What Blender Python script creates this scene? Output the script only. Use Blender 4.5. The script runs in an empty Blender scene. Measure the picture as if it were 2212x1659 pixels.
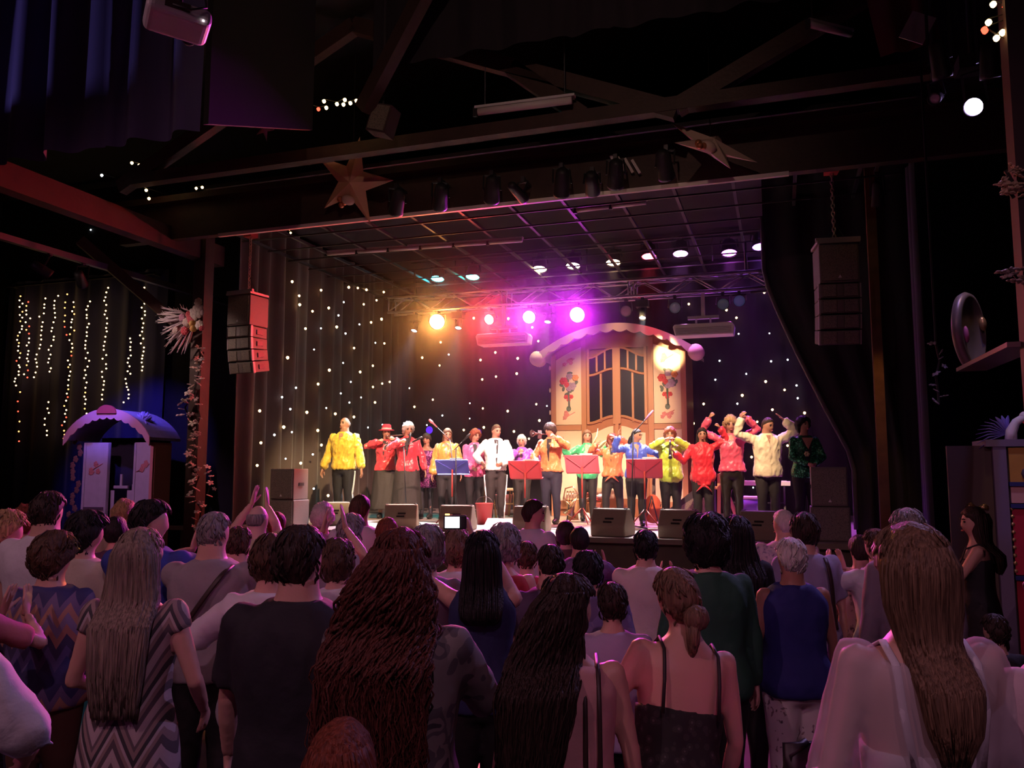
import bpy, bmesh, math, random
import numpy as np
from mathutils import Vector, Matrix, noise

# ------------------------------------------------------------------ camera, world, exposure
SC = bpy.context.scene
COL = SC.collection
W_PX, H_PX, F_PX = 2212.0, 1659.0, 1740.0
YAW = math.radians(18.4)                       # the camera looks a little across the stage
PITCH = math.atan((1010 - H_PX / 2) / F_PX)    # horizon sits low in the frame: tilted up
CAM_Z = 1.85
cam_d = bpy.data.cameras.new('camera')
cam_d.sensor_fit = 'HORIZONTAL'
cam_d.sensor_width = 36.0
cam_d.lens = 36.0 * F_PX / W_PX
cam_d.clip_end = 200
cam = bpy.data.objects.new('camera', cam_d)
COL.objects.link(cam)
cam.location = (0, 0, CAM_Z)
cam.rotation_euler = (math.pi / 2 + PITCH, 0, YAW)
SC.camera = cam

wd = bpy.data.worlds.new('hall_ambient')
SC.world = wd
wd.use_nodes = True
wd.node_tree.nodes['Background'].inputs[0].default_value = (0.30, 0.16, 0.26, 1)
wd.node_tree.nodes['Background'].inputs[1].default_value = 0.0012
SC.view_settings.view_transform = 'Standard'
SC.view_settings.look = 'None'
SC.view_settings.exposure = 0.0
SC.view_settings.gamma = 1.0
SC.cycles.max_bounces = 4
SC.cycles.diffuse_bounces = 2
SC.cycles.glossy_bounces = 1
SC.cycles.transmission_bounces = 4
SC.cycles.volume_bounces = 0
SC.cycles.volume_step_rate = 4.0
SC.cycles.sample_clamp_indirect = 4.0
SC.cycles.use_denoising = True
SC.cycles.use_adaptive_sampling = True
SC.cycles.adaptive_threshold = 0.045

U = Vector((math.cos(YAW), math.sin(YAW), 0))      # camera right, in world
FW = Vector((-math.sin(YAW), math.cos(YAW), 0))    # camera forward (level)
CAM = Vector((0, 0, CAM_Z))


def ray(px, py):
    xc = (px - W_PX / 2) / F_PX
    yc = (H_PX / 2 - py) / F_PX
    fwd = math.cos(PITCH) - yc * math.sin(PITCH)
    up = math.sin(PITCH) + yc * math.cos(PITCH)
    return U * xc + FW * fwd + Vector((0, 0, up))


def P(px, py, D):                 # a point seen at a pixel, D metres ahead of the camera
    r = ray(px, py)
    return CAM + r * (D / r.dot(FW))


def PV(px, py, v):                # ... on the upright plane y = v (parallel to the stage front)
    r = ray(px, py)
    return CAM + r * (v / r.y)


def PU(px, py, u):                # ... on the upright plane x = u (parallel to the stage sides)
    r = ray(px, py)
    return CAM + r * (u / r.x)


def PZ(px, py, z):                # ... on the level plane z
    r = ray(px, py)
    return CAM + r * ((z - CAM_Z) / r.z)


def rnd(a, b):
    return random.uniform(a, b)


random.seed(7)


def sst(a, b, x):
    t = max(0.0, min(1.0, (x - a) / (b - a)))
    return t * t * (3 - 2 * t)


# ------------------------------------------------------------------ materials
MATS = {}


def mat(name, col, rough=0.6, metal=0.0, emit=0.0, ecol=None, bump=0.0, bscale=60.0, var=0.0, vscale=8.0,
        sheen=0.0, coat=0.0, spec=None, alpha=1.0):
    if name in MATS:
        return MATS[name]
    m = bpy.data.materials.new(name)
    m.use_nodes = True
    nt = m.node_tree
    b = nt.nodes['Principled BSDF']
    b.inputs['Base Color'].default_value = (*col, 1)
    b.inputs['Roughness'].default_value = rough
    b.inputs['Metallic'].default_value = metal
    if spec is not None:
        b.inputs['Specular IOR Level'].default_value = spec
    if sheen:
        b.inputs['Sheen Weight'].default_value = sheen
    if coat:
        b.inputs['Coat Weight'].default_value = coat
    if emit:
        b.inputs['Emission Color'].default_value = (*(ecol or col), 1)
        b.inputs['Emission Strength'].default_value = emit
    if alpha < 1:
        b.inputs['Alpha'].default_value = alpha
    tc = None
    if bump or var:
        tc = nt.nodes.new('ShaderNodeTexCoord')
    if bump:
        n = nt.nodes.new('ShaderNodeTexNoise')
        n.inputs['Scale'].default_value = bscale
        n.inputs['Detail'].default_value = 3
        nt.links.new(tc.outputs['Object'], n.inputs['Vector'])
        bp = nt.nodes.new('ShaderNodeBump')
        bp.inputs['Strength'].default_value = bump
        bp.inputs['Distance'].default_value = 0.02
        nt.links.new(n.outputs['Fac'], bp.inputs['Height'])
        nt.links.new(bp.outputs['Normal'], b.inputs['Normal'])
    if var:
        n = nt.nodes.new('ShaderNodeTexNoise')
        n.inputs['Scale'].default_value = vscale
        n.inputs['Detail'].default_value = 4
        nt.links.new(tc.outputs['Object'], n.inputs['Vector'])
        mx = nt.nodes.new('ShaderNodeMix')
        mx.data_type = 'RGBA'
        mx.inputs[6].default_value = (*[c * (1 - var) for c in col], 1)
        mx.inputs[7].default_value = (*[min(1, c * (1 + var)) for c in col], 1)
        nt.links.new(n.outputs['Fac'], mx.inputs[0])
        nt.links.new(mx.outputs[2], b.inputs['Base Color'])
    MATS[name] = m
    return m


def ramp(nt, fac, stops, interp='CONSTANT'):
    r = nt.nodes.new('ShaderNodeValToRGB')
    r.color_ramp.interpolation = interp
    e = r.color_ramp.elements
    while len(e) < len(stops):
        e.new(0.5)
    for k, (p, c) in enumerate(stops):
        e[k].position = p
        e[k].color = (*c, 1)
    nt.links.new(fac, r.inputs['Fac'])
    return r.outputs['Color']


def math_node(nt, op, a, b=None):
    n = nt.nodes.new('ShaderNodeMath')
    n.operation = op
    for k, x in enumerate((a, b)):
        if x is None:
            continue
        if isinstance(x, (int, float)):
            n.inputs[k].default_value = x
        else:
            nt.links.new(x, n.inputs[k])
    return n.outputs[0]


def chevron_mat(name, stops, per=0.13, zig=0.11, amp=0.045, rough=0.7):
    m = mat(name, stops[0][1], rough)
    nt = m.node_tree
    tc = nt.nodes.new('ShaderNodeTexCoord')
    s = nt.nodes.new('ShaderNodeSeparateXYZ')
    nt.links.new(tc.outputs['Object'], s.inputs[0])
    zz = math_node(nt, 'PINGPONG', s.outputs['X'], zig / 2)
    zz = math_node(nt, 'MULTIPLY', zz, amp / zig * 4)
    f = math_node(nt, 'ADD', s.outputs['Z'], zz)
    f = math_node(nt, 'MULTIPLY', f, 1 / per)
    f = math_node(nt, 'FRACT', math_node(nt, 'ADD', f, 20))
    nt.links.new(ramp(nt, f, stops), nt.nodes['Principled BSDF'].inputs['Base Color'])
    return m


def cell_mat(name, stops, scale=14.0, rough=0.7, feature='F1', warp=0.0, metal=0.0, per_cell=False, bump=0.0, stretch=(1, 1, 1)):
    m = mat(name, stops[0][1], rough, metal)
    nt = m.node_tree
    tc = nt.nodes.new('ShaderNodeTexCoord')
    mp = nt.nodes.new('ShaderNodeMapping')
    mp.inputs['Scale'].default_value = stretch
    nt.links.new(tc.outputs['Object'], mp.inputs['Vector'])
    v = nt.nodes.new('ShaderNodeTexVoronoi')
    v.feature = feature
    v.inputs['Scale'].default_value = scale
    src = mp.outputs['Vector']
    if warp:
        n = nt.nodes.new('ShaderNodeTexNoise')
        n.inputs['Scale'].default_value = scale * 0.8
        nt.links.new(src, n.inputs['Vector'])
        mx = nt.nodes.new('ShaderNodeMix')
        mx.data_type = 'VECTOR'
        mx.inputs[0].default_value = warp
        nt.links.new(src, mx.inputs[4])
        nt.links.new(n.outputs['Color'], mx.inputs[5])
        src = mx.outputs[1]
    nt.links.new(src, v.inputs['Vector'])
    out = v.outputs['Distance']
    if per_cell:
        sp = nt.nodes.new('ShaderNodeSeparateColor')
        nt.links.new(v.outputs['Color'], sp.inputs[0])
        out = sp.outputs[0]
    b = nt.nodes['Principled BSDF']
    nt.links.new(ramp(nt, out, stops), b.inputs['Base Color'])
    if bump:
        bp = nt.nodes.new('ShaderNodeBump')
        bp.inputs['Strength'].default_value = bump
        bp.inputs['Distance'].default_value = 0.02
        nt.links.new(v.outputs['Distance'], bp.inputs['Height'])
        nt.links.new(bp.outputs['Normal'], b.inputs['Normal'])
    return m


def hair_mat(name, col, rough=0.58, streak=0.45):
    if name in MATS:
        return MATS[name]
    m = mat(name, col, rough, spec=0.35)
    nt = m.node_tree
    tc = nt.nodes.new('ShaderNodeTexCoord')
    mp = nt.nodes.new('ShaderNodeMapping')
    mp.inputs['Scale'].default_value = (110, 110, 9)
    n = nt.nodes.new('ShaderNodeTexNoise')
    n.inputs['Scale'].default_value = 1.0
    n.inputs['Detail'].default_value = 2
    nt.links.new(tc.outputs['Object'], mp.inputs['Vector'])
    nt.links.new(mp.outputs['Vector'], n.inputs['Vector'])
    lo = tuple(c * (1 - streak) for c in col)
    hi = tuple(min(1, c * (1 + streak)) for c in col)
    b = nt.nodes['Principled BSDF']
    nt.links.new(ramp(nt, n.outputs['Fac'], [(0.3, lo), (0.7, hi)], 'LINEAR'), b.inputs['Base Color'])
    bp = nt.nodes.new('ShaderNodeBump')
    bp.inputs['Strength'].default_value = 0.9
    bp.inputs['Distance'].default_value = 0.012
    nt.links.new(n.outputs['Fac'], bp.inputs['Height'])
    nt.links.new(bp.outputs['Normal'], b.inputs['Normal'])
    return m


def glow(name, col, strength):
    if name in MATS:
        return MATS[name]
    m = bpy.data.materials.new(name)
    m.use_nodes = True
    nt = m.node_tree
    nt.nodes.remove(nt.nodes['Principled BSDF'])
    e = nt.nodes.new('ShaderNodeEmission')
    e.inputs['Color'].default_value = (*col, 1)
    e.inputs['Strength'].default_value = strength
    nt.links.new(e.outputs[0], nt.nodes['Material Output'].inputs[0])
    MATS[name] = m
    return m


# ------------------------------------------------------------------ mesh collecting
class MB:
    def __init__(self):
        self.v = []
        self.f = []
        self.mi = []
        self.cur = 0

    def add(self, vs, fs):
        o = len(self.v)
        self.v.extend([tuple(p) for p in vs])
        self.f.extend([tuple(i + o for i in q) for q in fs])
        self.mi.extend([self.cur] * len(fs))
        return self

    def box(self, c, s, rot=None, taper=1.0):
        x, y, z = s[0] / 2, s[1] / 2, s[2] / 2
        vs = [Vector((sx * x * (taper if sz > 0 else 1), sy * y * (taper if sz > 0 else 1), sz * z)) for sz in (-1, 1) for sy in (-1, 1) for sx in (-1, 1)]
        if rot is not None:
            vs = [rot @ p for p in vs]
        c = Vector(c)
        vs = [p + c for p in vs]
        return self.add(vs, [(0, 2, 3, 1), (4, 5, 7, 6), (0, 1, 5, 4), (2, 6, 7, 3), (0, 4, 6, 2), (1, 3, 7, 5)])

    def rings(self, rings, cap=True):
        n = len(rings[0])
        vs = [p for r in rings for p in r]
        fs = []
        for k in range(len(rings) - 1):
            for i in range(n):
                j = (i + 1) % n
                fs.append((k * n + i, k * n + j, (k + 1) * n + j, (k + 1) * n + i))
        if cap:
            fs.append(tuple(reversed(range(n))))
            fs.append(tuple(range((len(rings) - 1) * n, len(rings) * n)))
        return self.add(vs, fs)

    def tube(self, pts, rad, n=8, cap=True, flat=1.0):
        pts = [Vector(p) for p in pts]
        if not isinstance(rad, (list, tuple)):
            rad = [rad] * len(pts)
        rings = []
        ref = None
        for k, p in enumerate(pts):
            d = (pts[min(k + 1, len(pts) - 1)] - pts[max(k - 1, 0)])
            if d.length < 1e-7:
                d = Vector((0, 0, 1))
            d.normalize()
            if ref is None:
                ref = Vector((0, 0, 1)) if abs(d.z) < 0.9 else Vector((0, 1, 0))
                a = d.cross(ref).normalized()
            else:
                a = (a - d * a.dot(d)).normalized()
            b = d.cross(a)
            rings.append([p + (a * math.cos(t) + b * math.sin(t) * flat) * rad[k] for t in (2 * math.pi * i / n for i in range(n))])
        return self.rings(rings, cap)

    def bar(self, a, b, w, h=None):
        a, b = Vector(a), Vector(b)
        h = h or w
        d = (b - a)
        L = d.length
        q = d.to_track_quat('Y', 'Z').to_matrix()
        return self.box((a + b) / 2, (w, L, h), q)

    def lathe(self, prof, n=16, c=(0, 0, 0), rot=None, cap=True):
        c = Vector(c)
        rings = []
        for r, z in prof:
            ring = [Vector((r * math.cos(t), r * math.sin(t), z)) for t in (2 * math.pi * i / n for i in range(n))]
            if rot is not None:
                ring = [rot @ p for p in ring]
            rings.append([p + c for p in ring])
        return self.rings(rings, cap)

    def ell(self, c, r, n=12, m=8, rot=None, fn=None):
        c = Vector(c)
        vs = []
        for k in range(m + 1):
            th = math.pi * k / m
            th = min(max(th, 0.02), math.pi - 0.02)
            for i in range(n):
                ph = 2 * math.pi * i / n
                d = Vector((math.sin(th) * math.cos(ph), math.sin(th) * math.sin(ph), -math.cos(th)))
                p = Vector((d.x * r[0], d.y * r[1], d.z * r[2]))
                if fn:
                    p = fn(d, p)
                if rot is not None:
                    p = rot @ p
                vs.append(p + c)
        fs = []
        for k in range(m):
            for i in range(n):
                j = (i + 1) % n
                fs.append((k * n + i, k * n + j, (k + 1) * n + j, (k + 1) * n + i))
        fs.append(tuple(reversed(range(n))))
        fs.append(tuple(range(m * n, m * n + n)))
        return self.add(vs, fs)

    def prism(self, outline, y0, y1):          # outline in x,z; extruded in y
        n = len(outline)
        vs = [(x, y0, z) for x, z in outline] + [(x, y1, z) for x, z in outline]
        fs = [tuple(range(n)), tuple(reversed(range(n, 2 * n)))]
        for i in range(n):
            j = (i + 1) % n
            fs.append((i, i + n, j + n, j))
        return self.add(vs, fs)

    def xf(self, fn):
        self.v = [tuple(fn(Vector(p))) for p in self.v]
        return self

    def mesh(self, name, mats, smooth=False):
        me = bpy.data.meshes.new(name)
        me.from_pydata(self.v, [], self.f)
        for m in (mats if isinstance(mats, (list, tuple)) else [mats]):
            me.materials.append(m)
        if any(self.mi):
            me.polygons.foreach_set('material_index', self.mi)
        bm = bmesh.new()
        bm.from_mesh(me)
        bmesh.ops.recalc_face_normals(bm, faces=bm.faces)
        bm.to_mesh(me)
        bm.free()
        if smooth:
            me.polygons.foreach_set('use_smooth', [True] * len(me.polygons))
        me.update()
        return me

    def build(self, name, mats, parent=None, smooth=False, loc=None):
        o = bpy.data.objects.new(name, self.mesh(name, mats, smooth))
        COL.objects.link(o)
        if parent is not None:
            o.parent = parent
        if loc is not None:
            o.location = loc
        return o


def put(name, me, parent=None, loc=(0, 0, 0), rot=(0, 0, 0), sc=None):
    o = bpy.data.objects.new(name, me)
    COL.objects.link(o)
    if parent is not None:
        o.parent = parent
    o.location = loc
    o.rotation_euler = rot
    if sc is not None:
        o.scale = sc
    return o


def tag(o, label=None, cat=None, group=None, kind=None):
    if label:
        o['label'] = label
    if cat:
        o['category'] = cat
    if group:
        o['group'] = group
    if kind:
        o['kind'] = kind
    return o


def thing(name, label, cat, loc=(0, 0, 0), rz=0.0, group=None, rot=None):
    o = bpy.data.objects.new(name, None)
    o.empty_display_size = 0.1
    COL.objects.link(o)
    o.location = loc
    o.rotation_euler = rot if rot is not None else (0, 0, rz)
    return tag(o, label, cat, group)


def struct(name, mb, m, smooth=False, parent=None):
    o = mb.build(name, m, parent, smooth)
    if parent is None:
        o['kind'] = 'structure'
    return o


def bevel(o, w=0.01, seg=2):
    b = o.modifiers.new('bevel', 'BEVEL')
    b.width = w
    b.segments = seg
    b.limit_method = 'ANGLE'
    return o


# surfaces that must grow together are fused by a voxel remesh; all are evaluated in one go at the end
JOBS = []


def fuse(name, mb, m, parent, voxel, smooth=3, post=None, extra=None):
    o = mb.build(name, m, parent)
    r = o.modifiers.new('remesh', 'REMESH')
    r.mode = 'VOXEL'
    r.voxel_size = voxel
    r.use_smooth_shade = True
    if smooth:
        s = o.modifiers.new('smooth', 'SMOOTH')
        s.factor = 0.5
        s.iterations = smooth
    JOBS.append((o, post, extra))
    return o


def np_mesh(name, v, faces, mats):
    me = bpy.data.meshes.new(name)
    me.from_pydata(v.tolist() if hasattr(v, 'tolist') else v, [], faces)
    for x in mats:
        me.materials.append(x)
    me.polygons.foreach_set('use_smooth', [True] * len(me.polygons))
    me.update()
    return me


def bake(jobs):
    bpy.context.view_layer.update()
    dg = bpy.context.evaluated_depsgraph_get()
    done = []
    for o, post, extra in jobs:
        ev = o.evaluated_get(dg)
        me = bpy.data.meshes.new_from_object(ev)
        v = np.empty(len(me.vertices) * 3)
        me.vertices.foreach_get('co', v)
        v = v.reshape(-1, 3)
        if post:
            nn = np.empty(len(me.vertices) * 3)
            me.vertices.foreach_get('normal', nn)
            v = post(v, nn.reshape(-1, 3))
        if extra:
            fs = [tuple(p.vertices) for p in me.polygons]
            vl = [v]
            k = len(v)
            for ev_, ef in extra:
                vl.append(ev_)
                fs.extend([tuple(i + k for i in q) for q in ef])
                k += len(ev_)
            mats = list(o.data.materials)
            me2 = np_mesh(o.name, np.vstack(vl), fs, mats)
            bpy.data.meshes.remove(me)
            me = me2
        else:
            me.vertices.foreach_set('co', v.ravel())
            me.polygons.foreach_set('use_smooth', [True] * len(me.polygons))
            me.update()
        done.append((o, me))
    for o, me in done:
        mats = list(o.data.materials)
        o.modifiers.clear()
        old = o.data
        o.data = me
        if not me.materials:
            for x in mats:
                me.materials.append(x)
        me.name = o.name
        bpy.data.meshes.remove(old)


def copy_tree(o, parent=None):
    c = o.copy()
    COL.objects.link(c)
    if parent is not None:
        c.parent = parent
    for ch in list(o.children):
        copy_tree(ch, c)
    return c


def look_rot(d, up='Z'):                       # rotation that turns -Z to direction d (lamps)
    return Vector(d).to_track_quat('-Z', 'Y').to_euler()


def spot(name, loc, target, col, watt, angle=30, blend=0.6, size=0.06, parent=None):
    l = bpy.data.lights.new(name, 'SPOT')
    l.color = col
    l.energy = watt
    l.spot_size = math.radians(angle)
    l.spot_blend = blend
    l.shadow_soft_size = size
    o = bpy.data.objects.new(name, l)
    COL.objects.link(o)
    loc, target = Vector(loc), Vector(target)
    o.rotation_euler = look_rot(target - loc)
    o.location = loc
    if parent is not None:
        o.parent = parent
        o.matrix_parent_inverse = Matrix.Identity(4)
        bpy_loc = parent.location
        o.location = loc - bpy_loc
    return o
# ------------------------------------------------------------------ people
SKIN = {
    'fair': mat('skin_fair', (0.62, 0.36, 0.27), 0.5, bump=0.05, bscale=90),
    'tan': mat('skin_tan', (0.40, 0.195, 0.125), 0.5, bump=0.05, bscale=90),
    'pale': mat('skin_pale', (0.70, 0.45, 0.36), 0.5, bump=0.05, bscale=90),
}
HAIR = {
    'black': hair_mat('hair_black', (0.012, 0.009, 0.010)),
    'dark': hair_mat('hair_dark_brown', (0.035, 0.020, 0.014)),
    'brown': hair_mat('hair_brown', (0.085, 0.045, 0.025)),
    'light': hair_mat('hair_light_brown', (0.18, 0.11, 0.065)),
    'chestnut': hair_mat('hair_dark_auburn', (0.105, 0.030, 0.020)),
    'auburn': hair_mat('hair_auburn', (0.19, 0.045, 0.022)),
    'blond': hair_mat('hair_blond', (0.42, 0.27, 0.13)),
    'ash': hair_mat('hair_ash_blond', (0.24, 0.19, 0.14)),
    'grey': hair_mat('hair_grey', (0.25, 0.23, 0.22)),
    'white': hair_mat('hair_white', (0.62, 0.58, 0.53), streak=0.15),
}
EYE = mat('eye_dark', (0.02, 0.015, 0.012), 0.25)
LIP = mat('lip_red', (0.42, 0.10, 0.09), 0.45)
SHOE = mat('shoe_black', (0.015, 0.014, 0.014), 0.4)
BLACKCLOTH = mat('cloth_black', (0.012, 0.011, 0.013), 0.75, bump=0.15, bscale=40)

HA, HB, HC = 0.077, 0.098, 0.118      # half width, depth, height of a head (1.75 m person)


def head_pt(d, infl=0.0):
    x, y, z = d.x * HA, d.y * HB, d.z * HC
    if d.z < 0:
        t = -d.z
        x *= 1 - 0.30 * t * t
        if y < 0:
            y *= 1 - 0.42 * t
        else:
            y *= 1 - 0.02 * t
    if infl:
        n = Vector((d.x / HA, d.y / HB, d.z / HC)).normalized()
        x += n.x * infl
        y += n.y * infl
        z += n.z * infl
    return Vector((x, y, z))


def face_pt(d, p):
    p = head_pt(d)
    if d.y > 0.1:
        ax = abs(p.x)
        nz = p.z
        k = math.exp(-(p.x / 0.013) ** 2)
        if -0.055 < nz < 0.02:
            p.y += 0.024 * k * (1 - abs((nz + 0.035) / 0.055)) if nz > -0.035 else 0.024 * k * max(0, 1 - (-(nz + 0.035)) / 0.02)
        p.y -= 0.009 * math.exp(-((ax - 0.031) / 0.016) ** 2 - ((nz - 0.008) / 0.013) ** 2)
        p.y += 0.004 * math.exp(-(p.x / 0.022) ** 2 - ((nz + 0.066) / 0.010) ** 2)
        p.y += 0.006 * math.exp(-(p.x / 0.022) ** 2 - ((nz + 0.105) / 0.015) ** 2)
        p.y += 0.004 * math.exp(-((nz - 0.027) / 0.010) ** 2)
    return p


# --- hands: palm, four fingers and a thumb, fused once for each curl and copied to every wrist
HANDS = {}


def hand_mb(curl, spread=0.10, tcurl=0.3):
    mb = MB()
    rings = []
    for x, w, t in ((-0.02, 0.020, 0.019), (0.0, 0.025, 0.019), (0.03, 0.037, 0.016), (0.065, 0.041, 0.0145), (0.09, 0.039, 0.012), (0.1, 0.034, 0.009)):
        rings.append([Vector((x, w * math.cos(a), t * math.sin(a))) for a in (2 * math.pi * i / 12 for i in range(12))])
    mb.rings(rings)
    for y, L, a0 in ((0.030, 0.070, 1), (0.010, 0.080, 0.35), (-0.010, 0.074, -0.35), (-0.029, 0.057, -1)):
        p = Vector((0.088, y, 0))
        pts = [p - Vector((0.012, 0, 0)), p]
        ang = 0.0
        for seg in (0.42, 0.32, 0.26):
            ang += curl
            d = Vector((math.cos(ang) * math.cos(a0 * spread), math.cos(ang) * math.sin(a0 * spread), -math.sin(ang)))
            p = p + d * L * seg * 1.05
            pts.append(p)
        mb.tube(pts, [0.0095, 0.0098, 0.0092, 0.0085, 0.006], 8)
    p0 = Vector((0.022, 0.022, -0.004))
    p1 = p0 + Vector((0.030, 0.026, -0.006))
    d = Vector((0.80, 0.42 - tcurl, -0.25 - tcurl * 0.8)).normalized()
    p2 = p1 + d * 0.034
    p3 = p2 + (d + Vector((0.1, -tcurl, -tcurl * 0.5))).normalized() * 0.026
    mb.tube([p0, p1, p2, p3], [0.013, 0.012, 0.0105, 0.007], 8)
    return mb


_tmp = []
for nm, c, tcu in (('flat', 0.06, 0.0), ('relax', 0.32, 0.1), ('grip', 0.95, 0.45)):
    o = fuse('hand_' + nm, hand_mb(c, 0.14 if nm == 'flat' else 0.05, tcu), SHOE, None, 0.0072, 1)
    _tmp.append((nm, o))
bake(JOBS)
JOBS.clear()
for nm, o in _tmp:
    me = o.data
    HANDS[nm] = (np.array([tuple(v.co) for v in me.vertices]), [tuple(p.vertices) for p in me.polygons])
    bpy.data.objects.remove(o)
    bpy.data.meshes.remove(me)


TORSO = {
    'm': [(.450, .060, .055, 0), (.475, .084, .064, 0), (.515, .094, .068, 0), (.56, .092, .066, 0), (.61, .088, .062, 0), (.67, .094, .066, 0),
          (.74, .104, .070, 0), (.790, .106, .064, 0), (.818, .092, .052, 0), (.838, .060, .042, -.002), (.854, .040, .039, -.002), (.90, .037, .039, .004)],
    'f': [(.450, .060, .058, 0), (.475, .090, .068, 0), (.515, .102, .072, 0), (.56, .094, .066, 0), (.615, .078, .056, 0), (.67, .084, .060, .003),
          (.73, .093, .068, .008), (.780, .095, .058, 0), (.810, .085, .047, 0), (.832, .053, .039, -.002), (.850, .034, .034, -.002), (.90, .031, .034, .004)],
}


def tor(sex, z):
    T = TORSO[sex]
    if z <= T[0][0]:
        return T[0][1:]
    for a, b in zip(T, T[1:]):
        if a[0] <= z <= b[0]:
            t = (z - a[0]) / (b[0] - a[0])
            return tuple(a[i] + (b[i] - a[i]) * t for i in (1, 2, 3))
    return T[-1][1:]


def sring(cx, cy, z, rx, ry, n=22, e=2.5, fn=None):
    out = []
    for i in range(n):
        t = 2 * math.pi * i / n
        c, s = math.cos(t), math.sin(t)
        x = rx * math.copysign(abs(c) ** (2 / e), c)
        y = ry * math.copysign(abs(s) ** (2 / e), s)
        if fn:
            x, y = fn(t, x, y)
        out.append(Vector((cx + x, cy + y, z)))
    return out


def ik(S, Wt, L1, L2, pole):
    d = Wt - S
    L = min(d.length, (L1 + L2) * 0.995)
    dn = d.normalized()
    Wt = S + dn * L
    a = (L1 * L1 - L2 * L2 + L * L) / (2 * L)
    h = math.sqrt(max(L1 * L1 - a * a, 0))
    pl = (pole - dn * pole.dot(dn))
    if pl.length < 1e-5:
        pl = Vector((0, -1, 0))
    return S + dn * a + pl.normalized() * h, Wt


def polyline_cut(pts, rad, f):
    Ls = [(b - a).length for a, b in zip(pts, pts[1:])]
    tot = sum(Ls) * f
    op, orad = [pts[0]], [rad[0]]
    for k, L in enumerate(Ls):
        if tot <= L + 1e-9:
            t = tot / L
            op.append(pts[k].lerp(pts[k + 1], t))
            orad.append(rad[k] + (rad[k + 1] - rad[k]) * t)
            return op, orad
        tot -= L
        op.append(pts[k + 1])
        orad.append(rad[k + 1])
    return op, orad


def folds(amp, freq, seed, zs=0.55):
    def post(v, n):
        out = v.copy()
        for i in range(len(v)):
            p = v[i]
            q = Vector((p[0] * freq + seed, p[1] * freq, p[2] * freq * zs + p[0] * freq * 0.35))
            rd = 1 - abs(noise.noise(q * 1.3 + Vector((5, 3, 1)))) * 2.2
            out[i] = p + n[i] * (noise.noise(q) * amp * 0.8 + noise.noise(q * 2.3) * amp * 0.4 + max(0, rd) ** 2 * amp * 0.7)
        return out
    return post


HAIRLINE = {  # thresholds (of -1..1 head height) at front, temple, ear, nape; thickness
    'short': (.60, .42, .02, -.66, .013),
    'crop': (.62, .45, .05, -.56, .008),
    'bob': (.55, .15, -.55, -.92, .030),
    'curlybob': (.50, .10, -.40, -.75, .038),
    'fringe': (.25, .05, -.35, -.70, .022),
    'long': (.58, .30, -.25, -.80, .018),
    'bald': (2.2, 1.2, .12, -.40, .007),
    'pulled': (.60, .42, .05, -.62, .010),
}


def hair_cap(mb, style, thick, seed, hn=(30, 22), rough=0.0):
    f0, f1, f2, f3, th = HAIRLINE[style]
    th = thick or th
    n, m = hn

    def fn(d, p):
        az = math.degrees(abs(math.atan2(d.x, d.y)))
        if az < 55:
            thr = f0 + (f1 - f0) * az / 55
        elif az < 95:
            thr = f1 + (f2 - f1) * (az - 55) / 40
        else:
            thr = f2 + (f3 - f2) * min(1, (az - 95) / 35)
        k = sst(thr - 0.10, thr + 0.10, d.z)
        if style == 'bald' and d.z > 0.35:
            k *= 1 - sst(0.35, 0.60, d.z)
        nz = noise.noise(Vector((d.x * 3 + seed, d.y * 3, d.z * 3))) * 0.35 + (noise.noise(Vector((d.x * 9 + seed, d.y * 9, d.z * 9))) * rough)
        return head_pt(d, k * th * (1 + nz) - (1 - k) * 0.016)
    mb.ell((0, 0, 0), (1, 1, 1), n, m, fn=fn)


def interp_keys(keys, t):
    k = t * (len(keys) - 1)
    i = min(int(k), len(keys) - 2)
    f = k - i
    f = f * f * (3 - 2 * f) * 0.4 + f * 0.6
    return [a + (b - a) * f for a, b in zip(keys[i], keys[i + 1])]


PEOPLE = []


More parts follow.
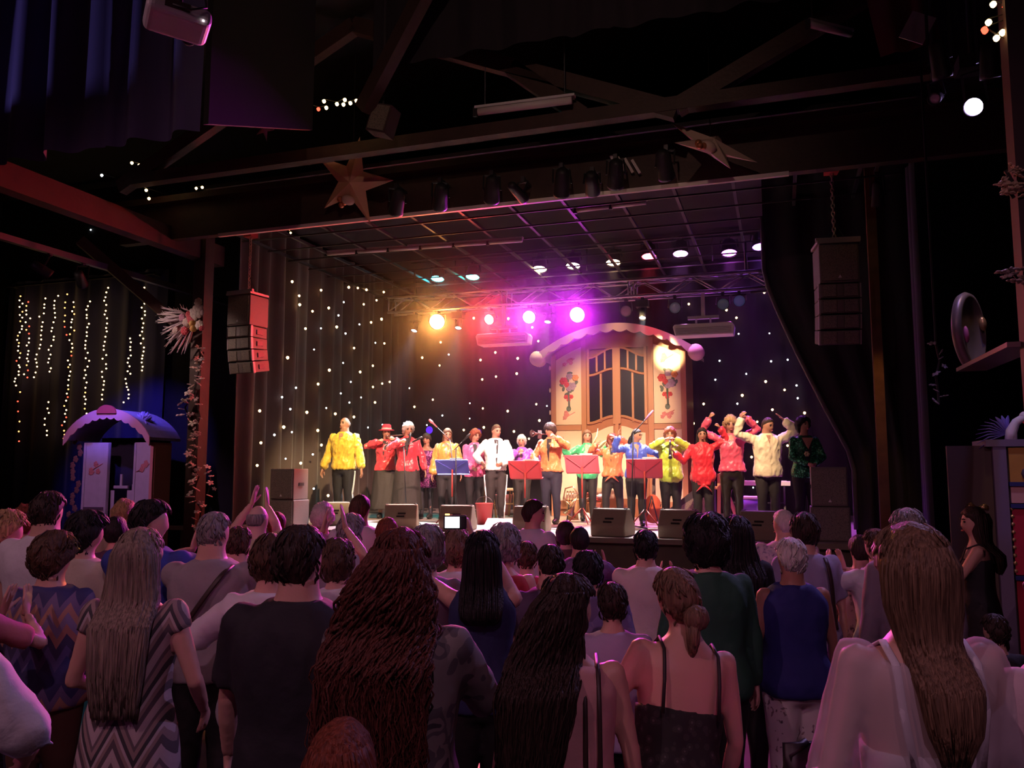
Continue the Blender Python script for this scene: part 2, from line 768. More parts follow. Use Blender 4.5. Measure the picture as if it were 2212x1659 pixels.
def person(label, loc, H, face=0.0, sex='f', w=1.0, skin='fair', hair=('short', 'dark', {}), top=None, bottom=None, arms=(None, None),
           lean=(0, 0), head=(0, 0, 0), vox=0.02, facey=False, group=None, seat=False, strands=0, tuft=0, shoes=True, legs_apart=0.055, bare=0.0):
    """One figure facing +Y in its own frame; face = world heading in degrees (0 looks along +Y)."""
    s = H / 1.75
    seed = rnd(0, 100)
    rng = random.Random(int(seed * 1000))
    hip = 0.50 * H
    dz = -(0.5 * H - 0.50) if seat else 0.0
    lp, lr = math.radians(lean[0]), math.radians(lean[1])
    Rl = Matrix.Rotation(lr, 3, 'Y') @ Matrix.Rotation(-lp, 3, 'X')
    piv = Vector((0, 0, hip))

    def T(p):
        k = sst(0.48 * H, 0.58 * H, p.z)
        if k > 0 and (lp or lr):
            p = p.lerp(piv + Rl @ (p - piv), k)
        return Vector((p.x, p.y, p.z + dz))

    hy, hp, hr = (math.radians(a) for a in head)
    Rh = Matrix.Rotation(hy, 3, 'Z') @ Matrix.Rotation(-hp, 3, 'X') @ Matrix.Rotation(hr, 3, 'Y')
    hc = Vector((0, 0.012 * s, H - HC * s))
    nk = Vector((0, 0, H - 0.23 * s))

    def TH(p):                                    # head space to person space
        q = nk + Rh @ (hc + p * s - nk)
        return T(q)

    # ---- skeleton of the arms
    fw = 1 + (w - 1) * 0.6
    arm_geo = []
    extra = []
    for side, spec in ((-1, arms[0]), (1, arms[1])):
        spec = spec or {}
        shw = (0.108 if sex == 'm' else 0.096) * H * fw
        S = Vector((side * shw, 0, 0.803 * H))
        t = spec.get('t') or (side * (0.135 + 0.02 * fw), 0.03, 0.475)
        Wt = Vector(t) * H
        pole = Vector(spec.get('pole') or (side * 0.5, -0.6, -0.6))
        E, Wt = ik(S, Wt, 0.168 * H, 0.145 * H, pole)
        pts = [S, S.lerp(E, 0.45), E, E.lerp(Wt, 0.35), Wt]
        ra = 1.0 if sex == 'm' else 0.86
        rad = [0.033 * H * ra * fw, 0.029 * H * ra * fw, 0.0235 * H * ra, 0.0235 * H * ra, 0.0155 * H * ra]
        arm_geo.append((pts, rad))
        # hand
        x = (Wt - E).normalized()
        if spec.get('dir'):
            x = Vector(spec['dir']).normalized()
        palm = Vector(spec.get('palm') or (-side, 0, 0))
        zax = -(palm - x * palm.dot(x)).normalized()
        yax = zax.cross(x)
        if spec.get('thumb', 1) * 1 < 0:
            yax = -yax
        hv, hf = HANDS[spec.get('hand', 'relax')]
        sc = s * (1.0 if sex == 'm' else 0.92)
        mirror = 1 if side < 0 else -1
        R = np.array([[x.x, yax.x, zax.x], [x.y, yax.y, zax.y], [x.z, yax.z, zax.z]])
        hv2 = hv * np.array([1, mirror, 1]) * sc
        wv = hv2 @ R.T + np.array(Wt)
        wv = np.array([tuple(T(Vector(q))) for q in wv])
        extra.append((wv, hf if mirror > 0 else [tuple(reversed(q)) for q in hf]))

    # ---- body
    def torso_rings(z0, z1, d, n=14, flare=0.0, top_squeeze=0.0, fn=None, dfn=None):
        out = []
        for k in range(n + 1):
            z = z0 + (z1 - z0) * k / n
            rx, ry, cy = tor(sex, z)
            g = w
            dd = d if dfn is None else dfn(z)
            fl = flare * (1 - k / n) ** 2
            out.append(sring(0, cy * H, z * H, rx * H * g + dd + fl, ry * H * g * (1 + (w - 1) * 0.5) + dd + fl, fn=fn))
        return out

    def leg_pts(sd):
        if seat:
            return [Vector((sd * 0.052 * H, 0.0, 0.50 * H)), Vector((sd * 0.06 * H, 0.12 * H, 0.50 * H)), Vector((sd * 0.062 * H, 0.25 * H, 0.49 * H)),
                    Vector((sd * 0.062 * H, 0.26 * H, 0.36 * H)), Vector((sd * 0.062 * H, 0.25 * H, 0.25 * H)), Vector((sd * 0.062 * H, 0.24 * H, 0.5 * H - 0.5 + 0.06))]
        a = legs_apart
        return [Vector((sd * 0.050 * H, 0, 0.485 * H)), Vector((sd * (0.050 + a) / 2 * H, 0.004 * H, 0.38 * H)), Vector((sd * a * H, 0.008 * H, 0.275 * H)),
                Vector((sd * a * H, -0.006 * H, 0.21 * H)), Vector((sd * a * H, -0.008 * H, 0.10 * H)), Vector((sd * a * H, -0.004 * H, 0.04 * H))]
    LEGR = [0.056 * H, 0.047 * H, 0.033 * H, 0.034 * H, 0.024 * H, 0.021 * H]
    mb = MB()
    mb.rings(torso_rings(.450, .90, 0.0, 18))
    for pts, rad in arm_geo:
        mb.tube([pts[0] + (pts[0] - pts[1]) * 0.25] + pts, [rad[0] * 0.7] + rad, 10)
        mb.ell(pts[0], (rad[0] * 1.05,) * 3, 10, 8)
        mb.ell(pts[2], (rad[2] * 1.02,) * 3, 8, 6)
    for sd in (-1, 1):
        lp_ = leg_pts(sd)
        mb.tube(lp_, [r * w ** 0.5 for r in LEGR], 10)
        an = lp_[-1]
        mb.ell(an + Vector((0, 0.035 * H, -0.012 * H)), (0.024 * H, 0.070 * H, 0.024 * H), 10, 8)
    mb.xf(T)
    hm = MB()
    hn = (36, 26) if facey else (24, 18)
    hm.ell((0, 0, 0), (1, 1, 1), hn[0], hn[1], fn=face_pt)
    for sd in (-1, 1):
        hm.ell((sd * 0.076, -0.008, -0.004), (0.011, 0.020, 0.032), 8, 6)
    hm.xf(TH)
    mb.add(hm.v, hm.f)
    body = fuse('person', mb, SKIN[skin], None, vox, 2, extra=extra)
    body.location = loc
    body.rotation_euler = (0, 0, math.radians(face))
    tag(body, label, 'person', group)

    # ---- face details
    if facey:
        e = MB()
        for sd in (-1, 1):
            e.ell((sd * 0.031, 0.086, 0.008), (0.015, 0.010, 0.0085), 8, 6)
            e.tube([(sd * 0.014, 0.096, 0.026), (sd * 0.031, 0.094, 0.031), (sd * 0.048, 0.084, 0.026)], [0.004, 0.005, 0.003], 5)
        e.xf(TH).build('eyes', EYE, body, True)
        e = MB()
        e.ell((0, 0.094, -0.066), (0.024, 0.011, 0.009), 10, 6)
        e.xf(TH).build('mouth', LIP, body, True)

    # ---- clothes
    def cloth(name, mbx, m, vx, amp=0.006, fr=9.0, sm=3):
        mbx.xf(T)
        return fuse(name, mbx, m, body, vx, sm, post=folds(amp, fr, seed) if amp else None)

    def sleeves(mbx, f, ds, cuff=None):
        for pts, rad in arm_geo:
            cp, cr = polyline_cut(pts, rad, f)
            cr = [r + min(ds, 0.011) + max(0, ds - 0.011) * min(1, k_ / 2) for k_, r in enumerate(cr)]
            if cuff is not None:
                # gather the sleeve at the wrist
                cp = cp[:-1] + [cp[-2].lerp(cp[-1], 0.82), cp[-1]]
                cr = cr[:-1] + [cr[-1] + 0.012, rad[-1] + cuff]
            mbx.tube([cp[0] - (cp[1] - cp[0]) * 0.3] + cp, [cr[0] * 0.8] + cr, 12)
            mbx.ell(cp[0], (cr[0] * 1.04,) * 3, 10, 8)

    for tp in ([top or {}] if not isinstance(top, (list, tuple)) else top):
        cv = tp.get('vox', max(0.015, vox * 0.85))
        kind = tp.get('kind', 'shirt')
        d = tp.get('d', 0.014)
        if not tp:
            continue
        if kind in ('shirt', 'tee', 'blouse', 'jacket'):
            c = MB()
            hem = tp.get('hem', 0.475)
            c.rings(torso_rings(hem, tp.get('neck', .854 if sex == 'm' else .846), d, 14, tp.get('flare', 0.01)))
            if tp.get('sleeve', 1) > 0:
                sleeves(c, tp.get('sleeve', 1.0 if kind != 'tee' else 0.30), tp.get('ds', 0.012), tp.get('cuff'))
            o = cloth(tp.get('name', 'shirt'), c, tp['mat'], cv, tp.get('amp', 0.007), tp.get('freq', 9))
            if tp.get('tie'):                         # knotted shirt tails
                k = MB()
                z = (hem + 0.005) * H
                yf = tor(sex, hem + .01)[1] * H * w + d
                k.ell((0, yf + 0.012, z), (0.035, 0.028, 0.03), 8, 6)
                for sd in (-1, 1):
                    k.tube([(0, yf + 0.01, z), (sd * 0.05, yf + 0.02, z - 0.03), (sd * 0.12, yf - 0.01, z - 0.10)], [0.02, 0.035, 0.008], 8, flat=0.5)
                k.xf(T).build('shirt_knot', tp['mat'], body, True)
            if kind == 'shirt' and tp.get('collar'):
                k = MB()
                rx, ry, cy = tor(sex, .85)
                k.rings([sring(0, 0, 0.833 * H, rx * H + 0.018, ry * H + 0.02), sring(0, 0, 0.862 * H, rx * H + 0.010, ry * H + 0.012),
                         sring(0, 0, 0.858 * H, rx * H + 0.018, ry * H + 0.022), sring(0, 0, 0.830 * H, rx * H + 0.030, ry * H + 0.036)], cap=False)
                k.xf(T).build('collar', tp['mat'], body, True)
            if tp.get('vneck'):                       # open neckline: an inset of skin or dark top
                k = MB()
                zt, zb = 0.845, tp.get('vz', 0.73)
                n = 8
                vs, fs = [], []
                for i in range(n + 1):
                    t = i / n
                    z = zt + (zb - zt) * t
                    rx, ry, cy = tor(sex, z)
                    hw = tp.get('vw', 0.030) * (1 - t * 0.92) * H
                    yy = cy * H + (ry * H * w * (1 + (w - 1) * 0.5) + d) * 0.985 + 0.010
                    if z > 0.815:
                        yy += 0.004
                    for x in (-hw, 0, hw):
                        vs.append(Vector((x, yy - (abs(x) / (rx * H)) ** 2 * ry * H * 0.5, z * H)))
                    
                for i in range(n):
                    for j in range(2):
                        a = i * 3 + j
                        fs.append((a, a + 1, a + 4, a + 3))
                k.add(vs, fs)
                k.xf(T)
                k.build('neckline', tp['vneck'], body, True)
        elif kind in ('tank', 'strap'):
            zt = tp.get('zt', 0.775 if kind == 'tank' else 0.70)
            c = MB()
            c.rings(torso_rings(tp.get('hem', .475), zt, d, 12, tp.get('flare', 0.012)))
            if tp.get('skirt'):
                zs = tp['skirt']
                rr = []
                for k in range(9):
                    z = zs + (0.50 - zs) * k / 8
                    rx, ry, cy = tor(sex, max(z, .515))
                    g = tp.get('skirt_flare', 0.05) * (1 - k / 8)
                    rr.append(sring(0, 0, z * H, rx * H * w + d + g, ry * H * w + d + g))
                c.rings(rr)
            cloth(tp.get('name', 'top'), c, tp['mat'], cv, tp.get('amp', 0.005), tp.get('freq', 9))
            sx = tp.get('sx', 0.055) * H
            for sd in (-1, 1):
                k = MB()
                pts = []
                rx, ry, cy = tor(sex, zt)
                pts.append(Vector((sd * sx * tp.get('sback', 1.0), -ry * H * w - d * 0.6, zt * H - 0.02)))
                for z in (0.75, 0.79, 0.812):
                    if z > zt:
                        rx, ry, cy = tor(sex, z)
                        pts.append(Vector((sd * sx, -(ry * H * w * 0.93) - 0.006, z * H)))
                pts.append(Vector((sd * sx, -0.01 * H, 0.835 * H + 0.004)))
                for z in (0.812, 0.78, 0.74):
                    if z > zt - 0.03:
                        rx, ry, cy = tor(sex, z)
                        pts.append(Vector((sd * sx, cy * H + ry * H * w * 0.95 + 0.006, z * H)))
                rx, ry, cy = tor(sex, zt)
                pts.append(Vector((sd * sx, cy * H + ry * H * w + d * 0.6, zt * H - 0.02)))
                sw = tp.get('sw', 0.018 if kind == 'tank' else 0.006)
                k.tube(pts, sw, 8, flat=0.35 if sw > 0.01 else 1)
                k.xf(T).build('strap', tp.get('strapmat', tp['mat']), body, True)
        elif kind == 'dress':
            c = MB()
            zs = tp.get('skirt', 0.30)
            rr = []
            for k in range(10):
                z = zs + (0.515 - zs) * k / 9
                rx, ry, cy = tor(sex, .515)
                g = tp.get('skirt_flare', 0.05) * (1 - k / 9)
                rr.append(sring(0, 0, z * H, rx * H * w + d + g, ry * H * w + d + g))
            rr += torso_rings(.525, tp.get('neck', .815), d, 12)
            c.rings(rr)
            if tp.get('sleeve', 0) > 0:
                sleeves(c, tp['sleeve'], tp.get('ds', 0.012))
            cloth('dress', c, tp['mat'], cv, tp.get('amp', 0.006))
    # ---- trousers or skirt
    bt = bottom or {'mat': BLACKCLOTH}
    bk = bt.get('kind', 'trousers')
    if bk == 'trousers':
        c = MB()
        dd = bt.get('d', 0.014)
        c.rings(torso_rings(.452, bt.get('waist', .575), dd * 0.8, 6))
        for sd in (-1, 1):
            pts = leg_pts(sd)
            rr = [r * w ** 0.5 + dd for r in LEGR]
            rr[0] += 0.004
            if bt.get('wide'):
                rr = [r + bt['wide'] * k / 5 for k, r in enumerate(rr)]
            if bt.get('short'):
                pts, rr = pts[:3], rr[:3]
            c.tube(pts, rr, 12)
        o = fuse('trousers', c.xf(T), bt['mat'], body, max(0.018, vox), 3, post=folds(0.006, 7, seed + 3))
        if bt.get('stripe'):
            k = MB()
            for sd in (-1, 1):
                pts = leg_pts(sd)
                rr = [r * w ** 0.5 + dd for r in LEGR]
                for i in range(5):
                    a = pts[i] + Vector((sd * (rr[i] + 0.004), 0, 0))
                    b = pts[i + 1] + Vector((sd * (rr[i + 1] + 0.004), 0, 0))
                    k.bar(a, b, 0.012, 0.03)
            k.xf(T).build('side_stripe', bt['stripe'], body)
    elif bk == 'skirt':
        c = MB()
        zs = bt.get('hem', 0.27)
        rr = []
        for k in range(12):
            t = k / 11
            z = zs + (0.58 - zs) * t
            rx, ry, cy = tor(sex, max(.515, z))
            g = bt.get('flare', 0.04) * (1 - t) + 0.012
            rr.append(sring(0, 0, z * H, rx * H * w + g, ry * H * w + g))
        c.rings(rr)
        fuse('skirt', c.xf(T), bt['mat'], body, max(0.018, vox), 2, post=folds(0.01, 6, seed, 0.2))
    if shoes:
        k = MB()
        for sd in (-1, 1):
            an = leg_pts(sd)[-1]
            base = an.z - 0.040 * H + 0.002

            def sh(dv, p):
                if p.z < -0.012:
                    p.z = -0.012 - (p.z + 0.012) * 0.2 * 0 - 0.012
                return p
            k.ell((an.x, an.y + 0.040 * H, 0.028 * H + (base if seat else 0)), (0.029 * H, 0.080 * H, 0.034 * H), 12, 8,
                  fn=lambda dv, p: Vector((p.x * (1 - 0.15 * dv.y), p.y, max(p.z * (1 - 0.35 * dv.y), -0.026 * H))))
        k.xf(T).build('shoes', bt.get('shoe', SHOE), body, True)

    # ---- hair
    style, hcol, hopt = hair
    hm_ = HAIR[hcol] if isinstance(hcol, str) else hcol
    hobj = None
    if style != 'none':
        hmb = MB()
        capstyle = {'straight': 'long', 'wavy': 'long', 'curly': 'long', 'bun': 'pulled', 'ponytail': 'pulled', 'halfup': 'long'}.get(style, style)
        hair_cap(hmb, capstyle, hopt.get('th'), seed, rough=hopt.get('rough', 0.15))
        if style == 'bun':
            hmb.ell((0.0, -0.125, -0.045), (0.052, 0.045, 0.050), 14, 10, fn=lambda dv, p: p * (1 + 0.12 * noise.noise(dv * 4)))
            hmb.tube([(-0.02, -0.13, -0.06), (-0.035, -0.13, -0.13), (-0.05, -0.115, -0.20)], [0.03, 0.026, 0.008], 8)
        if style == 'ponytail':
            L = hopt.get('len', 0.38)
            pts = [Vector((0, -0.085, -0.02)), Vector((0, -0.120, -0.05)), Vector((0.005, -0.125, -0.12)), Vector((0.0, -0.105, -0.12 - L * 0.45)), Vector((0, -0.10, -0.12 - L))]
            hmb.tube(pts, [0.035, 0.038, 0.055, 0.055, 0.01], 14)
            for i in range(strands):
                a = rng.uniform(0, 6.283)
                rr = [0.03, 0.036, 0.056, 0.055, 0.015 + rng.uniform(0, .03)]
                st = [p + Vector((math.cos(a) * r_ * 0.98, math.sin(a) * r_ * 0.98, 0)) for p, r_ in zip(pts, rr)]
                st = [interp_keys([tuple(q) for q in st], t / 9) for t in range(10)]
                st = [(q[0] + noise.noise(Vector((i, j * .6, 0))) * 0.010, q[1] + noise.noise(Vector((i, j * .6, 9))) * 0.010, q[2] - (0.03 * rng.random() if j == 9 else 0)) for j, q in enumerate(st)]
                hmb.tube(st, [0.006] * 8 + [0.004, 0.001], 4)
        if tuft:
            f0, f1, f2, f3, th = HAIRLINE[capstyle]
            th = hopt.get('th') or th
            for i in range(tuft):                     # short locks lying over the cap
                az = rng.uniform(-math.pi, math.pi)
                zz = rng.uniform(f3 + 0.08, 0.97) if abs(az) > 1.75 else rng.uniform(max(f0, f1) + 0.02, 0.97)
                if capstyle == 'bald' or (capstyle == 'pulled' and rng.random() < .4):
                    continue
                rr_h = math.sqrt(max(0, 1 - zz * zz))
                d0 = Vector((math.sin(az) * rr_h, math.cos(az) * rr_h, zz))
                az2 = az + rng.uniform(-.35, .35)
                pts = []
                for j in range(4):
                    z2 = max(zz - j * 0.11, f3 - 0.02)
                    r2 = math.sqrt(max(0, 1 - z2 * z2))
                    a2 = az + (az2 - az) * j / 3
                    pts.append(head_pt(Vector((math.sin(a2) * r2, math.cos(a2) * r2, z2)), th * (1.02 + rng.uniform(-.1, .22)) + (0.003 if j < 3 else 0.0)))
                hmb.tube(pts, [0.002, 0.0062, 0.0055, 0.0012], 3)
        hmb.xf(TH)
        sheet = MB()
        if style in ('straight', 'wavy', 'curly', 'halfup'):
            zc = (H - HC * s)
            L = hopt.get('len', 0.45)                 # metres below the head centre
            wd_ = hopt.get('wid', 0.11)
            sh_ = 0.79 * H
            bk_ = tor(sex, .74)[1] * H * w + 0.02
            keys = [(zc + 0.075 * s, -0.020 * s, 0.070 * s, 0.072 * s),
                    (zc + 0.02 * s, -0.022 * s, 0.094 * s, 0.092 * s),
                    (zc - 0.07 * s, -0.030 * s, 0.100 * s * hopt.get('vol', 1), 0.078 * s * hopt.get('vol', 1)),
                    (zc - 0.17 * s, -0.045 * s, wd_ * 1.0, 0.062 * s * hopt.get('vol', 1)),
                    (zc - 0.26 * s, -bk_ - 0.006, wd_ * 1.05, 0.045 * hopt.get('vol', 1)),
                    (zc - 0.26 * s - (L - 0.26 * s) * 0.55, -bk_ - 0.016, wd_ * hopt.get('mid', 1.0), 0.040),
                    (zc - L, -bk_ - 0.010, wd_ * hopt.get('tip', 0.75), 0.020)]
            if L <= 0.28:
                keys = keys[:5]
            rr = []
            for k in range(25):
                z, cy, rx, ry = interp_keys(keys, k / 24)
                rr.append(sring(hopt.get('dx', 0) * k / 24, cy, z, rx * 0.97, ry * 0.92, 20, 2.2,
                                fn=lambda t, x, y, z=z: (x + noise.noise(Vector((t * 2, z * 9, seed))) * 0.008, y + noise.noise(Vector((t * 2, z * 9, seed + 5))) * 0.008)))
            sheet.rings(rr)
            for i in range(strands):
                ph = rng.uniform(math.pi * 0.93, math.pi * 2.07)      # back half of the outline
                cur = hopt.get('curl', 0.0)
                cph = rng.uniform(0, 6.28)
                per = rng.uniform(0.05, 0.15)
                cur *= rng.uniform(0.4, 1.5)
                t1 = rng.uniform(0.80, 1.03)
                n = 34 if cur else 14
                pts, rad = [], []
                for k in range(n):
                    t = t1 * k / (n - 1)
                    z, cy, rx, ry = interp_keys(keys, min(t, 1))
                    if t > 1:
                        z -= (t - 1) * 0.3
                    off = 1.0 + noise.noise(Vector((i * 3.1, t * 5, seed))) * (0.22 if cur else 0.06)
                    x = rx * off * math.cos(ph) + hopt.get('dx', 0) * t
                    y = cy + ry * off * math.sin(ph)
                    if cur:
                        am = cur * min(1, t * 3)
                        x += am * math.cos(cph + z / per * 6.28)
                        y += am * math.sin(cph + z / per * 6.28) - am * 0.5
                    pts.append((x, y, z))
                    rad.append((0.0060 if not cur else hopt.get('sr', 0.0046)) * (1 - 0.75 * max(0, (k / (n - 1)) - 0.6) / 0.4))
                sheet.tube(pts, rad, 4)
            sheet.xf(T)
            hmb.add(sheet.v, sheet.f)
        elif strands and style not in ('ponytail',):
            pass
        hobj = hmb.build('hair', hm_, body, True)
    body['_h'] = H
    PEOPLE.append(body)
    return body, T, TH, arm_geo


def aud(label, px, ytop, D, turn=0.0, **k):
    """Someone in the hall: head top at a pixel, D metres ahead, standing on the floor."""
    q = P(px, ytop, D)
    hx = k.pop('dH', 0.0)
    k.setdefault('tuft', 130 if D < 5.6 else 0)
    k.setdefault('vox', 0.021)
    return person(label, (q.x, q.y, 0), q.z + hx, math.degrees(YAW) + turn, **k)


def perf(label, px, ytop, v, turn=0.0, **k):
    """Someone on the stage, v metres along +Y, facing the hall."""
    q = PV(px, ytop, v)
    hx = k.pop('dH', 0.0)
    k.setdefault('vox', 0.014)
    k.setdefault('facey', True)
    k.setdefault('skin', 'tan')
    return person(label, (q.x, q.y, STAGE_Z), q.z + hx - STAGE_Z, 180 + math.degrees(YAW) * 0.6 + turn, **k)


STAGE_Z = 0.9
# ------------------------------------------------------------------ the hall and the stage shell
BLK = mat('black_paint', (0.012, 0.010, 0.012), 0.8, bump=0.1, bscale=30)
DARKWOOD = mat('dark_wood', (0.055, 0.028, 0.022), 0.6, var=0.35, vscale=6, bump=0.2, bscale=25)
REDWOOD = mat('red_stained_wood', (0.045, 0.014, 0.010), 0.6, var=0.35, vscale=5, bump=0.2, bscale=25)
NAVY = mat('navy_wall', (0.010, 0.010, 0.030), 0.9, var=0.3, vscale=3)
STEEL = mat('dark_steel', (0.10, 0.09, 0.10), 0.45, 0.6)
ALU = mat('truss_aluminium', (0.72, 0.70, 0.72), 0.38, 0.75)
WHITEPL = mat('white_plastic', (0.75, 0.73, 0.74), 0.45)
PIPE_W = mat('pale_pipe', (0.80, 0.72, 0.70), 0.5)
BLACKPL = mat('black_plastic', (0.025, 0.023, 0.025), 0.5, bump=0.1, bscale=80)
GRILLE = cell_mat('speaker_grille', [(0.0, (0.006, 0.006, 0.006)), (0.30, (0.22, 0.185, 0.14))], 90, 0.55)
CABINET = mat('speaker_cabinet', (0.17, 0.145, 0.12), 0.6, bump=0.15, bscale=90)
GOLDBADGE = mat('badge_white', (0.8, 0.78, 0.75), 0.4)
STAGEFLOOR = mat('stage_boards', (0.36, 0.30, 0.29), 0.32, var=0.25, vscale=3)

mb = MB(); mb.box((-4, 3, -0.05), (26, 34, 0.1)); struct('floor', mb, mat('hall_floor', (0.06, 0.035, 0.03), 0.45, var=0.3))
mb = MB(); mb.box((-4, 3, 8.05), (26, 34, 0.1)); struct('ceiling', mb, BLK)
mb = MB(); mb.box((-17.05, 3, 4), (0.1, 34, 8)); struct('wall_left', mb, NAVY)
mb = MB(); mb.box((7.05, 3, 4), (0.1, 34, 8)); struct('wall_right', mb, NAVY)
mb = MB(); mb.box((-4, 19.05, 4), (26, 0.1, 8)); struct('wall_back', mb, NAVY)
mb = MB(); mb.box((-4, -12.05, 4), (26, 0.1, 8)); struct('wall_rear', mb, NAVY)
mb = MB(); mb.box((-13.0, 13.6, 4), (7.9, 0.12, 8)); struct('wall_side', mb, mat('near_black_wall', (0.012, 0.010, 0.012), 0.9, var=0.3))  # near-black, slightly mottled wall

# stage: a platform with a board deck and a dark front
mb = MB(); mb.box((-3.9, 14.9, 0.42), (10.9, 7.9, 0.84)); struct('stage_platform', mb, mat('stage_front', (0.10, 0.085, 0.05), 0.7, var=0.3))
deck = MB()
me_b = MB().box((0, 0, 0), (0.62, 8.0, 0.06)).mesh('deck_board', STAGEFLOOR)
sp = bpy.data.objects['stage_platform']
for i in range(18):
    put('deck_board', me_b, sp, (-9.05 + 0.625 * i, 14.88, 0.87))
mb = MB(); mb.box((-3.9, 10.885, 0.875), (11.2, 0.05, 0.07)); struct('trim_1', mb, mat('stage_nosing', (0.20, 0.17, 0.11), 0.5))

# proscenium header and hall beams
mb = MB(); mb.box((-3.6, 10.0, 5.66), (12.6, 0.14, 0.56)); struct('beam_header', mb, DARKWOOD)
mb = MB(); mb.box((-3.6, 9.90, 5.97), (12.8, 0.30, 0.10)); struct('trim_2', mb, DARKWOOD)
mb = MB(); mb.box((-3.9, 9.93, 5.36), (8.2, 0.05, 0.05)); struct('trim_3', mb, PIPE_W)
mb = MB(); mb.box((-9.0, 6.4, 5.42), (0.22, 9.6, 0.34)); struct('beam_side', mb, REDWOOD)
mb = MB(); mb.bar((-10.1, 3.0, 5.0), (-10.0, 12.8, 5.0), 0.09); struct('beam_rail', mb, STEEL)
# roof trusses: sloping dark timbers above the header
for k, (a, b) in enumerate((((-9.0, 9.0, 5.9), (-5.2, 9.0, 7.7)), ((-5.2, 9.0, 7.7), (-1.0, 9.0, 5.9)), ((-3.0, 9.0, 6.75), (-2.1, 9.0, 6.0)),
                            ((-4.6, 8.2, 6.1), (-3.2, 7.6, 7.6)), ((-1.0, 9.0, 5.95), (2.5, 9.0, 7.6)), ((2.5, 9.0, 7.6), (5.8, 9.0, 6.0)))):
    mb = MB(); mb.bar(a, b, 0.14, 0.2); struct('beam_roof', mb, DARKWOOD)
mb = MB(); mb.box((-1.6, 9.0, 5.98), (14.6, 0.16, 0.16)); struct('beam_tie', mb, DARKWOOD)
# sheets of roof boarding between the trusses
bm_ = MB().box((0, 0, 0), (0.9, 9.4, 0.05)).mesh('ceiling_board', mat('roof_board', (0.020, 0.022, 0.018), 0.85, var=0.4, vscale=2))
ceil = bpy.data.objects['ceiling']
for i in range(25):
    put('ceiling_board', bm_, ceil, (-14.6 + i * 0.95, 4.6, 7.86 + 0.06 * (i % 2)))

# posts at the corners of the stage
mb = MB(); mb.box((-8.93, 10.75, 3.2), (0.22, 0.22, 6.4)); struct('column_stage', mb, DARKWOOD)
mb = MB(); mb.bar((-10.35, 9.6, 5.4), (-9.0, 10.75, 3.9), 0.16); struct('beam_brace', mb, REDWOOD)
mb = MB(); mb.box((1.25, 11.5, 3.2), (0.12, 0.12, 6.4)); struct('column_wing', mb, mat('amber_wood', (0.20, 0.09, 0.035), 0.5, var=0.4))
q = P(2222, 400, 4.6)
mb = MB(); mb.box((q.x, q.y, 4), (0.16, 0.16, 8)); struct('column_hall', mb, mat('old_dark_wood', (0.035, 0.014, 0.011), 0.7, var=0.3))


# ------------------------------------------------------------------ drapes
def drape(name, label, a, b, z0, z1, m, per=0.42, amp=0.09, left_edge=None, cat='curtain', seed=0, group=None):
    a, b = Vector((a[0], a[1], 0)), Vector((b[0], b[1], 0))
    d = (b - a)
    L = d.length
    dn = d.normalized()
    nn = Vector((-dn.y, dn.x, 0))
    n = max(12, int(L / per * 10))
    r = random.Random(seed)
    ph = [r.uniform(-1, 1) for _ in range(400)]
    mb = MB()
    vs = []
    rows = 9
    for k in range(rows):
        z = z0 + (z1 - z0) * k / (rows - 1)
        for i in range(n + 1):
            t = i / n
            s_ = L * t
            if left_edge:
                e = left_edge(z)
                s_ = e + (L - e) * t
            w_ = s_ if not left_edge else L * t
            j = w_ / per
            off = math.sin(j * 2 * math.pi + 1.2 * ph[int(j) % 400]) * amp * (0.65 + 0.35 * ph[(int(j) + 7) % 400]) + 0.35 * amp * math.sin(j * 4.1 + k * 0.15)
            vs.append(a + dn * s_ + nn * off + Vector((0, 0, z)))
    fs = [(k * (n + 1) + i, k * (n + 1) + i + 1, (k + 1) * (n + 1) + i + 1, (k + 1) * (n + 1) + i) for k in range(rows - 1) for i in range(n)]
    mb.add(vs, fs)
    me = mb.mesh(name, m, True)
    o = put(name, me)
    return tag(o, label, cat, group)


DRAPE_BROWN = mat('brown_velvet', (0.085, 0.055, 0.048), 0.8, sheen=0.3, bump=0.1, bscale=60)
DRAPE_BLACK = mat('black_velvet', (0.016, 0.011, 0.018), 0.85, sheen=0.15)
DRAPE_PURPLE = mat('purple_black_velvet', (0.075, 0.055, 0.16), 0.85, sheen=0.3)
star = drape('star_curtain', 'black backdrop curtain dotted with tiny lights behind the wooden caravan', (-8.7, 17.5), (1.9, 17.5), 0.9, 6.3, DRAPE_BLACK, 0.55, 0.05, seed=3)
side = drape('side_curtain', 'brown pleated side curtain dotted with warm lights beside the stage', (-8.6, 11.3), (-8.6, 17.4), 0.9, 6.2, DRAPE_BROWN, 0.42, 0.10, seed=5)


def ledge(z):                                   # tied-back inner edge of the leg
    return sst(4.6, 2.0, z) * 1.05 if z > 2.0 else 1.05


def ledge2(z):
    t = (4.7 - z) / (4.7 - 1.95)
    t = max(0, min(1, t))
    return 1.12 * t ** 1.15


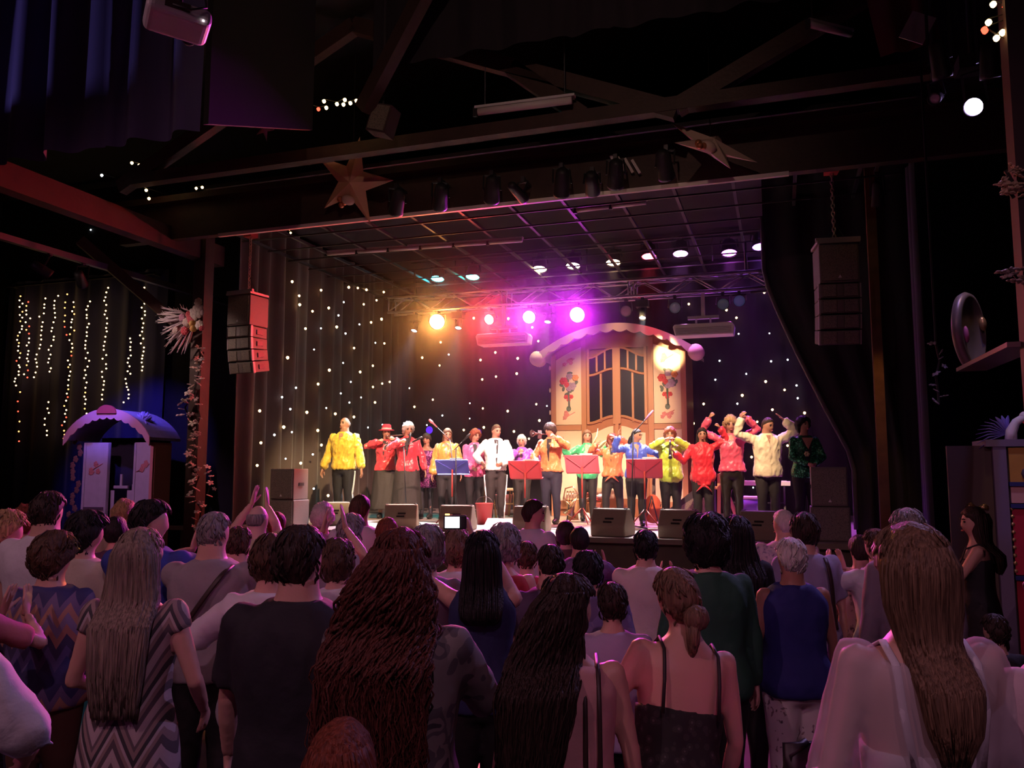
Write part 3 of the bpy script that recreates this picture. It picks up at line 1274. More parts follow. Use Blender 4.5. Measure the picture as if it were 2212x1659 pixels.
leg_r = drape('wing_curtain', 'black wing curtain tied back along a slanting edge', (-0.15, 12.4), (1.78, 12.1), 0.9, 6.2, DRAPE_BLACK, 0.5, 0.06, left_edge=ledge2, seed=9)
hem = MB()
hp = []
for k in range(18):
    z = 1.0 + 4.6 * k / 17
    e = ledge2(z)
    t = e / 1.953
    hp.append(Vector((-0.15 + 1.93 * t, 12.36 - 0.3 * t, z)))
hem.tube(hp, 0.035, 6)
hem.build('hem', mat('velvet_hem', (0.075, 0.055, 0.075), 0.7), leg_r, True)
drape('wing_curtain', 'black side curtain closing the stage beside the green sequin jacket', (1.9, 12.0), (1.9, 17.4), 0.9, 6.2, DRAPE_BLACK, 0.5, 0.06, seed=12)
drape('hall_curtain', 'dim purple pleated curtain hanging high behind the projector', (-13.0, 6.0), (-5.1, 6.0), 5.0, 8.0, DRAPE_PURPLE, 0.52, 0.10, seed=15)
mb = MB(); mb.add([(x, y, z) for x in (-5.06, -5.0) for y, z in ((6.0, 5.06), (7.75, 5.72), (7.75, 7.9), (6.0, 7.9))], [(0, 1, 2, 3), (7, 6, 5, 4), (0, 4, 5, 1), (1, 5, 6, 2), (2, 6, 7, 3), (3, 7, 4, 0)]); o = mb.build('roof_screen', mat('brown_black_panel', (0.014, 0.011, 0.009), 0.9)); tag(o, 'dark brown panel hanging from the roof beside the purple curtain', 'panel')
drape('hall_drape', 'faint black hanging behind the roof beams above the stage', (-4.6, 8.4), (4.4, 8.4), 6.7, 8.0, mat('roof_velvet', (0.020, 0.015, 0.022), 0.9), 0.5, 0.07, seed=19)
drape('corner_curtain', 'dark blue pleated curtain behind the hanging strings of lights', (-16.5, 13.4), (PV(352, 800, 13.4).x, 13.4), 0.0, 6.0, mat('blue_velvet', (0.020, 0.017, 0.07), 0.85, sheen=0.2), 0.6, 0.07, seed=22)

# ------------------------------------------------------------------ tiny lights
WARM = glow('bulb_warm', (1.0, 0.62, 0.26), 9)
COOL = glow('bulb_cool', (0.85, 0.95, 1.0), 7)
AMBER = glow('bulb_amber', (1.0, 0.42, 0.10), 5)
REDB = glow('bulb_red', (1.0, 0.06, 0.03), 5)
WIRE = mat('dark_wire', (0.012, 0.014, 0.010), 0.7)


def bulb_mesh(name, m):
    b = MB()
    b.lathe([(0.010, 0.0), (0.026, -0.012), (0.032, -0.030), (0.024, -0.050), (0.008, -0.064)], 8)
    return b.mesh(name, m, True)


BULB = {k: bulb_mesh('bulb_' + k, m) for k, m in (('w', WARM), ('c', COOL), ('a', AMBER), ('r', REDB))}


def star_at(px, py, kind, parent, plane, sc=None):
    sc = sc or (0.80 if kind == 'w' else 0.55) * rnd(0.85, 1.15)
    if plane == 'side':
        q = PU(px, py, -8.44)
        if q.y > 17.3:
            q = PV(px, py, 17.32)
    else:
        q = PV(px, py, 17.36)
    q.z += 0.03
    put('bulb', BULB[kind], parent, q, sc=(sc,) * 3)


def cropstars(pts, x0, y0, k, fn):
    for p in pts.split():
        a = p.split(',')
        fn(x0 + float(a[0]) / k, y0 + float(a[1]) / k, a[2])


# read off one enlarged view (540..1280 x 540..1100): x, y, colour
A_ = ('270,205,w 455,260,w 632,240,w 690,246,w 745,256,w 856,271,w 315,296,w 318,352,w 400,395,w 504,373,w 728,350,w 810,324,w 600,338,c 566,422,c 355,506,w 454,506,c '
      '555,494,w 611,538,c 700,480,c 775,465,w 842,443,w 410,642,c 241,690,w 802,598,c 860,600,w 666,630,w 596,727,c 508,770,w 786,743,w 705,782,w 294,886,c 436,860,w 645,848,c '
      '787,879,w 846,857,w 894,846,w 205,946,c 581,922,c 711,948,c 636,980,c 800,977,w 62,1032,w 258,1022,c 364,1040,w 488,1016,c 546,1050,w 665,1070,w 216,1134,w 434,1156,w '
      '268,1170,c 156,1187,c 70,1237,w 457,1250,w 402,1312,c 228,1341,c 325,1366,w 46,1382,w 466,1370,w 408,1531,c 500,1573,w 152,1610,w 755,1140,c 848,1122,c 788,1262,w')
cropstars(A_, 540, 540, 2192 / 740, lambda x, y, c: star_at(x, y, c, side, 'side'))
B_ = ('1046,320,w 1115,317,w 1432,437,w 1653,440,w 1220,592,w 1102,690,w 1213,741,w 1475,705,w 1570,657,w 1713,694,w 1707,792,w 1574,812,w 1486,830,w 944,952,c 880,1010,c 1052,1005,w '
      '1170,960,w 1407,985,c 1490,1016,w 1649,1032,w 1832,989,w 1900,1002,c 940,1080,c 1231,1062,c 1406,1083,c 1132,1124,c 1368,1153,w 1496,1136,w 1689,1162,w 1852,1092,w 1845,585,w '
      '1806,497,w 1020,888,c 1272,672,c 1490,1235,w 1785,1210,w')
cropstars(B_, 540, 540, 2192 / 740, lambda x, y, c: star_at(x, y, c, star, 'back'))
C_ = ('530,275,w 47,348,w 352,436,w 288,386,w 697,526,w 366,541,c 563,538,c 104,548,w 62,725,c 244,713,c 574,716,c 680,706,c 415,797,c 217,834,c 539,843,w 660,898,w 737,870,c 744,952,c '
      '389,931,w 358,987,c 142,987,w 582,1024,w 318,1064,c 788,1044,w 485,1102,w 685,1098,c 78,1112,w 679,1254,w 449,1327,w 459,1525,c')
cropstars(C_, 1472, 540, 2192 / 740, lambda x, y, c: star_at(x, y, c, star, 'back'))


def light_string(label, pts, kinds, group=None, sc=0.75, up=None):
    """A hanging wire with a bulb at each point."""
    base = Vector(pts[0])
    t = thing('light_string', label, 'string lights', base, group=group)
    wp = ([Vector((base.x, base.y, up))] if up else []) + [Vector(p) for p in pts]
    MB().tube([p - base + Vector((0, 0.008, 0.008)) for p in wp], 0.004, 4).build('wire', WIRE, t)
    for p, k in zip(pts, kinds):
        put('bulb', BULB[k], t, Vector(p) - base, sc=(sc,) * 3)
    return t


r_ = random.Random(4)
STR = [(47, 640, 36, 832, 26, .12), (62, 652, 55, 815, 20, .2), (94, 645, 76, 812, 18, 0), (121, 637, 104, 802, 18, 0), (162, 651, 134, 945, 34, .18), (143, 636, 140, 720, 7, .6),
       (192, 650, 184, 900, 28, .05), (229, 620, 224, 860, 26, 0), (283, 730, 272, 868, 17, 0), (312, 618, 304, 800, 22, 0), (104, 868, 100, 940, 7, 0), (40, 846, 38, 950, 6, .7)]
STRL = ['dense double row of amber lights hanging beside the corner curtain edge', 'thick amber light string hung close to its twin', 'string of warm lights slanting gently as it hangs', 'string of warm lights with a gap near its top',
        'longest light string ending above the pale caravan roof', 'short light string of dim red and amber bulbs', 'long light string fading to dim bulbs behind the caravan roof', 'light string starting highest with widely spaced bulbs at its top',
        'short dim light string hanging low over the blue caravan roof', 'lone light string hanging apart next to the flower spray', 'faint stub of lights hanging low beside the pale caravan', 'dim reddish lights below the dense double row']
RAIL_Z = PV(180, 604, 13.15).z
for (x0, y0, x1, y1, n, red), lb in zip(STR, STRL):
    pts, ks = [], []
    for i in range(n):
        t = i / (n - 1)
        pts.append(PV(x0 + (x1 - x0) * t + r_.uniform(-5, 5), y0 + (y1 - y0) * t + r_.uniform(-2, 2), 13.15))
        ks.append('r' if r_.random() < red * 0.5 else ('a' if r_.random() < red * 2 else 'w'))
    light_string(lb, pts, ks, 'hanging light strings by the corner curtain', 0.5, RAIL_Z)
rl = thing('curtain_rail', 'thin rail carrying the amber light strings', 'rail', (PV(15, 604, 13.15).x, 13.15, RAIL_Z))
xr = PV(335, 604, 13.15).x - rl.location.x
MB().box((xr / 2, 0, 0), (xr, 0.05, 0.04)).build('rail_bar', STEEL, rl)
for x in (0.1, xr / 2, xr - 0.1):
    MB().box((x, 0.2, 0.0), (0.03, 0.40, 0.03)).build('bracket', STEEL, rl)

light_string('bent string of warm lights dangling from the red side beam', [PU(x, y, -8.86) for x, y in ((285, 349), (301, 354), (317, 358), (322, 372), (320, 392), (316, 408), (322, 426))], 'wwwwwww', sc=0.7)
light_string('second bent string of lights on the red beam beside the brace', [PU(x, y, -8.86) for x, y in ((458, 413), (443, 419), (437, 402), (424, 404), (423, 423), (418, 438), (421, 456), (423, 474))], 'wwwwwwww', sc=0.7)
light_string('few lights along the beam near the red hoist', [PU(x, y, -8.86) for x, y in ((220, 376), (479, 460), (582, 472), (606, 487), (626, 494), (628, 501))], 'cwcwww', sc=0.6)
pts = [P(x, y, 9.6) for x, y in ((622, 243), (646, 240), (662, 235), (658, 222), (688, 232), (705, 229), (700, 215), (728, 221), (745, 212), (742, 222), (757, 219), (770, 214))]
light_string('clump of white and red lights in the dark roof', pts, 'wrwwrwwwwwww', sc=0.75, up=7.84)
pts = [P(x, y, 4.6) for x, y in ((2145, 3), (2172, 8), (2182, 28), (2135, 42), (2127, 60), (2176, 42), (2181, 56), (2165, 64), (2152, 76), (2126, 58), (2186, 94))]
light_string('cluster of bright bulbs high on the wooden hall column', pts, 'wrwwrwwwwrw', sc=0.62, up=7.9)
light_string('tiny red pilot lights on the far dark wall', [PV(x, y, 13.53) for x, y in ((230, 491), (196, 495))], 'rc', sc=0.5)


# ------------------------------------------------------------------ stage grid, tubes and truss
grid = thing('ceiling_grid', 'dark metal bar grid hung under the stage ceiling', 'grid', (-3.5, 13.6, 5.72))
mv = MB().box((0, 0, 0), (0.045, 6.6, 0.045)).mesh('bar_deep', STEEL)
mu = MB().box((0, 0, 0), (10.2, 0.022, 0.022)).mesh('bar_cross', STEEL)
for i in range(13):
    put('bar', mv, grid, (-5.0 + i * 0.80, 0, 0))
for i in range(10):
    put('bar', mu, grid, (0, -3.0 + i * 0.68, -0.04))
mb = MB(); mb.box((-3.5, 14.2, 6.35), (10.4, 7.6, 0.06)); struct('ceiling_stage', mb, mat('stage_ceiling', (0.030, 0.022, 0.030), 0.9))


def tube_light(label, a, b, segs, w=0.07, up=None):
    a, b = Vector(a), Vector(b)
    t = thing('fluorescent_tube', label, 'tube light', a)
    d = (b - a) / segs
    for k in range(segs):
        MB().tube([d * k + d * 0.03, d * (k + 1) - d * 0.03], w / 2, 8).build('tube', PIPE_W, t, True)
        MB().box(d * k, (0.05, 0.05, w * 1.3)).build('clip', BLACKPL, t)
    for f in ((0.1, 0.9) if up else ()):
        c0 = d * segs * f
        MB().tube([c0 + Vector((0, 0, w * 0.6)), Vector((c0.x, c0.y, up - a.z))], 0.008, 5).build('hanger', STEEL, t)
    MB().bar(Vector((0, 0, w * 0.6)), d * segs + Vector((0, 0, w * 0.6)), w * 0.9, 0.03).build('housing', WHITEPL, t)
    return t


tube_light('long unlit tube reddened by the stage lights under the grid', PV(705, 549, 12.5), PV(1130, 519, 12.5), 6, 0.07, 5.70)
tube_light('short pale tube under the grid behind the header', PV(1243, 455, 11.4), PV(1398, 437, 11.4), 2, 0.07, 5.70)
tube_light('bare white tube fixed in the dark roof above the header', PV(1027, 243, 8.8), PV(1242, 216, 8.8), 1, 0.09, 7.86)
tube_light('faint tube in the roof near the red cloth', P(1745, 52, 8.0), P(1840, 75, 8.4), 1, 0.07, 7.86)

TR_V, TR_W = 14.0, 0.29
tl, trr = PV(845, 658, TR_V), PV(1672, 610, TR_V)
tz = (tl.z + trr.z) / 2
TL = trr.x - tl.x
truss = thing('lighting_truss', 'aluminium box truss hung across the stage with lamps under it', 'truss', (tl.x, TR_V, tz))
mc = MB().tube([(0, 0, 0), (TL, 0, 0)], 0.026, 10).mesh('chord', ALU, True)
for y in (-1, 1):
    for z in (-1, 1):
        put('chord', mc, truss, (0, y * TR_W / 2, z * TR_W / 2))
nb = 16
st = TL / nb
br = MB().tube([(0, 0, -TR_W / 2), (st, 0, TR_W / 2)], 0.013, 6).mesh('brace_up', ALU, True)
bd = MB().tube([(0, 0, TR_W / 2), (st, 0, -TR_W / 2)], 0.013, 6).mesh('brace_down', ALU, True)
bh = MB().tube([(0, -TR_W / 2, 0), (st, TR_W / 2, 0)], 0.012, 6).mesh('brace_flat', ALU, True)
bp = MB().tube([(0, 0, -TR_W / 2), (0, 0, TR_W / 2)], 0.016, 6).mesh('post', ALU, True)
for k in range(nb):
    for y in (-1, 1):
        put('brace', br if k % 2 == 0 else bd, truss, (k * st, y * TR_W / 2, 0))
    put('brace', bh, truss, (k * st, 0, TR_W / 2))
for x in (0.02, 2.34, 2.44, 4.7, 4.8, TL - 0.02):
    for y in (-1, 1):
        put('post', bp, truss, (min(x, TL), y * TR_W / 2, 0))
for x in (0.5, TL - 0.45):
    MB().tube([(x, 0, TR_W / 2), (x, 0, 5.68 - tz)], 0.02, 6).build('hanger', STEEL, truss)

# two white boxes slung under the truss
def slung(label, px, ybar, ytop, pxw):
    q = PV(px, ybar, TR_V - 0.05)
    t = thing('slung_heater', label, 'heater', (q.x, q.y, q.z))
    up = tz - TR_W / 2 - q.z
    MB().box((0, 0, up / 2), (0.06, 0.06, up)).build('stem', WHITEPL, t)
    MB().box((0, 0, 0.0), (0.52, 0.09, 0.05)).build('crossbar', WHITEPL, t)
    for sx in (-0.12, 0.12):
        MB().box((sx, 0, -0.07), (0.03, 0.03, 0.12)).build('bracket', WHITEPL, t)
    h = MB()
    h.prism([(-0.50, -0.16), (-0.47, -0.12), (0.47, -0.12), (0.52, -0.18), (0.50, -0.33), (-0.46, -0.33)], -0.16, 0.16)
    bevel(h.build('housing', WHITEPL, t), 0.015)
    sl = MB().box((0, 0, 0), (0.92, 0.012, 0.012)).mesh('louvre', mat('heater_louvre', (0.35, 0.33, 0.34), 0.5))
    for k in range(5):
        put('louvre', sl, t, (0.01, -0.165, -0.20 - k * 0.026))


slung('white slatted heater box under the truss near the red lamp', 1088, 708, 735, 108)
slung('white slatted heater box under the truss beside the caravan roof', 1519, 686, 713, 120)


# ------------------------------------------------------------------ stage lamps
LENSDARK = mat('dark_lens', (0.05, 0.04, 0.06), 0.15)


def par(name, label, loc, aim, col=None, core=30.0, watt=0.0, ang=40, rad=0.095, hang=0.25, group=None, blend=0.7, dark=None, length=0.26, mount=None):
    """A can lamp: clamp, yoke, can, lens; hangs by its yoke from the pipe above."""
    loc = Vector(loc)
    t = thing(name, label, 'stage lamp', loc, group=group)
    d = (Vector(aim) - loc).normalized()
    R = d.to_track_quat('Z', 'Y').to_matrix()
    MB().lathe([(rad * 0.45, -length), (rad * 0.8, -length * 0.9), (rad * 0.92, -length * 0.5), (rad * 1.0, -length * 0.1), (rad * 1.06, 0.0), (rad * 1.06, 0.03), (rad * 0.97, 0.03), (rad * 0.95, -0.01)], 18, rot=R).build('can', BLACKPL, t, True)
    lens = MB().lathe([(rad * 0.05, 0.018), (rad * 0.6, 0.015), (rad * 0.95, 0.002), (rad * 0.95, -0.02)], 18, rot=R)
    lens.build('lens', glow('lens_%02d_%02d_%02d_%d' % (col[0] * 50, col[1] * 50, col[2] * 50, core), col, core) if col else (dark or LENSDARK), t, True)
    y = MB()
    side_ = d.cross(Vector((0, 0, 1)))
    side_ = side_.normalized() if side_.length > 0.1 else Vector((1, 0, 0))
    mid = -d * length * 0.4
    for sg in (-1, 1):
        y.bar(mid + side_ * sg * rad * 1.15, Vector((0, 0, hang - 0.05)) + side_ * sg * rad * 1.15 * 0.9, 0.02, 0.012)
    y.bar(Vector((0, 0, hang - 0.05)) - side_ * rad * 1.1, Vector((0, 0, hang - 0.05)) + side_ * rad * 1.1, 0.02, 0.02)
    y.build('yoke', BLACKPL, t)
    MB().box((0, 0, hang - 0.01), (0.05, 0.05, 0.07)).build('clamp', STEEL, t)
    if mount:                                     # bracket from the clamp to what carries it
        MB().bar((0, 0, hang), Vector((0, 0, hang)) + Vector(mount), 0.04, 0.03).build('bracket', STEEL, t)
    if watt:
        spot('beam', loc + d * 0.06, aim, col, watt, ang, blend, 0.05, t)
    return t


ROW_V = 15.2
pipe_b = thing('lamp_bar', 'dark pipe carrying a row of coloured can lamps behind the truss', 'pipe', PV(1290, 560, ROW_V) + Vector((0, 0, 0.22)))
ROW = [(945, 601, (0.05, 0.75, 0.85), 'teal'), (1021, 597, (0.05, 0.85, 0.62), 'sea green'), (1166, 580, (1.0, 0.88, 0.45), 'pale yellow'), (1238, 573, (1.0, 0.80, 0.50), 'cream'),
       (1325, 566, (1.0, 0.62, 0.32), 'peach'), (1402, 553, (1.0, 0.05, 0.08), 'red'), (1470, 547, (0.85, 0.25, 1.0), 'lilac'), (1575, 545, (0.80, 0.12, 1.0), 'magenta'), (1642, 532, (0.45, 0.12, 1.0), 'violet')]
row_pts = []
ROW_AIM = {}
ROW_W = {'teal': 300, 'sea green': 300, 'red': 1300, 'lilac': 1200, 'magenta': 1400, 'violet': 1000}
for px, py, c, nm in ROW:
    q = PV(px, py, ROW_V)
    row_pts.append(q)
    par('can_lamp', nm + ' can lamp shining down from the bar behind the truss', q, ROW_AIM.get(nm, (q.x + 0.1, q.y - 1.5, 1.2)), c, 26, ROW_W.get(nm, 1000), 56, 0.145, 0.28)
zb = max(p.z for p in row_pts) + 0.25
pipe_b.location = (row_pts[0].x, ROW_V, zb)
MB().tube([(-0.6, 0, 0), (row_pts[-1].x - row_pts[0].x + 0.5, 0, 0)], 0.024, 8).build('pipe', STEEL, pipe_b, True)
for x in (0.4, 3.2, 5.6):
    MB().tube([(x, 0, 0), (x, 0, 5.70 - zb)], 0.012, 6).build('hanger', STEEL, pipe_b)
for (px, py, c, nm), q in zip(ROW, row_pts):
    if zb - q.z > 0.29:
        MB().tube([(q.x - row_pts[0].x, 0, q.z + 0.26 - zb), (q.x - row_pts[0].x, 0, 0)], 0.012, 6).build('drop_rod', STEEL, pipe_b)

TV = TR_V
TRL = [(944, 695, (1.0, 0.40, 0.08), 'amber', 70, 260, .15), (1057, 690, (1.0, 0.05, 0.05), 'red', 60, 420, .10), (1143, 685, (0.95, 0.10, 0.85), 'pink', 60, 280, .12), (1247, 680, (0.85, 0.03, 1.0), 'magenta', 70, 420, .145)]
AIMS = [(-3.2, 5, 1.6), (-5.6, 9, 2.8), (-3.4, 4, 1.6), (-3.6, 3.0, 1.6)]
for (px, py, c, nm, core, wt, rd), aim in zip(TRL, AIMS):
    q = PV(px, py, TV)
    par('can_lamp', nm + ' can lamp under the truss glaring into the hall', q, aim, c, core, wt * 4.0, 100 if nm == 'red' else 60, rd, tz - TR_W / 2 - q.z - 0.02, mount=(0, 0.16, 0.01))
SMALL = [(895, 713, (0.85, 0.80, 1.0), 'lilac white', (-6.9, 13.0, 0.9)), (990, 707, (1, 0.97, 0.95), 'clear white', (-5.6, 12.8, 0.9)), (1183, 694, (1, 0.75, 1.0), 'pinkish white', (-4.0, 12.5, 0.9)), (1388, 685, (0.90, 0.97, 1.0), 'cold white', (-2.2, 12.6, 0.9))]
for px, py, c, nm, aim in SMALL:
    q = PV(px, py, TV)
    t = par('moving_head', nm + ' moving head lamp tilted down under the truss', q, (aim[0], 12.1, aim[2]), c, 25, 2600, 38, 0.06, tz - TR_W / 2 - q.z - 0.02, length=0.22, mount=(0, 0.16, 0.01))
    MB().box((0, 0, tz - TR_W / 2 - q.z - 0.12), (0.22, 0.18, 0.12)).build('base_box', BLACKPL, t)
DIM = [(1352, 672, (0.30, 0.12, 0.15)), (1458, 665, (0.20, 0.16, 0.22)), (1562, 657, (0.12, 0.12, 0.18)), (1597, 650, (0.12, 0.12, 0.35)), (1683, 651, (0.16, 0.14, 0.50))]  # cans that throw no beam; a faint glow is put into each lens
for (px, py, c), nm in zip(DIM, ('dull red', 'grey', 'smoky', 'deep blue', 'pale blue')):
    q = PV(px, py, TV)
    par('can_lamp', nm + ' glassed can lamp with a faint glow put into its lens under the truss', q, CAM, None, rad=0.10, hang=tz - TR_W / 2 - q.z - 0.02, mount=(0, 0.16, 0.01) if px < 1672 else (-0.45, 0.14, 0.01), dark=mat('lens_' + nm.replace(' ', '_'), c, 0.2, emit=0.15))
q = PV(1683, 651, TV)

# lamps on the header: they light the players from the front, so one sees their black backs
FOH = [(855, 456), (950, 444), (1062, 430), (1213, 416), (1330, 398), (1440, 380)]
FT = [(-7.3, 12.6, 2.0), (-6.4, 13.7, 2.2), (-5.2, 13.7, 2.0), (-3.9, 13.7, 2.0), (-2.8, 13.8, 2.0), (-0.9, 13.2, 2.1)]
FC = [(1.0, 0.72, 0.38), (1.0, 0.54, 0.42), (1.0, 0.57, 0.50), (1.0, 0.62, 0.50), (1.0, 0.66, 0.45), (1.0, 0.64, 0.42)]
FOH_GAIN = 2.7
FW_ = [900, 1000, 1100, 1100, 1000, 700]
for (px, py), aim, c, wt, nm in zip(FOH, FT, FC, FW_, ('next to the gold star', 'second along from the gold star', 'by the middle of the header', 'just past the middle of the header', 'beside the pale clamps', 'under the pale star')):
    q = PV(px, py, 9.62)
    par('front_lamp', 'black front lamp clamped to the header ' + nm, q, aim, c, 0.8, wt * FOH_GAIN, 30, 0.10, 0.36, length=0.34, mount=(0, 0.33, 0))
q = PV(1130, 428, 9.62)  # extra lamp added to throw the hot spot on the caravan panel
par('front_lamp', 'small black profile lamp added on the header to light the caravan panel', q, (-2.0, 15.6, 4.0), (1.0, 0.72, 0.34), 0.8, 16000, 6, 0.07, 0.26, length=0.36, mount=(0, 0.33, 0), blend=0.8)
q = PV(1280, 412, 9.62)  # extra wash added to brighten the whole caravan front
par('front_lamp', 'black wash lamp added on the header to brighten the caravan', q, (-3.1, 15.6, 2.9), (1.0, 0.66, 0.40), 0.8, 2600, 26, 0.09, 0.28, length=0.32, mount=(0, 0.33, 0))
q = PV(1345, 350, 9.86)
cl = thing('clamp_frame', 'bundle of pale clamps on the header beside a front lamp', 'clamp', q)
for i in range(4):
    MB().bar((i * 0.09 - 0.15, 0, 0.10 - 0.03 * i), (i * 0.09 - 0.05, 0, -0.12 - 0.02 * i), 0.035).build('clamp', PIPE_W, cl)

# violet moving head on the hall side, aimed at the audience
q = P(2104, 230, 6.4)
t = par('moving_head', 'bright violet white moving head lamp by the hall wall', q, (-1.2, 1.6, 1.2), (0.62, 0.40, 1.0), 60, 260, 80, 0.075, 0.35, length=0.25)
MB().box((0, 0, 0.36), (0.22, 0.2, 0.12)).build('base_box', BLACKPL, t)
MB().tube([(0, 0, 0.4), (0, 0, 8.0 - q.z)], 0.02, 6).build('drop_pipe', STEEL, t)
q2 = P(2020, 212, 6.4)
t = par('can_lamp', 'small silver unlit lamp beside the violet moving head', q2, (-2, 2, 1), None, rad=0.05, hang=0.2, dark=PIPE_W, length=0.15)
MB().tube([(0, 0, 0.2), (0, 0, 8.0 - q2.z)], 0.015, 6).build('drop_pipe', STEEL, t)

# unseen lamps added behind the camera to fill the audience's backs
for k, (x, y, wt, c) in enumerate(((-3.4, -2.2, 230, (1.0, 0.45, 0.60)), (1.4, -2.4, 230, (0.95, 0.45, 0.72)), (-7.5, 0.5, 130, (1.0, 0.5, 0.6)))):
    par('fill_lamp', ('rose', 'pink', 'salmon')[k] + ' fill lamp added unseen under the roof over the hall', (x, y, 6.4), (x * 0.4 - 1.0, y + 5.5, 0.6), c, 8, wt, 80, 0.11, 1.42)
par('fill_lamp', 'amber rose fill lamp added in the roof to brighten the header', (-1.2, 2.4, 6.5), (-3.6, 9.6, 5.75), (1.0, 0.62, 0.50), 4, 130, 75, 0.09, 1.35)  # added lamp, brightens the header boards and the paper stars
# a blue and a rose lamp over the small caravan by the corner
for (x, y, z), aim, c, wt, nm, an in (((-10.05, 9.4, 5.0), (-11.6, 12.1, 2.9), (0.16, 0.10, 1.0), 800, 'blue', 38), ((-10.05, 7.6, 5.0), (-11.3, 11.5, 1.5), (0.80, 0.36, 0.85), 300, 'rose', 40), ((-10.05, 8.8, 5.0), (-8.95, 10.55, 3.35), (1.0, 0.66, 0.58), 110, 'warm white', 60), ((-10.05, 4.2, 5.9), (-7.6, 6.0, 6.8), (0.42, 0.34, 1.0), 130, 'lavender', 90)):
    par('can_lamp', nm + (' can lamp on the rail above the small caravan' if nm in ('blue', 'rose') else (' can lamp added on the rail to light the flower post' if y > 8 else ' can lamp added on the rail to light the purple curtain')), (x, y, z - 0.35), aim, c, 6, wt, an, 0.08, 0.32 if z < 5.5 else 2.3)  # warm white and lavender ones are added to brighten post and curtain
par('can_lamp', 'amber can lamp lighting the wing post', (1.2, 10.3, 5.0), (1.25, 11.45, 2.75), (1.0, 0.50, 0.16), 4, 60, 16, 0.07, 0.40, mount=(0, -0.28, 0.02))

# amber and violet lamps added to brighten the fairground booth and its rooster
for dx, c, nm, aim, wt in ((0.0, (1.0, 0.62, 0.30), 'amber', P(2200, 1080, 7.0), 45), (-0.35, (0.35, 0.30, 1.0), 'violet', P(2185, 925, 7.0), 60)):
    q = P(2150 + dx * 300, 330, 6.0)
    par('can_lamp', nm + ' can lamp added to brighten the fairground booth', (q.x, q.y, 4.9), aim, c, 0.6, wt, 36, 0.07, 3.05)
# ------------------------------------------------------------------ the wooden caravan front on the stage
CAR_WOOD = mat('caravan_wood', (0.34, 0.125, 0.055), 0.5, var=0.2, vscale=5, bump=0.1, bscale=20)
CAR_WOOD2 = mat('caravan_moulding', (0.42, 0.19, 0.09), 0.45)
CREAM = mat('cream_panel', (0.72, 0.55, 0.38), 0.6)
SCALLOP = mat('roof_valance', (0.74, 0.52, 0.46), 0.6, var=0.1)
GLASS_D = mat('dark_pane', (0.008, 0.005, 0.014), 0.4, spec=0.2)
FL_RED = mat('painted_red', (0.55, 0.06, 0.06), 0.6)
FL_PINK = mat('painted_pink', (0.62, 0.22, 0.20), 0.6)
FL_ORANGE = mat('painted_orange', (0.75, 0.30, 0.08), 0.6)
FL_GREEN = mat('painted_green', (0.10, 0.14, 0.10), 0.6)
FL_LILAC = mat('painted_lilac', (0.35, 0.25, 0.35), 0.6)

CV = 15.6
car = thing('showman_caravan', 'brown wooden showman caravan with curved roof, dark windows and flower panels', 'caravan', (-3.02, CV, STAGE_Z))
BW, WALL_H = 1.34, 3.15                       # half width, side height
ARC = 0.55


def arc_z(x, half=1.50, base=WALL_H, rise=ARC):
    return base + rise * (1 - (x / half) ** 2)


def arch(y0, y1, x0, x1, zlo, zhi, n=12):     # panel whose top follows the roof
    out = [(x0, zlo)] + [(x1, zlo)]
    for i in range(n + 1):
        x = x1 + (x0 - x1) * i / n
        out.append((x, zhi(x)))
    return MB().prism(out, y0, y1)


# body shell and the flower panels
arch(0.06, 1.3, -BW, BW, 0.0, lambda x: arc_z(x) - 0.04).build('body', CAR_WOOD, car)
for sx in (-1, 1):
    x0, x1 = sorted((sx * 1.24, sx * 0.72))
    arch(0.02, 0.07, x0, x1, 1.80, lambda x: arc_z(x) - 0.22).build('flower_panel', CREAM, car)
    MB().box(((x0 + x1) / 2, 0.045, 1.0), (0.52, 0.05, 1.40)).build('lower_panel', CREAM, car)
    for xx in (sx * 1.29, sx * 0.665):
        arch(0.0, 0.09, xx - 0.05, xx + 0.05, 0.0, lambda x: arc_z(x) - 0.10).build('stile', CAR_WOOD2, car)
    MB().box((sx * 0.98, 0.03, 1.74), (0.52, 0.08, 0.10)).build('rail', CAR_WOOD2, car)
    MB().box((sx * 0.98, 0.03, 0.22), (0.52, 0.08, 0.16)).build('rail', CAR_WOOD2, car)


def petal_flower(mbm, x, z, r, n=6, y=0.0, rr=None):
    rr = rr or random
    for k in range(n):
        a = 6.283 * k / n + rr.uniform(-.2, .2)
        mbm.ell((x + math.cos(a) * r * 0.55, y, z + math.sin(a) * r * 0.55), (r * 0.5, 0.008, r * 0.42), 8, 4)
    mbm.ell((x, y - 0.004, z), (r * 0.35, 0.010, r * 0.35), 8, 4)


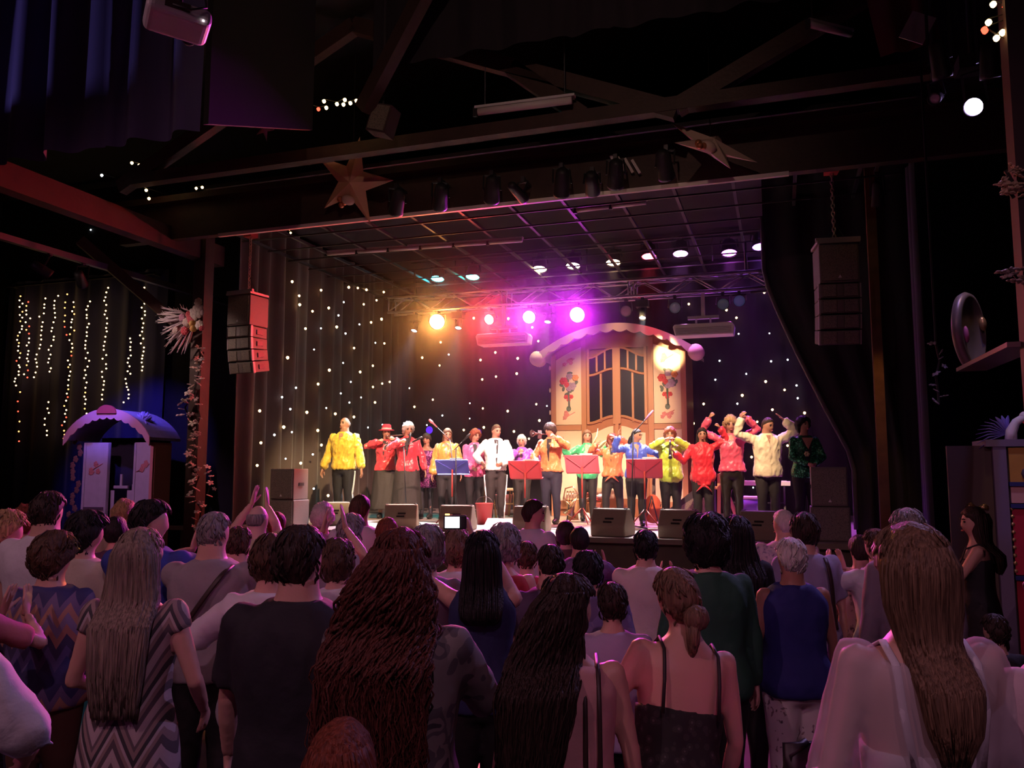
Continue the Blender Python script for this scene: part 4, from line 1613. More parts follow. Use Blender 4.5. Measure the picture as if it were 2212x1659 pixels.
def bouquet(x, z, parent, y=0.02, sc=1.0, seed=1):
    rr = random.Random(seed)
    g = MB()
    for k in range(14):
        a = rr.uniform(0, 6.28)
        q = rr.uniform(0.08, 0.22) * sc
        g.ell((x + math.cos(a) * q * 0.8, y, z + math.sin(a) * q), (0.030 * sc, 0.006, 0.052 * sc), 8, 4, rot=Matrix.Rotation(rr.uniform(0, 3), 3, 'Y'))
    g.tube([(x, y, z - 0.15 * sc), (x + 0.01, y, z - 0.48 * sc)], 0.02 * sc, 6)
    g.ell((x, y, z - 0.50 * sc), (0.05 * sc, 0.006, 0.06 * sc), 8, 4)
    g.build('painted_leaves', FL_GREEN, parent, True)
    for nm, m, pts in (('painted_rose', FL_RED, [(-.10, .06, .085)]), ('painted_rose', FL_RED, [(-.03, -.02, .06)]), ('painted_lily', FL_ORANGE, [(.14, .12, .07)]), ('painted_peony', FL_LILAC, [(.07, -.05, .09)]), ('painted_peony', FL_LILAC, [(.01, -.10, .06)]), ('painted_peony', FL_LILAC, [(.02, .15, .07)]),
                       ('painted_ribbon', FL_RED, [(-.05, -.26, .05), (.05, -.26, .05), (0, -.32, .04)])):
        f = MB()
        for dx, dz, r in pts:
            petal_flower(f, x + dx * sc, z + dz * sc, r * sc, 6, y - 0.004, rr)
        f.build(nm, m, parent, True)


def sprig(x, z, parent, y=0.018, sc=1.0, seed=2):
    rr = random.Random(seed)
    f = MB()
    for k in range(5):
        petal_flower(f, x + rr.uniform(-.10, .10) * sc, z + rr.uniform(-.07, .07) * sc, 0.045 * sc, 5, y, rr)
    f.tube([(x - 0.12 * sc, y, z - 0.08), (x, y, z), (x + 0.13 * sc, y, z + 0.07)], 0.008, 5)
    f.build('painted_sprig', FL_PINK, parent, True)


for sx in (-1, 1):
    bouquet(sx * 0.98, 2.62, car, seed=4 + sx)
    sprig(sx * 0.98, 3.06, car, seed=7 + sx)
    sprig(sx * 0.98, 1.98, car, seed=9 + sx)
    sprig(sx * 0.98, 1.25, car, seed=12 + sx)

# double door with divided windows
for sx in (-1, 1):
    leaf = MB()
    leaf.box((sx * 0.31, 0.035, 1.62), (0.60, 0.05, 3.24))
    dl = leaf.build('door_leaf', CAR_WOOD, car)
    zt0, zt1, zm, zb_ = 3.23, 3.32, 2.80, 1.86
    # sloping top and bottom edges, higher towards the middle
    def edge(z_out, z_in, f):
        return z_out + (z_in - z_out) * sst(0, 1, f)
    xo, xi = 0.55, 0.08

    def pane(xa, xb, lo, hi):
        pts = []
        n = 6
        for i in range(n + 1):
            x = xa + (xb - xa) * i / n
            pts.append((sx * x, lo((xo - x) / (xo - xi))))
        for i in range(n + 1):
            x = xb + (xa - xb) * i / n
            pts.append((sx * x, hi((xo - x) / (xo - xi))))
        MB().prism(pts, -0.004, 0.03).build('pane', GLASS_D, dl)
    lo_b = lambda f: edge(1.82, 1.95, f)
    hi_b = lambda f: edge(2.74, 2.86, f)
    lo_t = lambda f: edge(2.80, 2.92, f)
    hi_t = lambda f: edge(3.12, 3.30, f)
    xs = [xi, 0.30, 0.34, xo]
    pane(0.34, xo, lo_b, hi_b)
    pane(xi, 0.29, lo_b, hi_b)
    for xa, xb in ((0.41, xo), (0.245, 0.375), (xi, 0.21)):
        pane(xa, xb, lo_t, hi_t)
    # mouldings round the panes
    fr = MB()
    for f0, f1, fn in ((0, 1, lo_b), (0, 1, lambda f: (hi_b(f) + lo_t(f)) / 2), (0, 1, hi_t)):
        pts = [(sx * (xo - (xo - xi) * i / 8), -0.015, fn(i / 8)) for i in range(9)]
        fr.tube(pts, 0.028 if fn is lo_b else 0.022, 6)
    for x, a, b in ((0.315, 1.84, 2.80), (0.393, 2.84, 3.18), (0.228, 2.86, 3.25)):
        fr.bar((sx * x, -0.012, a), (sx * x, -0.012, b), 0.036, 0.03)
    for x in (xo + 0.02, xi - 0.03):
        fr.bar((sx * x, -0.012, 1.80), (sx * x, -0.012, 3.30), 0.05, 0.04)
    fr.build('window_bars', CAR_WOOD2, dl)
    lowp = MB()
    pts = [(sx * xo, 0.35), (sx * xi, 0.35)] + [(sx * (xi + (xo - xi) * i / 8), edge(1.62, 1.76, 1 - i / 8)) for i in range(9)]
    lowp.prism(pts, 0.0, 0.03)
    lowp.build('lower_panel', CREAM, dl)
    sprig(sx * 0.31, 1.25, dl, y=-0.004, seed=20 + sx)
arch(-0.01, 0.08, -0.62, 0.62, 3.30, lambda x: arc_z(x) - 0.12).build('door_head', CAR_WOOD, car)
MB().box((0, -0.005, 1.65), (0.07, 0.05, 3.3)).build('meeting_stile', CAR_WOOD2, car)

# roof and its scalloped valance
RH = 1.56
rf = MB()
n = 28
outl = [(-RH + 2 * RH * i / n, arc_z(-RH + 2 * RH * i / n, 1.56) - 0.02) for i in range(n + 1)]
outl += [(x, z + 0.07) for x, z in reversed(outl)]
rf.prism(outl, -0.25, 1.45)
rf.build('roof', SCALLOP, car, False)
vs_ = MB()
tr = [(-RH + 2 * RH * i / n, arc_z(-RH + 2 * RH * i / n, 1.56) + 0.05) for i in range(n + 1)]
lo = []
N = 84
for i in range(N + 1):
    x = -RH + 2 * RH * i / N
    lo.append((x, arc_z(x, 1.56) - 0.075 - 0.05 * abs(math.sin(i * math.pi / 7))))
vs_.prism(tr + list(reversed(lo)), -0.31, -0.25)
vs_.build('valance', SCALLOP, car)
for sx in (-1, 1):
    MB().lathe([(0.02, -0.32), (0.13, -0.31), (0.15, -0.28), (0.15, -0.05), (0.10, -0.02)], 16, c=(sx * 1.56, 0, WALL_H - 0.03), rot=Matrix.Rotation(math.pi / 2, 3, 'X') @ Matrix.Rotation(math.pi, 3, 'X')).build('roof_scroll', SCALLOP, car, True)
for z in (2.95, 2.5, 2.05, 1.6):
    MB().ell((-1.36, -0.01, z), (0.02, 0.02, 0.05), 6, 4).build('edge_bead', CREAM, car, True)

# ------------------------------------------------------------------ small caravan booth by the corner
BC = PV(262, 900, 11.6)
bo = thing('caravan_booth', 'small pale caravan booth with rounded roof under blue light', 'booth', (BC.x, BC.y, 0), math.radians(10))
bo.scale = (0.78, 0.78, 1.0)
LILACW = mat('booth_white', (0.52, 0.45, 0.50), 0.6, var=0.15, vscale=7)
BROOF = mat('booth_roof_canvas', (0.30, 0.27, 0.42), 0.8, var=0.2)
BVAL = mat('booth_valance', (0.60, 0.32, 0.36), 0.6)
bw = 0.86
MB().box((0, 0.62, 1.2), (2 * bw, 0.10, 2.4)).build('back_wall', mat('booth_inside', (0.02, 0.015, 0.02), 0.9), bo)
for sx, wdt in ((-1, 0.62), (1, 0.46)):
    xx = sx * (bw - wdt / 2)
    MB().box((xx, 0.0, 1.15), (wdt, 0.07, 2.30)).build('front_panel', LILACW, bo)
    for dx in (-1, 1):
        MB().box((xx + dx * (wdt / 2 - 0.03), -0.045, 1.15), (0.05, 0.03, 2.28)).build('stile', LILACW, bo)
    for z in (0.55, 0.72, 0.95, 1.12):
        MB().box((xx, -0.045, z), (wdt - 0.1, 0.03, 0.05)).build('rail', mat('booth_slot', (0.10, 0.06, 0.09), 0.7), bo)
    sprig(xx, 1.85, bo, y=-0.05, sc=1.3, seed=33 + sx)
MB().box((bw + 0.01, 0.32, 1.15), (0.06, 0.66, 2.3)).build('side_wall', mat('booth_salmon', (0.60, 0.28, 0.22), 0.6), bo)
MB().box((bw + 0.0, -0.05, 1.15), (0.07, 0.06, 2.3)).build('corner_post', mat('booth_post', (0.62, 0.25, 0.20), 0.5), bo)
MB().box((-bw - 0.01, 0.32, 1.15), (0.06, 0.66, 2.3)).build('side_wall', LILACW, bo)
# half door with a small window and a slanting stair side
dr = MB().box((0.02, 0.16, 0.72), (0.58, 0.05, 1.44)).build('half_door', LILACW, bo)
MB().box((0.0, 0.12, 1.30), (0.30, 0.03, 0.34)).build('pane', GLASS_D, dr)
MB().box((0.0, 0.125, 1.50), (0.36, 0.04, 0.05)).build('rail', LILACW, dr)
MB().box((-0.0, 0.125, 1.62), (0.05, 0.04, 0.22)).build('knob_post', LILACW, dr)
for z in (0.80, 0.92):
    MB().box((0.0, 0.125, z), (0.30, 0.03, 0.06)).build('slot', mat('booth_slot', (0.1, 0.06, 0.09), 0.7), dr)
MB().prism([(0.30, 0.0), (0.50, 0.0), (0.50, 1.20), (0.34, 1.55), (0.30, 1.55)], 0.08, 0.14).build('stair_side', LILACW, dr)
rr_ = MB()
n = 20
ro = 1.06
barc = lambda x: 2.33 + 0.50 * max(0, 1 - (x / ro) ** 2) ** 0.8
tp_ = [(-ro + 2 * ro * i / n, barc(-ro + 2 * ro * i / n)) for i in range(n + 1)]
rr_.prism(tp_ + [(x, z + 0.05) for x, z in reversed(tp_)], -0.48, 0.75)
rr_.build('roof', BROOF, bo)
vv = MB()
N = 60
lo = [(-ro + 2 * ro * i / N, barc(-ro + 2 * ro * i / N) - 0.10 - 0.035 * abs(math.sin(i * math.pi / 5))) for i in range(N + 1)]
vv.prism([(x, z + 0.06) for x, z in tp_] + list(reversed(lo)), -0.52, -0.48)
vv.build('valance', BVAL, bo)
MB().prism([(0.16 * math.cos(a) * 1.5, 2.80 + 0.15 * math.sin(a)) for a in (math.pi * i / 10 for i in range(11))], -0.56, -0.50).build('roof_crest', mat('crest_red', (0.40, 0.06, 0.06), 0.6), bo)
tf = MB()
rr = random.Random(3)
for k in range(60):
    a = rr.uniform(0, 6.28)
    b_ = rr.uniform(0.1, 1.5)
    d = Vector((math.cos(a) * math.cos(b_), math.sin(a) * math.cos(b_), math.sin(b_)))
    tf.tube([(0.62, -0.1, 2.60), Vector((0.62, -0.1, 2.62)) + d * 0.16, Vector((0.66, -0.12, 2.58)) + d * 0.27], [0.02, 0.03, 0.006], 5)
tf.build('tinsel_tuft', mat('tuft_blue', (0.35, 0.33, 0.60), 0.7), bo, True)
gl = MB()
for k in range(14):
    q = (-bw - 0.15 + rr.uniform(-.12, .12), -0.1, 0.9 + k * 0.11)
    petal_flower(gl, q[0], q[2], 0.07, 5, q[1], rr)
gl.build('flower_garland', mat('dry_rose', (0.22, 0.10, 0.09), 0.7), bo, True)

# ------------------------------------------------------------------ flower post: spray and blossom garlands
def garland(label, path, n, m, r=0.05, cat='garland', seed=5, leafm=None, spread=0.09, skip=0):
    path = [Vector(p) for p in path]
    t = thing('flower_garland', label, cat, path[0])
    rr = random.Random(seed)
    MB().tube([p - path[0] for p in path], 0.012, 5).build('cord', WIRE, t)
    for k in range(n):
        f = skip + k / (n - 1) * (len(path) - 1 - skip)
        i = min(int(f), len(path) - 2)
        q = path[i].lerp(path[i + 1], f - i) - path[0] + Vector((rr.uniform(-1, 1), rr.uniform(-1, 0.2), rr.uniform(-.5, .5))) * spread
        b_ = MB()
        R = Matrix.Rotation(rr.uniform(0, 6), 3, 'Z') @ Matrix.Rotation(rr.uniform(-1, 1), 3, 'X')
        rad = r * rr.uniform(0.7, 1.3)
        for j in range(5):
            a = 6.283 * j / 5
            b_.ell(R @ Vector((math.cos(a) * rad * 0.6, math.sin(a) * rad * 0.6, 0.01)), (rad * 0.5, rad * 0.34, rad * 0.16), 6, 4, rot=R @ Matrix.Rotation(a, 3, 'Z'))
        b_.ell((0, 0, 0.01), (rad * 0.22,) * 3, 6, 4)
        b_.build('blossom', m, t, True, loc=q)
    return t


BLOSSOM = mat('white_blossom', (0.80, 0.68, 0.60), 0.6)
PV_ = 10.55
garland('white blossom garland winding down the wooden stage post', [PV(x, y, PV_) for x, y in ((432, 745), (430, 800), (420, 850), (400, 880), (415, 920), (425, 965), (405, 1000), (430, 1030), (415, 1070), (435, 1100), (425, 1160))], 46, BLOSSOM, 0.060, seed=8)
garland('second blossom strand hanging beside the wooden stage post', [PV(x, y, PV_) for x, y in ((440, 760), (420, 840), (432, 900), (420, 945))], 14, mat('grey_blossom', (0.5, 0.45, 0.45), 0.6), 0.05, seed=9)
garland('small blossom sprigs leaning out from the foot of the post', [PV(x, y, PV_) for x, y in ((450, 1010), (455, 1040), (448, 1070))], 6, BLOSSOM, 0.05, seed=10)
q = PV(425, 695, 10.4)
sprayt = thing('flower_spray', 'large spray of feathery grasses, apples and flowers on the stage post', 'flowers', q)
rr = random.Random(12)
for k in range(46):
    a = rr.uniform(math.radians(150), math.radians(250)) if k < 36 else rr.uniform(math.radians(110), math.radians(270))
    L = rr.uniform(0.35, 0.66)
    d = Vector((math.cos(a), -0.25 + rr.uniform(-.2, .2), math.sin(a) * 0.95))
    s = MB()
    p0 = Vector((0, 0, 0))
    p1 = d * L * 0.5 + Vector((0, 0, 0.04))
    p2 = d * L + Vector((0, 0, -0.06 * rr.random()))
    s.tube([p0, p1, p1.lerp(p2, 0.5), p2], [0.005, 0.007, 0.016, 0.003], 5)
    for j in range(4):
        b0 = p1.lerp(p2, 0.2 + j * 0.2)
        s.tube([b0, b0 + (d + Vector((rr.uniform(-.6, .6), 0, rr.uniform(-.6, .6)))) * 0.07], [0.006, 0.002], 4)
    s.build('plume', mat('plume_grey', (0.52, 0.44, 0.46), 0.7), sprayt, True)
for x, z, r, c in ((.12, .28, .075, 'white'), (.05, .10, .11, 'white'), (-.02, .02, .08, 'red'), (.12, .14, .12, 'white'), (.02, -.05, .07, 'gold'), (.04, -.13, .07, 'gold'), (-.10, -.02, .07, 'white'),
                   (-.12, -.16, .07, 'red'), (.16, -.08, .08, 'white'), (.2, -.13, .05, 'red'), (-.3, -.14, .06, 'white'), (-.05, .1, .06, 'red'), (-.18, .06, .06, 'pink')):
    m = {'white': mat('petal_white', (0.62, 0.52, 0.46), 0.6), 'red': mat('petal_red', (0.55, 0.05, 0.08), 0.5), 'gold': mat('apple_gold', (0.72, 0.45, 0.14), 0.4), 'pink': mat('petal_pink', (0.55, 0.25, 0.35), 0.6)}[c]
    f = MB()
    if c == 'gold':
        f.ell((0, 0, 0), (r * 0.8, r * 0.8, r * 0.8), 12, 8)
        f.tube([(0, 0, r * 0.7), (0.01, 0, r)], 0.006, 4)
        f.build('apple', m, sprayt, True, loc=(x, -0.12, z))
    else:
        for ring, cnt in ((0.62, 7), (0.32, 5)):
            for j in range(cnt):
                a = 6.283 * j / cnt + ring
                f.ell((math.cos(a) * r * ring, -0.02 * (1 - ring), math.sin(a) * r * ring), (r * 0.42, 0.02, r * 0.42), 7, 5)
        f.build('bloom', m, sprayt, True, loc=(x, -0.12, z))


# ------------------------------------------------------------------ loudspeakers
def grille_box(mbn, parent, c, s, mbody=None, badge=True, bz=None, rot=None):
    b = MB().box((0, 0, 0), s).build(mbn, mbody or CABINET, parent, loc=c)
    if rot:
        b.rotation_euler = rot
    bevel(b, 0.012)
    g = MB().box((0, -s[1] / 2 - 0.008, 0), (s[0] * 0.90, 0.02, s[2] * 0.90)).build('grille', GRILLE, b)
    if badge:
        z = -s[2] * 0.36 if bz is None else bz
        MB().prism([(-0.022, z - 0.016), (0.022, z - 0.016), (0.0, z + 0.022)], -s[1] / 2 - 0.026, -s[1] / 2 - 0.016).build('badge', GOLDBADGE, b)
    return b


def chain(parent, a, b, link=0.07, r=0.008):
    a, b = Vector(a), Vector(b)
    n = int((b - a).length / (link * 0.72))
    mbm = MB()
    for k in range(n):
        c = a.lerp(b, (k + 0.5) / n)
        pts = []
        for i in range(9):
            t = 2 * math.pi * i / 8
            w, h = math.cos(t) * link * 0.28, math.sin(t) * link * 0.5
            pts.append(c + (Vector((w, 0, h)) if k % 2 else Vector((0, w, h))))
        mbm.tube(pts, r, 5, cap=False)
    return mbm.build('chain', mat('chain_steel', (0.42, 0.36, 0.28), 0.4, 0.8), parent, True)


def line_array(label, x, y, ztop, rz, chain_top, sidem=None):
    t = thing('line_array', label, 'loudspeaker', (x, y, ztop), rz)
    w, dp = 0.46, 0.42
    MB().box((0, -0.02, 0.02), (w + 0.04, dp, 0.035)).build('flying_frame', mat('frame_grey', (0.35, 0.30, 0.28), 0.5, 0.4), t)
    MB().box((0, -dp / 2 + 0.02, 0.05), (w + 0.06, 0.04, 0.05)).build('flying_bar', mat('frame_grey', (0.35, 0.30, 0.28), 0.5, 0.4), t)
    grille_box('bass_cabinet', t, (0, 0, -0.25), (w, dp, 0.48), sidem or CABINET, True, -0.17)
    z = -0.50
    yy = 0.0
    tilt = 0.0
    for k in range(4):
        h = 0.172
        c = MB()
        c.prism([(-w / 2, -h / 2), (w / 2, -h / 2), (w / 2, h / 2), (-w / 2, h / 2)], -dp * 0.46, dp * 0.46)
        cb = c.build('array_cabinet', sidem or CABINET, t, loc=(0, yy, z - h / 2))
        cb.rotation_euler = (tilt, 0, 0)
        bevel(cb, 0.012)
        for sx in (-1, 1):
            MB().box((sx * w * 0.27, -dp * 0.46 - 0.006, 0), (w * 0.34, 0.02, h * 0.84)).build('grille', GRILLE, cb)
        MB().box((0, -dp * 0.46 - 0.004, 0), (w * 0.16, 0.014, h * 0.8)).build('horn', mat('horn_grey', (0.16, 0.13, 0.11), 0.5), cb)
        for sx in (-1, 1):
            MB().box((sx * (w / 2 + 0.008), -dp * 0.40, 0), (0.018, 0.045, h * 1.02)).build('rigging', mat('frame_grey', (0.35, 0.30, 0.28), 0.5, 0.4), cb)
        MB().box((w / 2 + 0.005, 0.02, 0.0), (0.014, 0.13, h * 0.42)).build('handle', BLACKPL, cb)
        z -= h + 0.006
        yy += 0.012 + 0.014 * k
        tilt += math.radians(3.5)
    chain(t, (0, 0, 0.06), (0.0, 0.0, chain_top - ztop))
    MB().tube([(0.16, 0.0, 0.04), (0.0, 0, 0.35)], 0.006, 4).build('sling', BLACKPL, t)
    MB().box((0, 0, chain_top - ztop + 0.12), (0.16, 0.16, 0.26)).build('hoist', mat('hoist_red', (0.35, 0.03, 0.03), 0.5), t)
    return t


q = PV(537, 642, 10.7)
line_array('hanging loudspeaker column beside the flower spray, side lit rose', q.x, q.y, q.z, math.radians(-6), 5.55)
q = PV(1803, 535, 10.6)
line_array('hanging loudspeaker column in shadow beside the black wing curtain', q.x, q.y, q.z, math.radians(8), 5.55)


def stack(label, px, py, v, w=0.44):
    q = PV(px, py, v)
    t = thing('speaker_stack', label, 'loudspeaker', (q.x, q.y, STAGE_Z))
    h = q.z - STAGE_Z
    grille_box('bass_cabinet', t, (0, 0, h * 0.23), (w + 0.04, 0.45, h * 0.46), badge=False)
    grille_box('top_cabinet', t, (0, 0, h * 0.73), (w, 0.42, h * 0.53), bz=-h * 0.19)
    for sx in (-1, 1):
        MB().box((sx * (w / 2 + 0.006), 0, h * 0.73), (0.012, 0.14, 0.05)).build('handle', BLACKPL, t)


stack('grille fronted loudspeaker stack standing before the brown side curtain', 626, 1012, 11.4)
stack('grille fronted loudspeaker stack standing beside the green sequin jacket', 1788, 1008, 11.5)


def wedge(label, px, py, v, rz=0.0):
    q = PZ(px, py, STAGE_Z)
    q = Vector((PV(px, py, v).x, v, STAGE_Z))
    t = thing('floor_monitor', label, 'loudspeaker', q, math.radians(rz))
    w, h = 0.50, 0.38
    outl = [(-0.24, 0.0), (0.22, 0.0), (0.24, 0.10), (0.02, h), (-0.15, h), (-0.26, 0.16)]   # y,z side view, back towards the hall
    b_ = MB()
    n = len(outl)
    vs = [(-w / 2, y, z) for y, z in outl] + [(w / 2, y, z) for y, z in outl]
    b_.add(vs, [tuple(range(n)), tuple(reversed(range(n, 2 * n)))] + [(i, (i + 1) % n, (i + 1) % n + n, i + n) for i in range(n)])
    bb = b_.build('cabinet', mat('wedge_brown', (0.26, 0.21, 0.135), 0.6, bump=0.15, bscale=80), t)
    bevel(bb, 0.02, 3)
    g = MB()
    a, c = Vector((0, 0.235, 0.12)), Vector((0, 0.03, h - 0.01))
    mid = (a + c) / 2
    d = (c - a)
    g.box(mid + Vector((0, 0.012, 0.010)), (w * 0.9, 0.02, d.length * 0.92), Matrix.Rotation(math.atan2(-d.y, d.z) * 1.0, 3, 'X'))
    g.build('grille', GRILLE, t)
    for k, z in enumerate((0.20, 0.245)):                          # the twin handle slots
        f = (z - 0.16) / (h - 0.16)
        MB().box((0.02 * k, -0.26 + 0.11 * f - 0.004, z), (0.12, 0.03, 0.018), Matrix.Rotation(-0.45, 3, 'X')).build('handle_slot', mat('slot_black', (0.01, 0.008, 0.006), 0.8), t)
    for sx in (-1, 1):
        MB().box((sx * (w / 2 - 0.03), -0.10, h + 0.004), (0.04, 0.06, 0.012)).build('corner_cap', STEEL, t)
    return t


wedge('floor monitor at the stage edge before the man in yellow', 722, 1120, 12.0, 30)
wedge('floor monitor at the stage edge before the red hat', 868, 1140, 11.6, 20)
wedge('floor monitor at the stage edge behind the raised phone', 990, 1140, 11.6, 10)
wedge('floor monitor at the stage edge before the purple dress', 1150, 1145, 11.7, 5)
wedge('floor monitor at the stage edge before the orange knotted shirt', 1325, 1150, 11.35, -8)
wedge('floor monitor at the stage edge before the lime shirt', 1472, 1150, 11.35, -12)
wedge('floor monitor at the stage edge before the raised white sleeves', 1648, 1155, 11.35, -15)


# ------------------------------------------------------------------ music stands, microphones, small things on the stage
def music_stand(label, px, py, v, m, rz=0, w=0.56, h=0.30, tilt=18):
    q = PV(px, py, v)
    t = thing('music_stand', label, 'music stand', (q.x, q.y, STAGE_Z), math.radians(180 + rz))
    H = q.z - STAGE_Z
    R = Matrix.Rotation(math.radians(-tilt), 3, 'X')
    d = MB()
    d.box((0, 0, H), (w, 0.016, h), R)
    ds = d.build('desk', m, t)
    lip = MB()
    lip.box(Vector((0, -0.04, H)) + R @ Vector((0, 0, -h / 2)), (w, 0.08, 0.016), R)
    lip.build('ledge', m, t)
    rib = MB()
    rib.box(Vector((0, 0.014, H)), (0.05, 0.014, h * 0.98), R)
    for a in (-1, 1):
        rib.bar(Vector((a * w * 0.45, 0.014, H)) + R @ Vector((0, 0, h * 0.40)), Vector((a * 0.02, 0.014, H)) + R @ Vector((0, 0, -h * 0.2)), 0.012, 0.01)
        rib.bar(Vector((a * w * 0.49, 0.0, H)) + R @ Vector((0, 0, h * 0.49)), Vector((a * w * 0.49, 0.0, H)) + R @ Vector((0, 0, -h * 0.49)), 0.02, 0.03)
    rib.build('desk_ribs', m, t)
    MB().tube([(0, 0, 0.28), (0, 0, H - 0.05)], 0.014, 8).build('pole', mat('stand_red_pole', (0.40, 0.04, 0.03), 0.4), t, True)
    MB().tube([(0, 0, 0.24), (0, 0, 0.45)], 0.02, 8).build('collar', BLACKPL, t, True)
    for k in range(3):
        a = k * 2.094 + 0.5
        MB().tube([(0, 0, 0.30), (math.cos(a) * 0.28, math.sin(a) * 0.28, 0.012)], 0.011, 6).build('leg', mat('stand_red_pole', (0.40, 0.04, 0.03), 0.4), t, True)
    sh = MB()
    sh.box(Vector((-0.08, -0.016, H + 0.03)), (0.22, 0.006, 0.29), R)
    sh.build('sheet_music', mat('paper', (0.75, 0.72, 0.70), 0.7), t)
    return t


RED_DESK = mat('desk_red', (0.50, 0.045, 0.055), 0.45)
music_stand('blue music stand before the orange shirted singer', 977, 1008, 12.9, mat('desk_blue', (0.08, 0.08, 0.42), 0.45), 12, tilt=40)
music_stand('red music stand before the white haired player in purple', 1134, 1014, 12.75, RED_DESK, -6)
music_stand('pinkish red music stand before the woman with green sleeves', 1257, 1002, 13.0, mat('desk_pink', (0.60, 0.10, 0.14), 0.45), -4)  # desk coloured a pinkish red
music_stand('dark red music stand before the woman in blue', 1392, 1011, 12.9, mat('desk_dark_red', (0.36, 0.02, 0.05), 0.45), 6)


def mic_stand(label, base, top, tip, micr=0.022, mcol=None):
    base = Vector(base)
    t = thing('microphone_stand', label, 'microphone', base)
    top, tip = Vector(top) - base, Vector(tip) - base
    for k in range(3):
        a = k * 2.094
        MB().tube([(0, 0, 0.06), (math.cos(a) * 0.26, math.sin(a) * 0.26, 0.012)], 0.009, 6).build('leg', BLACKPL, t)
    MB().tube([(0, 0, 0.05), top], 0.010, 6).build('pole', BLACKPL, t, True)
    MB().tube([top - (tip - top) * 0.25, tip], 0.008, 6).build('boom', BLACKPL, t, True)
    d = (tip - top).normalized()
    MB().tube([tip - d * 0.02, tip + d * 0.10, tip + d * 0.11, tip + d * 0.18], [0.012, 0.018, micr, micr * 0.8], 8).build('microphone', mcol or BLACKPL, t, True)
    return t


a = PV(965, 930, 13.3)
mic_stand('boom stand with a long reddish microphone above the purple dress', (a.x + 0.25, 13.3, STAGE_Z), PV(972, 950, 13.3), PV(942, 921, 13.3), 0.03, mat('mic_red', (0.55, 0.12, 0.14), 0.4))
mic_stand('boom stand with a slim pink microphone before the caravan door', (PV(1360, 940, 12.6).x, 12.6, STAGE_Z), PV(1368, 936, 12.6), PV(1395, 905, 12.6), 0.016, mat('mic_pink', (0.7, 0.3, 0.6), 0.35))
mic_stand('boom stand reaching towards the pink blouse', (PV(985, 1000, 12.7).x, 12.7, STAGE_Z), PV(985, 968, 12.7), PV(1000, 953, 12.7))
mic_stand('boom stand crossing before the red blouses', (PV(880, 1000, 12.6).x, 12.6, STAGE_Z), PV(872, 965, 12.6), PV(893, 954, 12.6))

# blue lamps standing low behind the players
for px, py, nm in ((928, 929, 'brighter violet blue'), (1033, 934, 'darker violet blue')):
    q = PV(px, py, 16.6)
    t = thing('floor_lamp', nm + ' round lamp on a stick behind the players', 'stage lamp', (q.x, q.y, STAGE_Z))
    MB().tube([(0, 0, 0.02), (0, 0, q.z - STAGE_Z)], 0.014, 6).build('pole', BLACKPL, t)
    MB().lathe([(0.16, 0.0), (0.15, 0.02), (0.02, 0.03)], 14).build('base', BLACKPL, t)
    R = Matrix.Rotation(math.pi / 2, 3, 'X')
    MB().lathe([(0.04, -0.14), (0.08, -0.10), (0.09, 0.0), (0.086, 0.012)], 16, c=(0, 0, q.z - STAGE_Z), rot=R).build('can', BLACKPL, t, True)
    MB().lathe([(0.083, 0.014), (0.02, 0.022)], 16, c=(0, 0, q.z - STAGE_Z), rot=R).build('lens', glow('lens_floor_' + nm[:4], (0.10, 0.02, 0.9), 1.6 if px < 1000 else 0.5), t, True)


def simple(name, label, cat, loc, parts, rz=0.0, group=None):
    t = thing(name, label, cat, loc, rz, group)
    for pn, mbx, m, sm in parts:
        mbx.build(pn, m, t, sm)
    return t


def stool(label, px, v, m, h=0.62):
    q = PV(px, 1100, v)
    parts = [('seat', MB().lathe([(0.10, h), (0.17, h), (0.18, h + 0.02), (0.17, h + 0.05), (0.05, h + 0.055)], 16), mat('stool_seat', (0.5, 0.3, 0.18), 0.5), True)]
    for k in range(4):
        a = k * 1.571 + 0.6
        parts.append(('leg', MB().tube([(math.cos(a) * 0.11, math.sin(a) * 0.11, h), (math.cos(a) * 0.2, math.sin(a) * 0.2, 0.0)], 0.017, 6), m, True))
    parts.append(('ring', MB().tube([(math.cos(t_) * 0.165, math.sin(t_) * 0.165, 0.25) for t_ in (6.283 * i / 16 for i in range(17))], 0.009, 5, cap=False), m, True))
    simple('bar_stool', label, 'stool', (q.x, q.y, STAGE_Z), parts)


stool('wooden bar stool standing behind the pink blouse', 1050, 14.5, mat('stool_wood', (0.40, 0.20, 0.09), 0.5), 0.62)
stool('wooden stool behind the white haired player', 1105, 15.0, mat('stool_wood', (0.4, 0.2, 0.09), 0.5), 0.50)


def bucket(label, px, py, v, m, r=0.13, h=0.30):
    q = PV(px, py, v)
    simple('bucket', label, 'bucket', (q.x, q.y, STAGE_Z), [('pail', MB().lathe([(r * 0.75, 0.0), (r, h), (r * 1.06, h + 0.01), (r * 0.98, h + 0.012), (r * 0.72, 0.03)], 18), m, True),
           ('handle', MB().tube([(math.cos(t_) * r, 0, h + math.sin(t_) * r * 0.8) for t_ in (math.pi * i / 10 for i in range(11))], 0.006, 5), STEEL, True)])


bucket('red bucket on the stage behind the white shirted man', 1046, 1120, 12.95, mat('bucket_red', (0.6, 0.06, 0.06), 0.4), 0.15, 0.34)
bucket('wide pink bucket behind the white shirted man', 1088, 1110, 15.5, mat('bucket_pink', (0.6, 0.22, 0.24), 0.5), 0.17, 0.40)
bucket('cream bucket standing near the brass horn', 1240, 1118, 14.6, mat('bucket_cream', (0.7, 0.42, 0.2), 0.5), 0.15, 0.36)

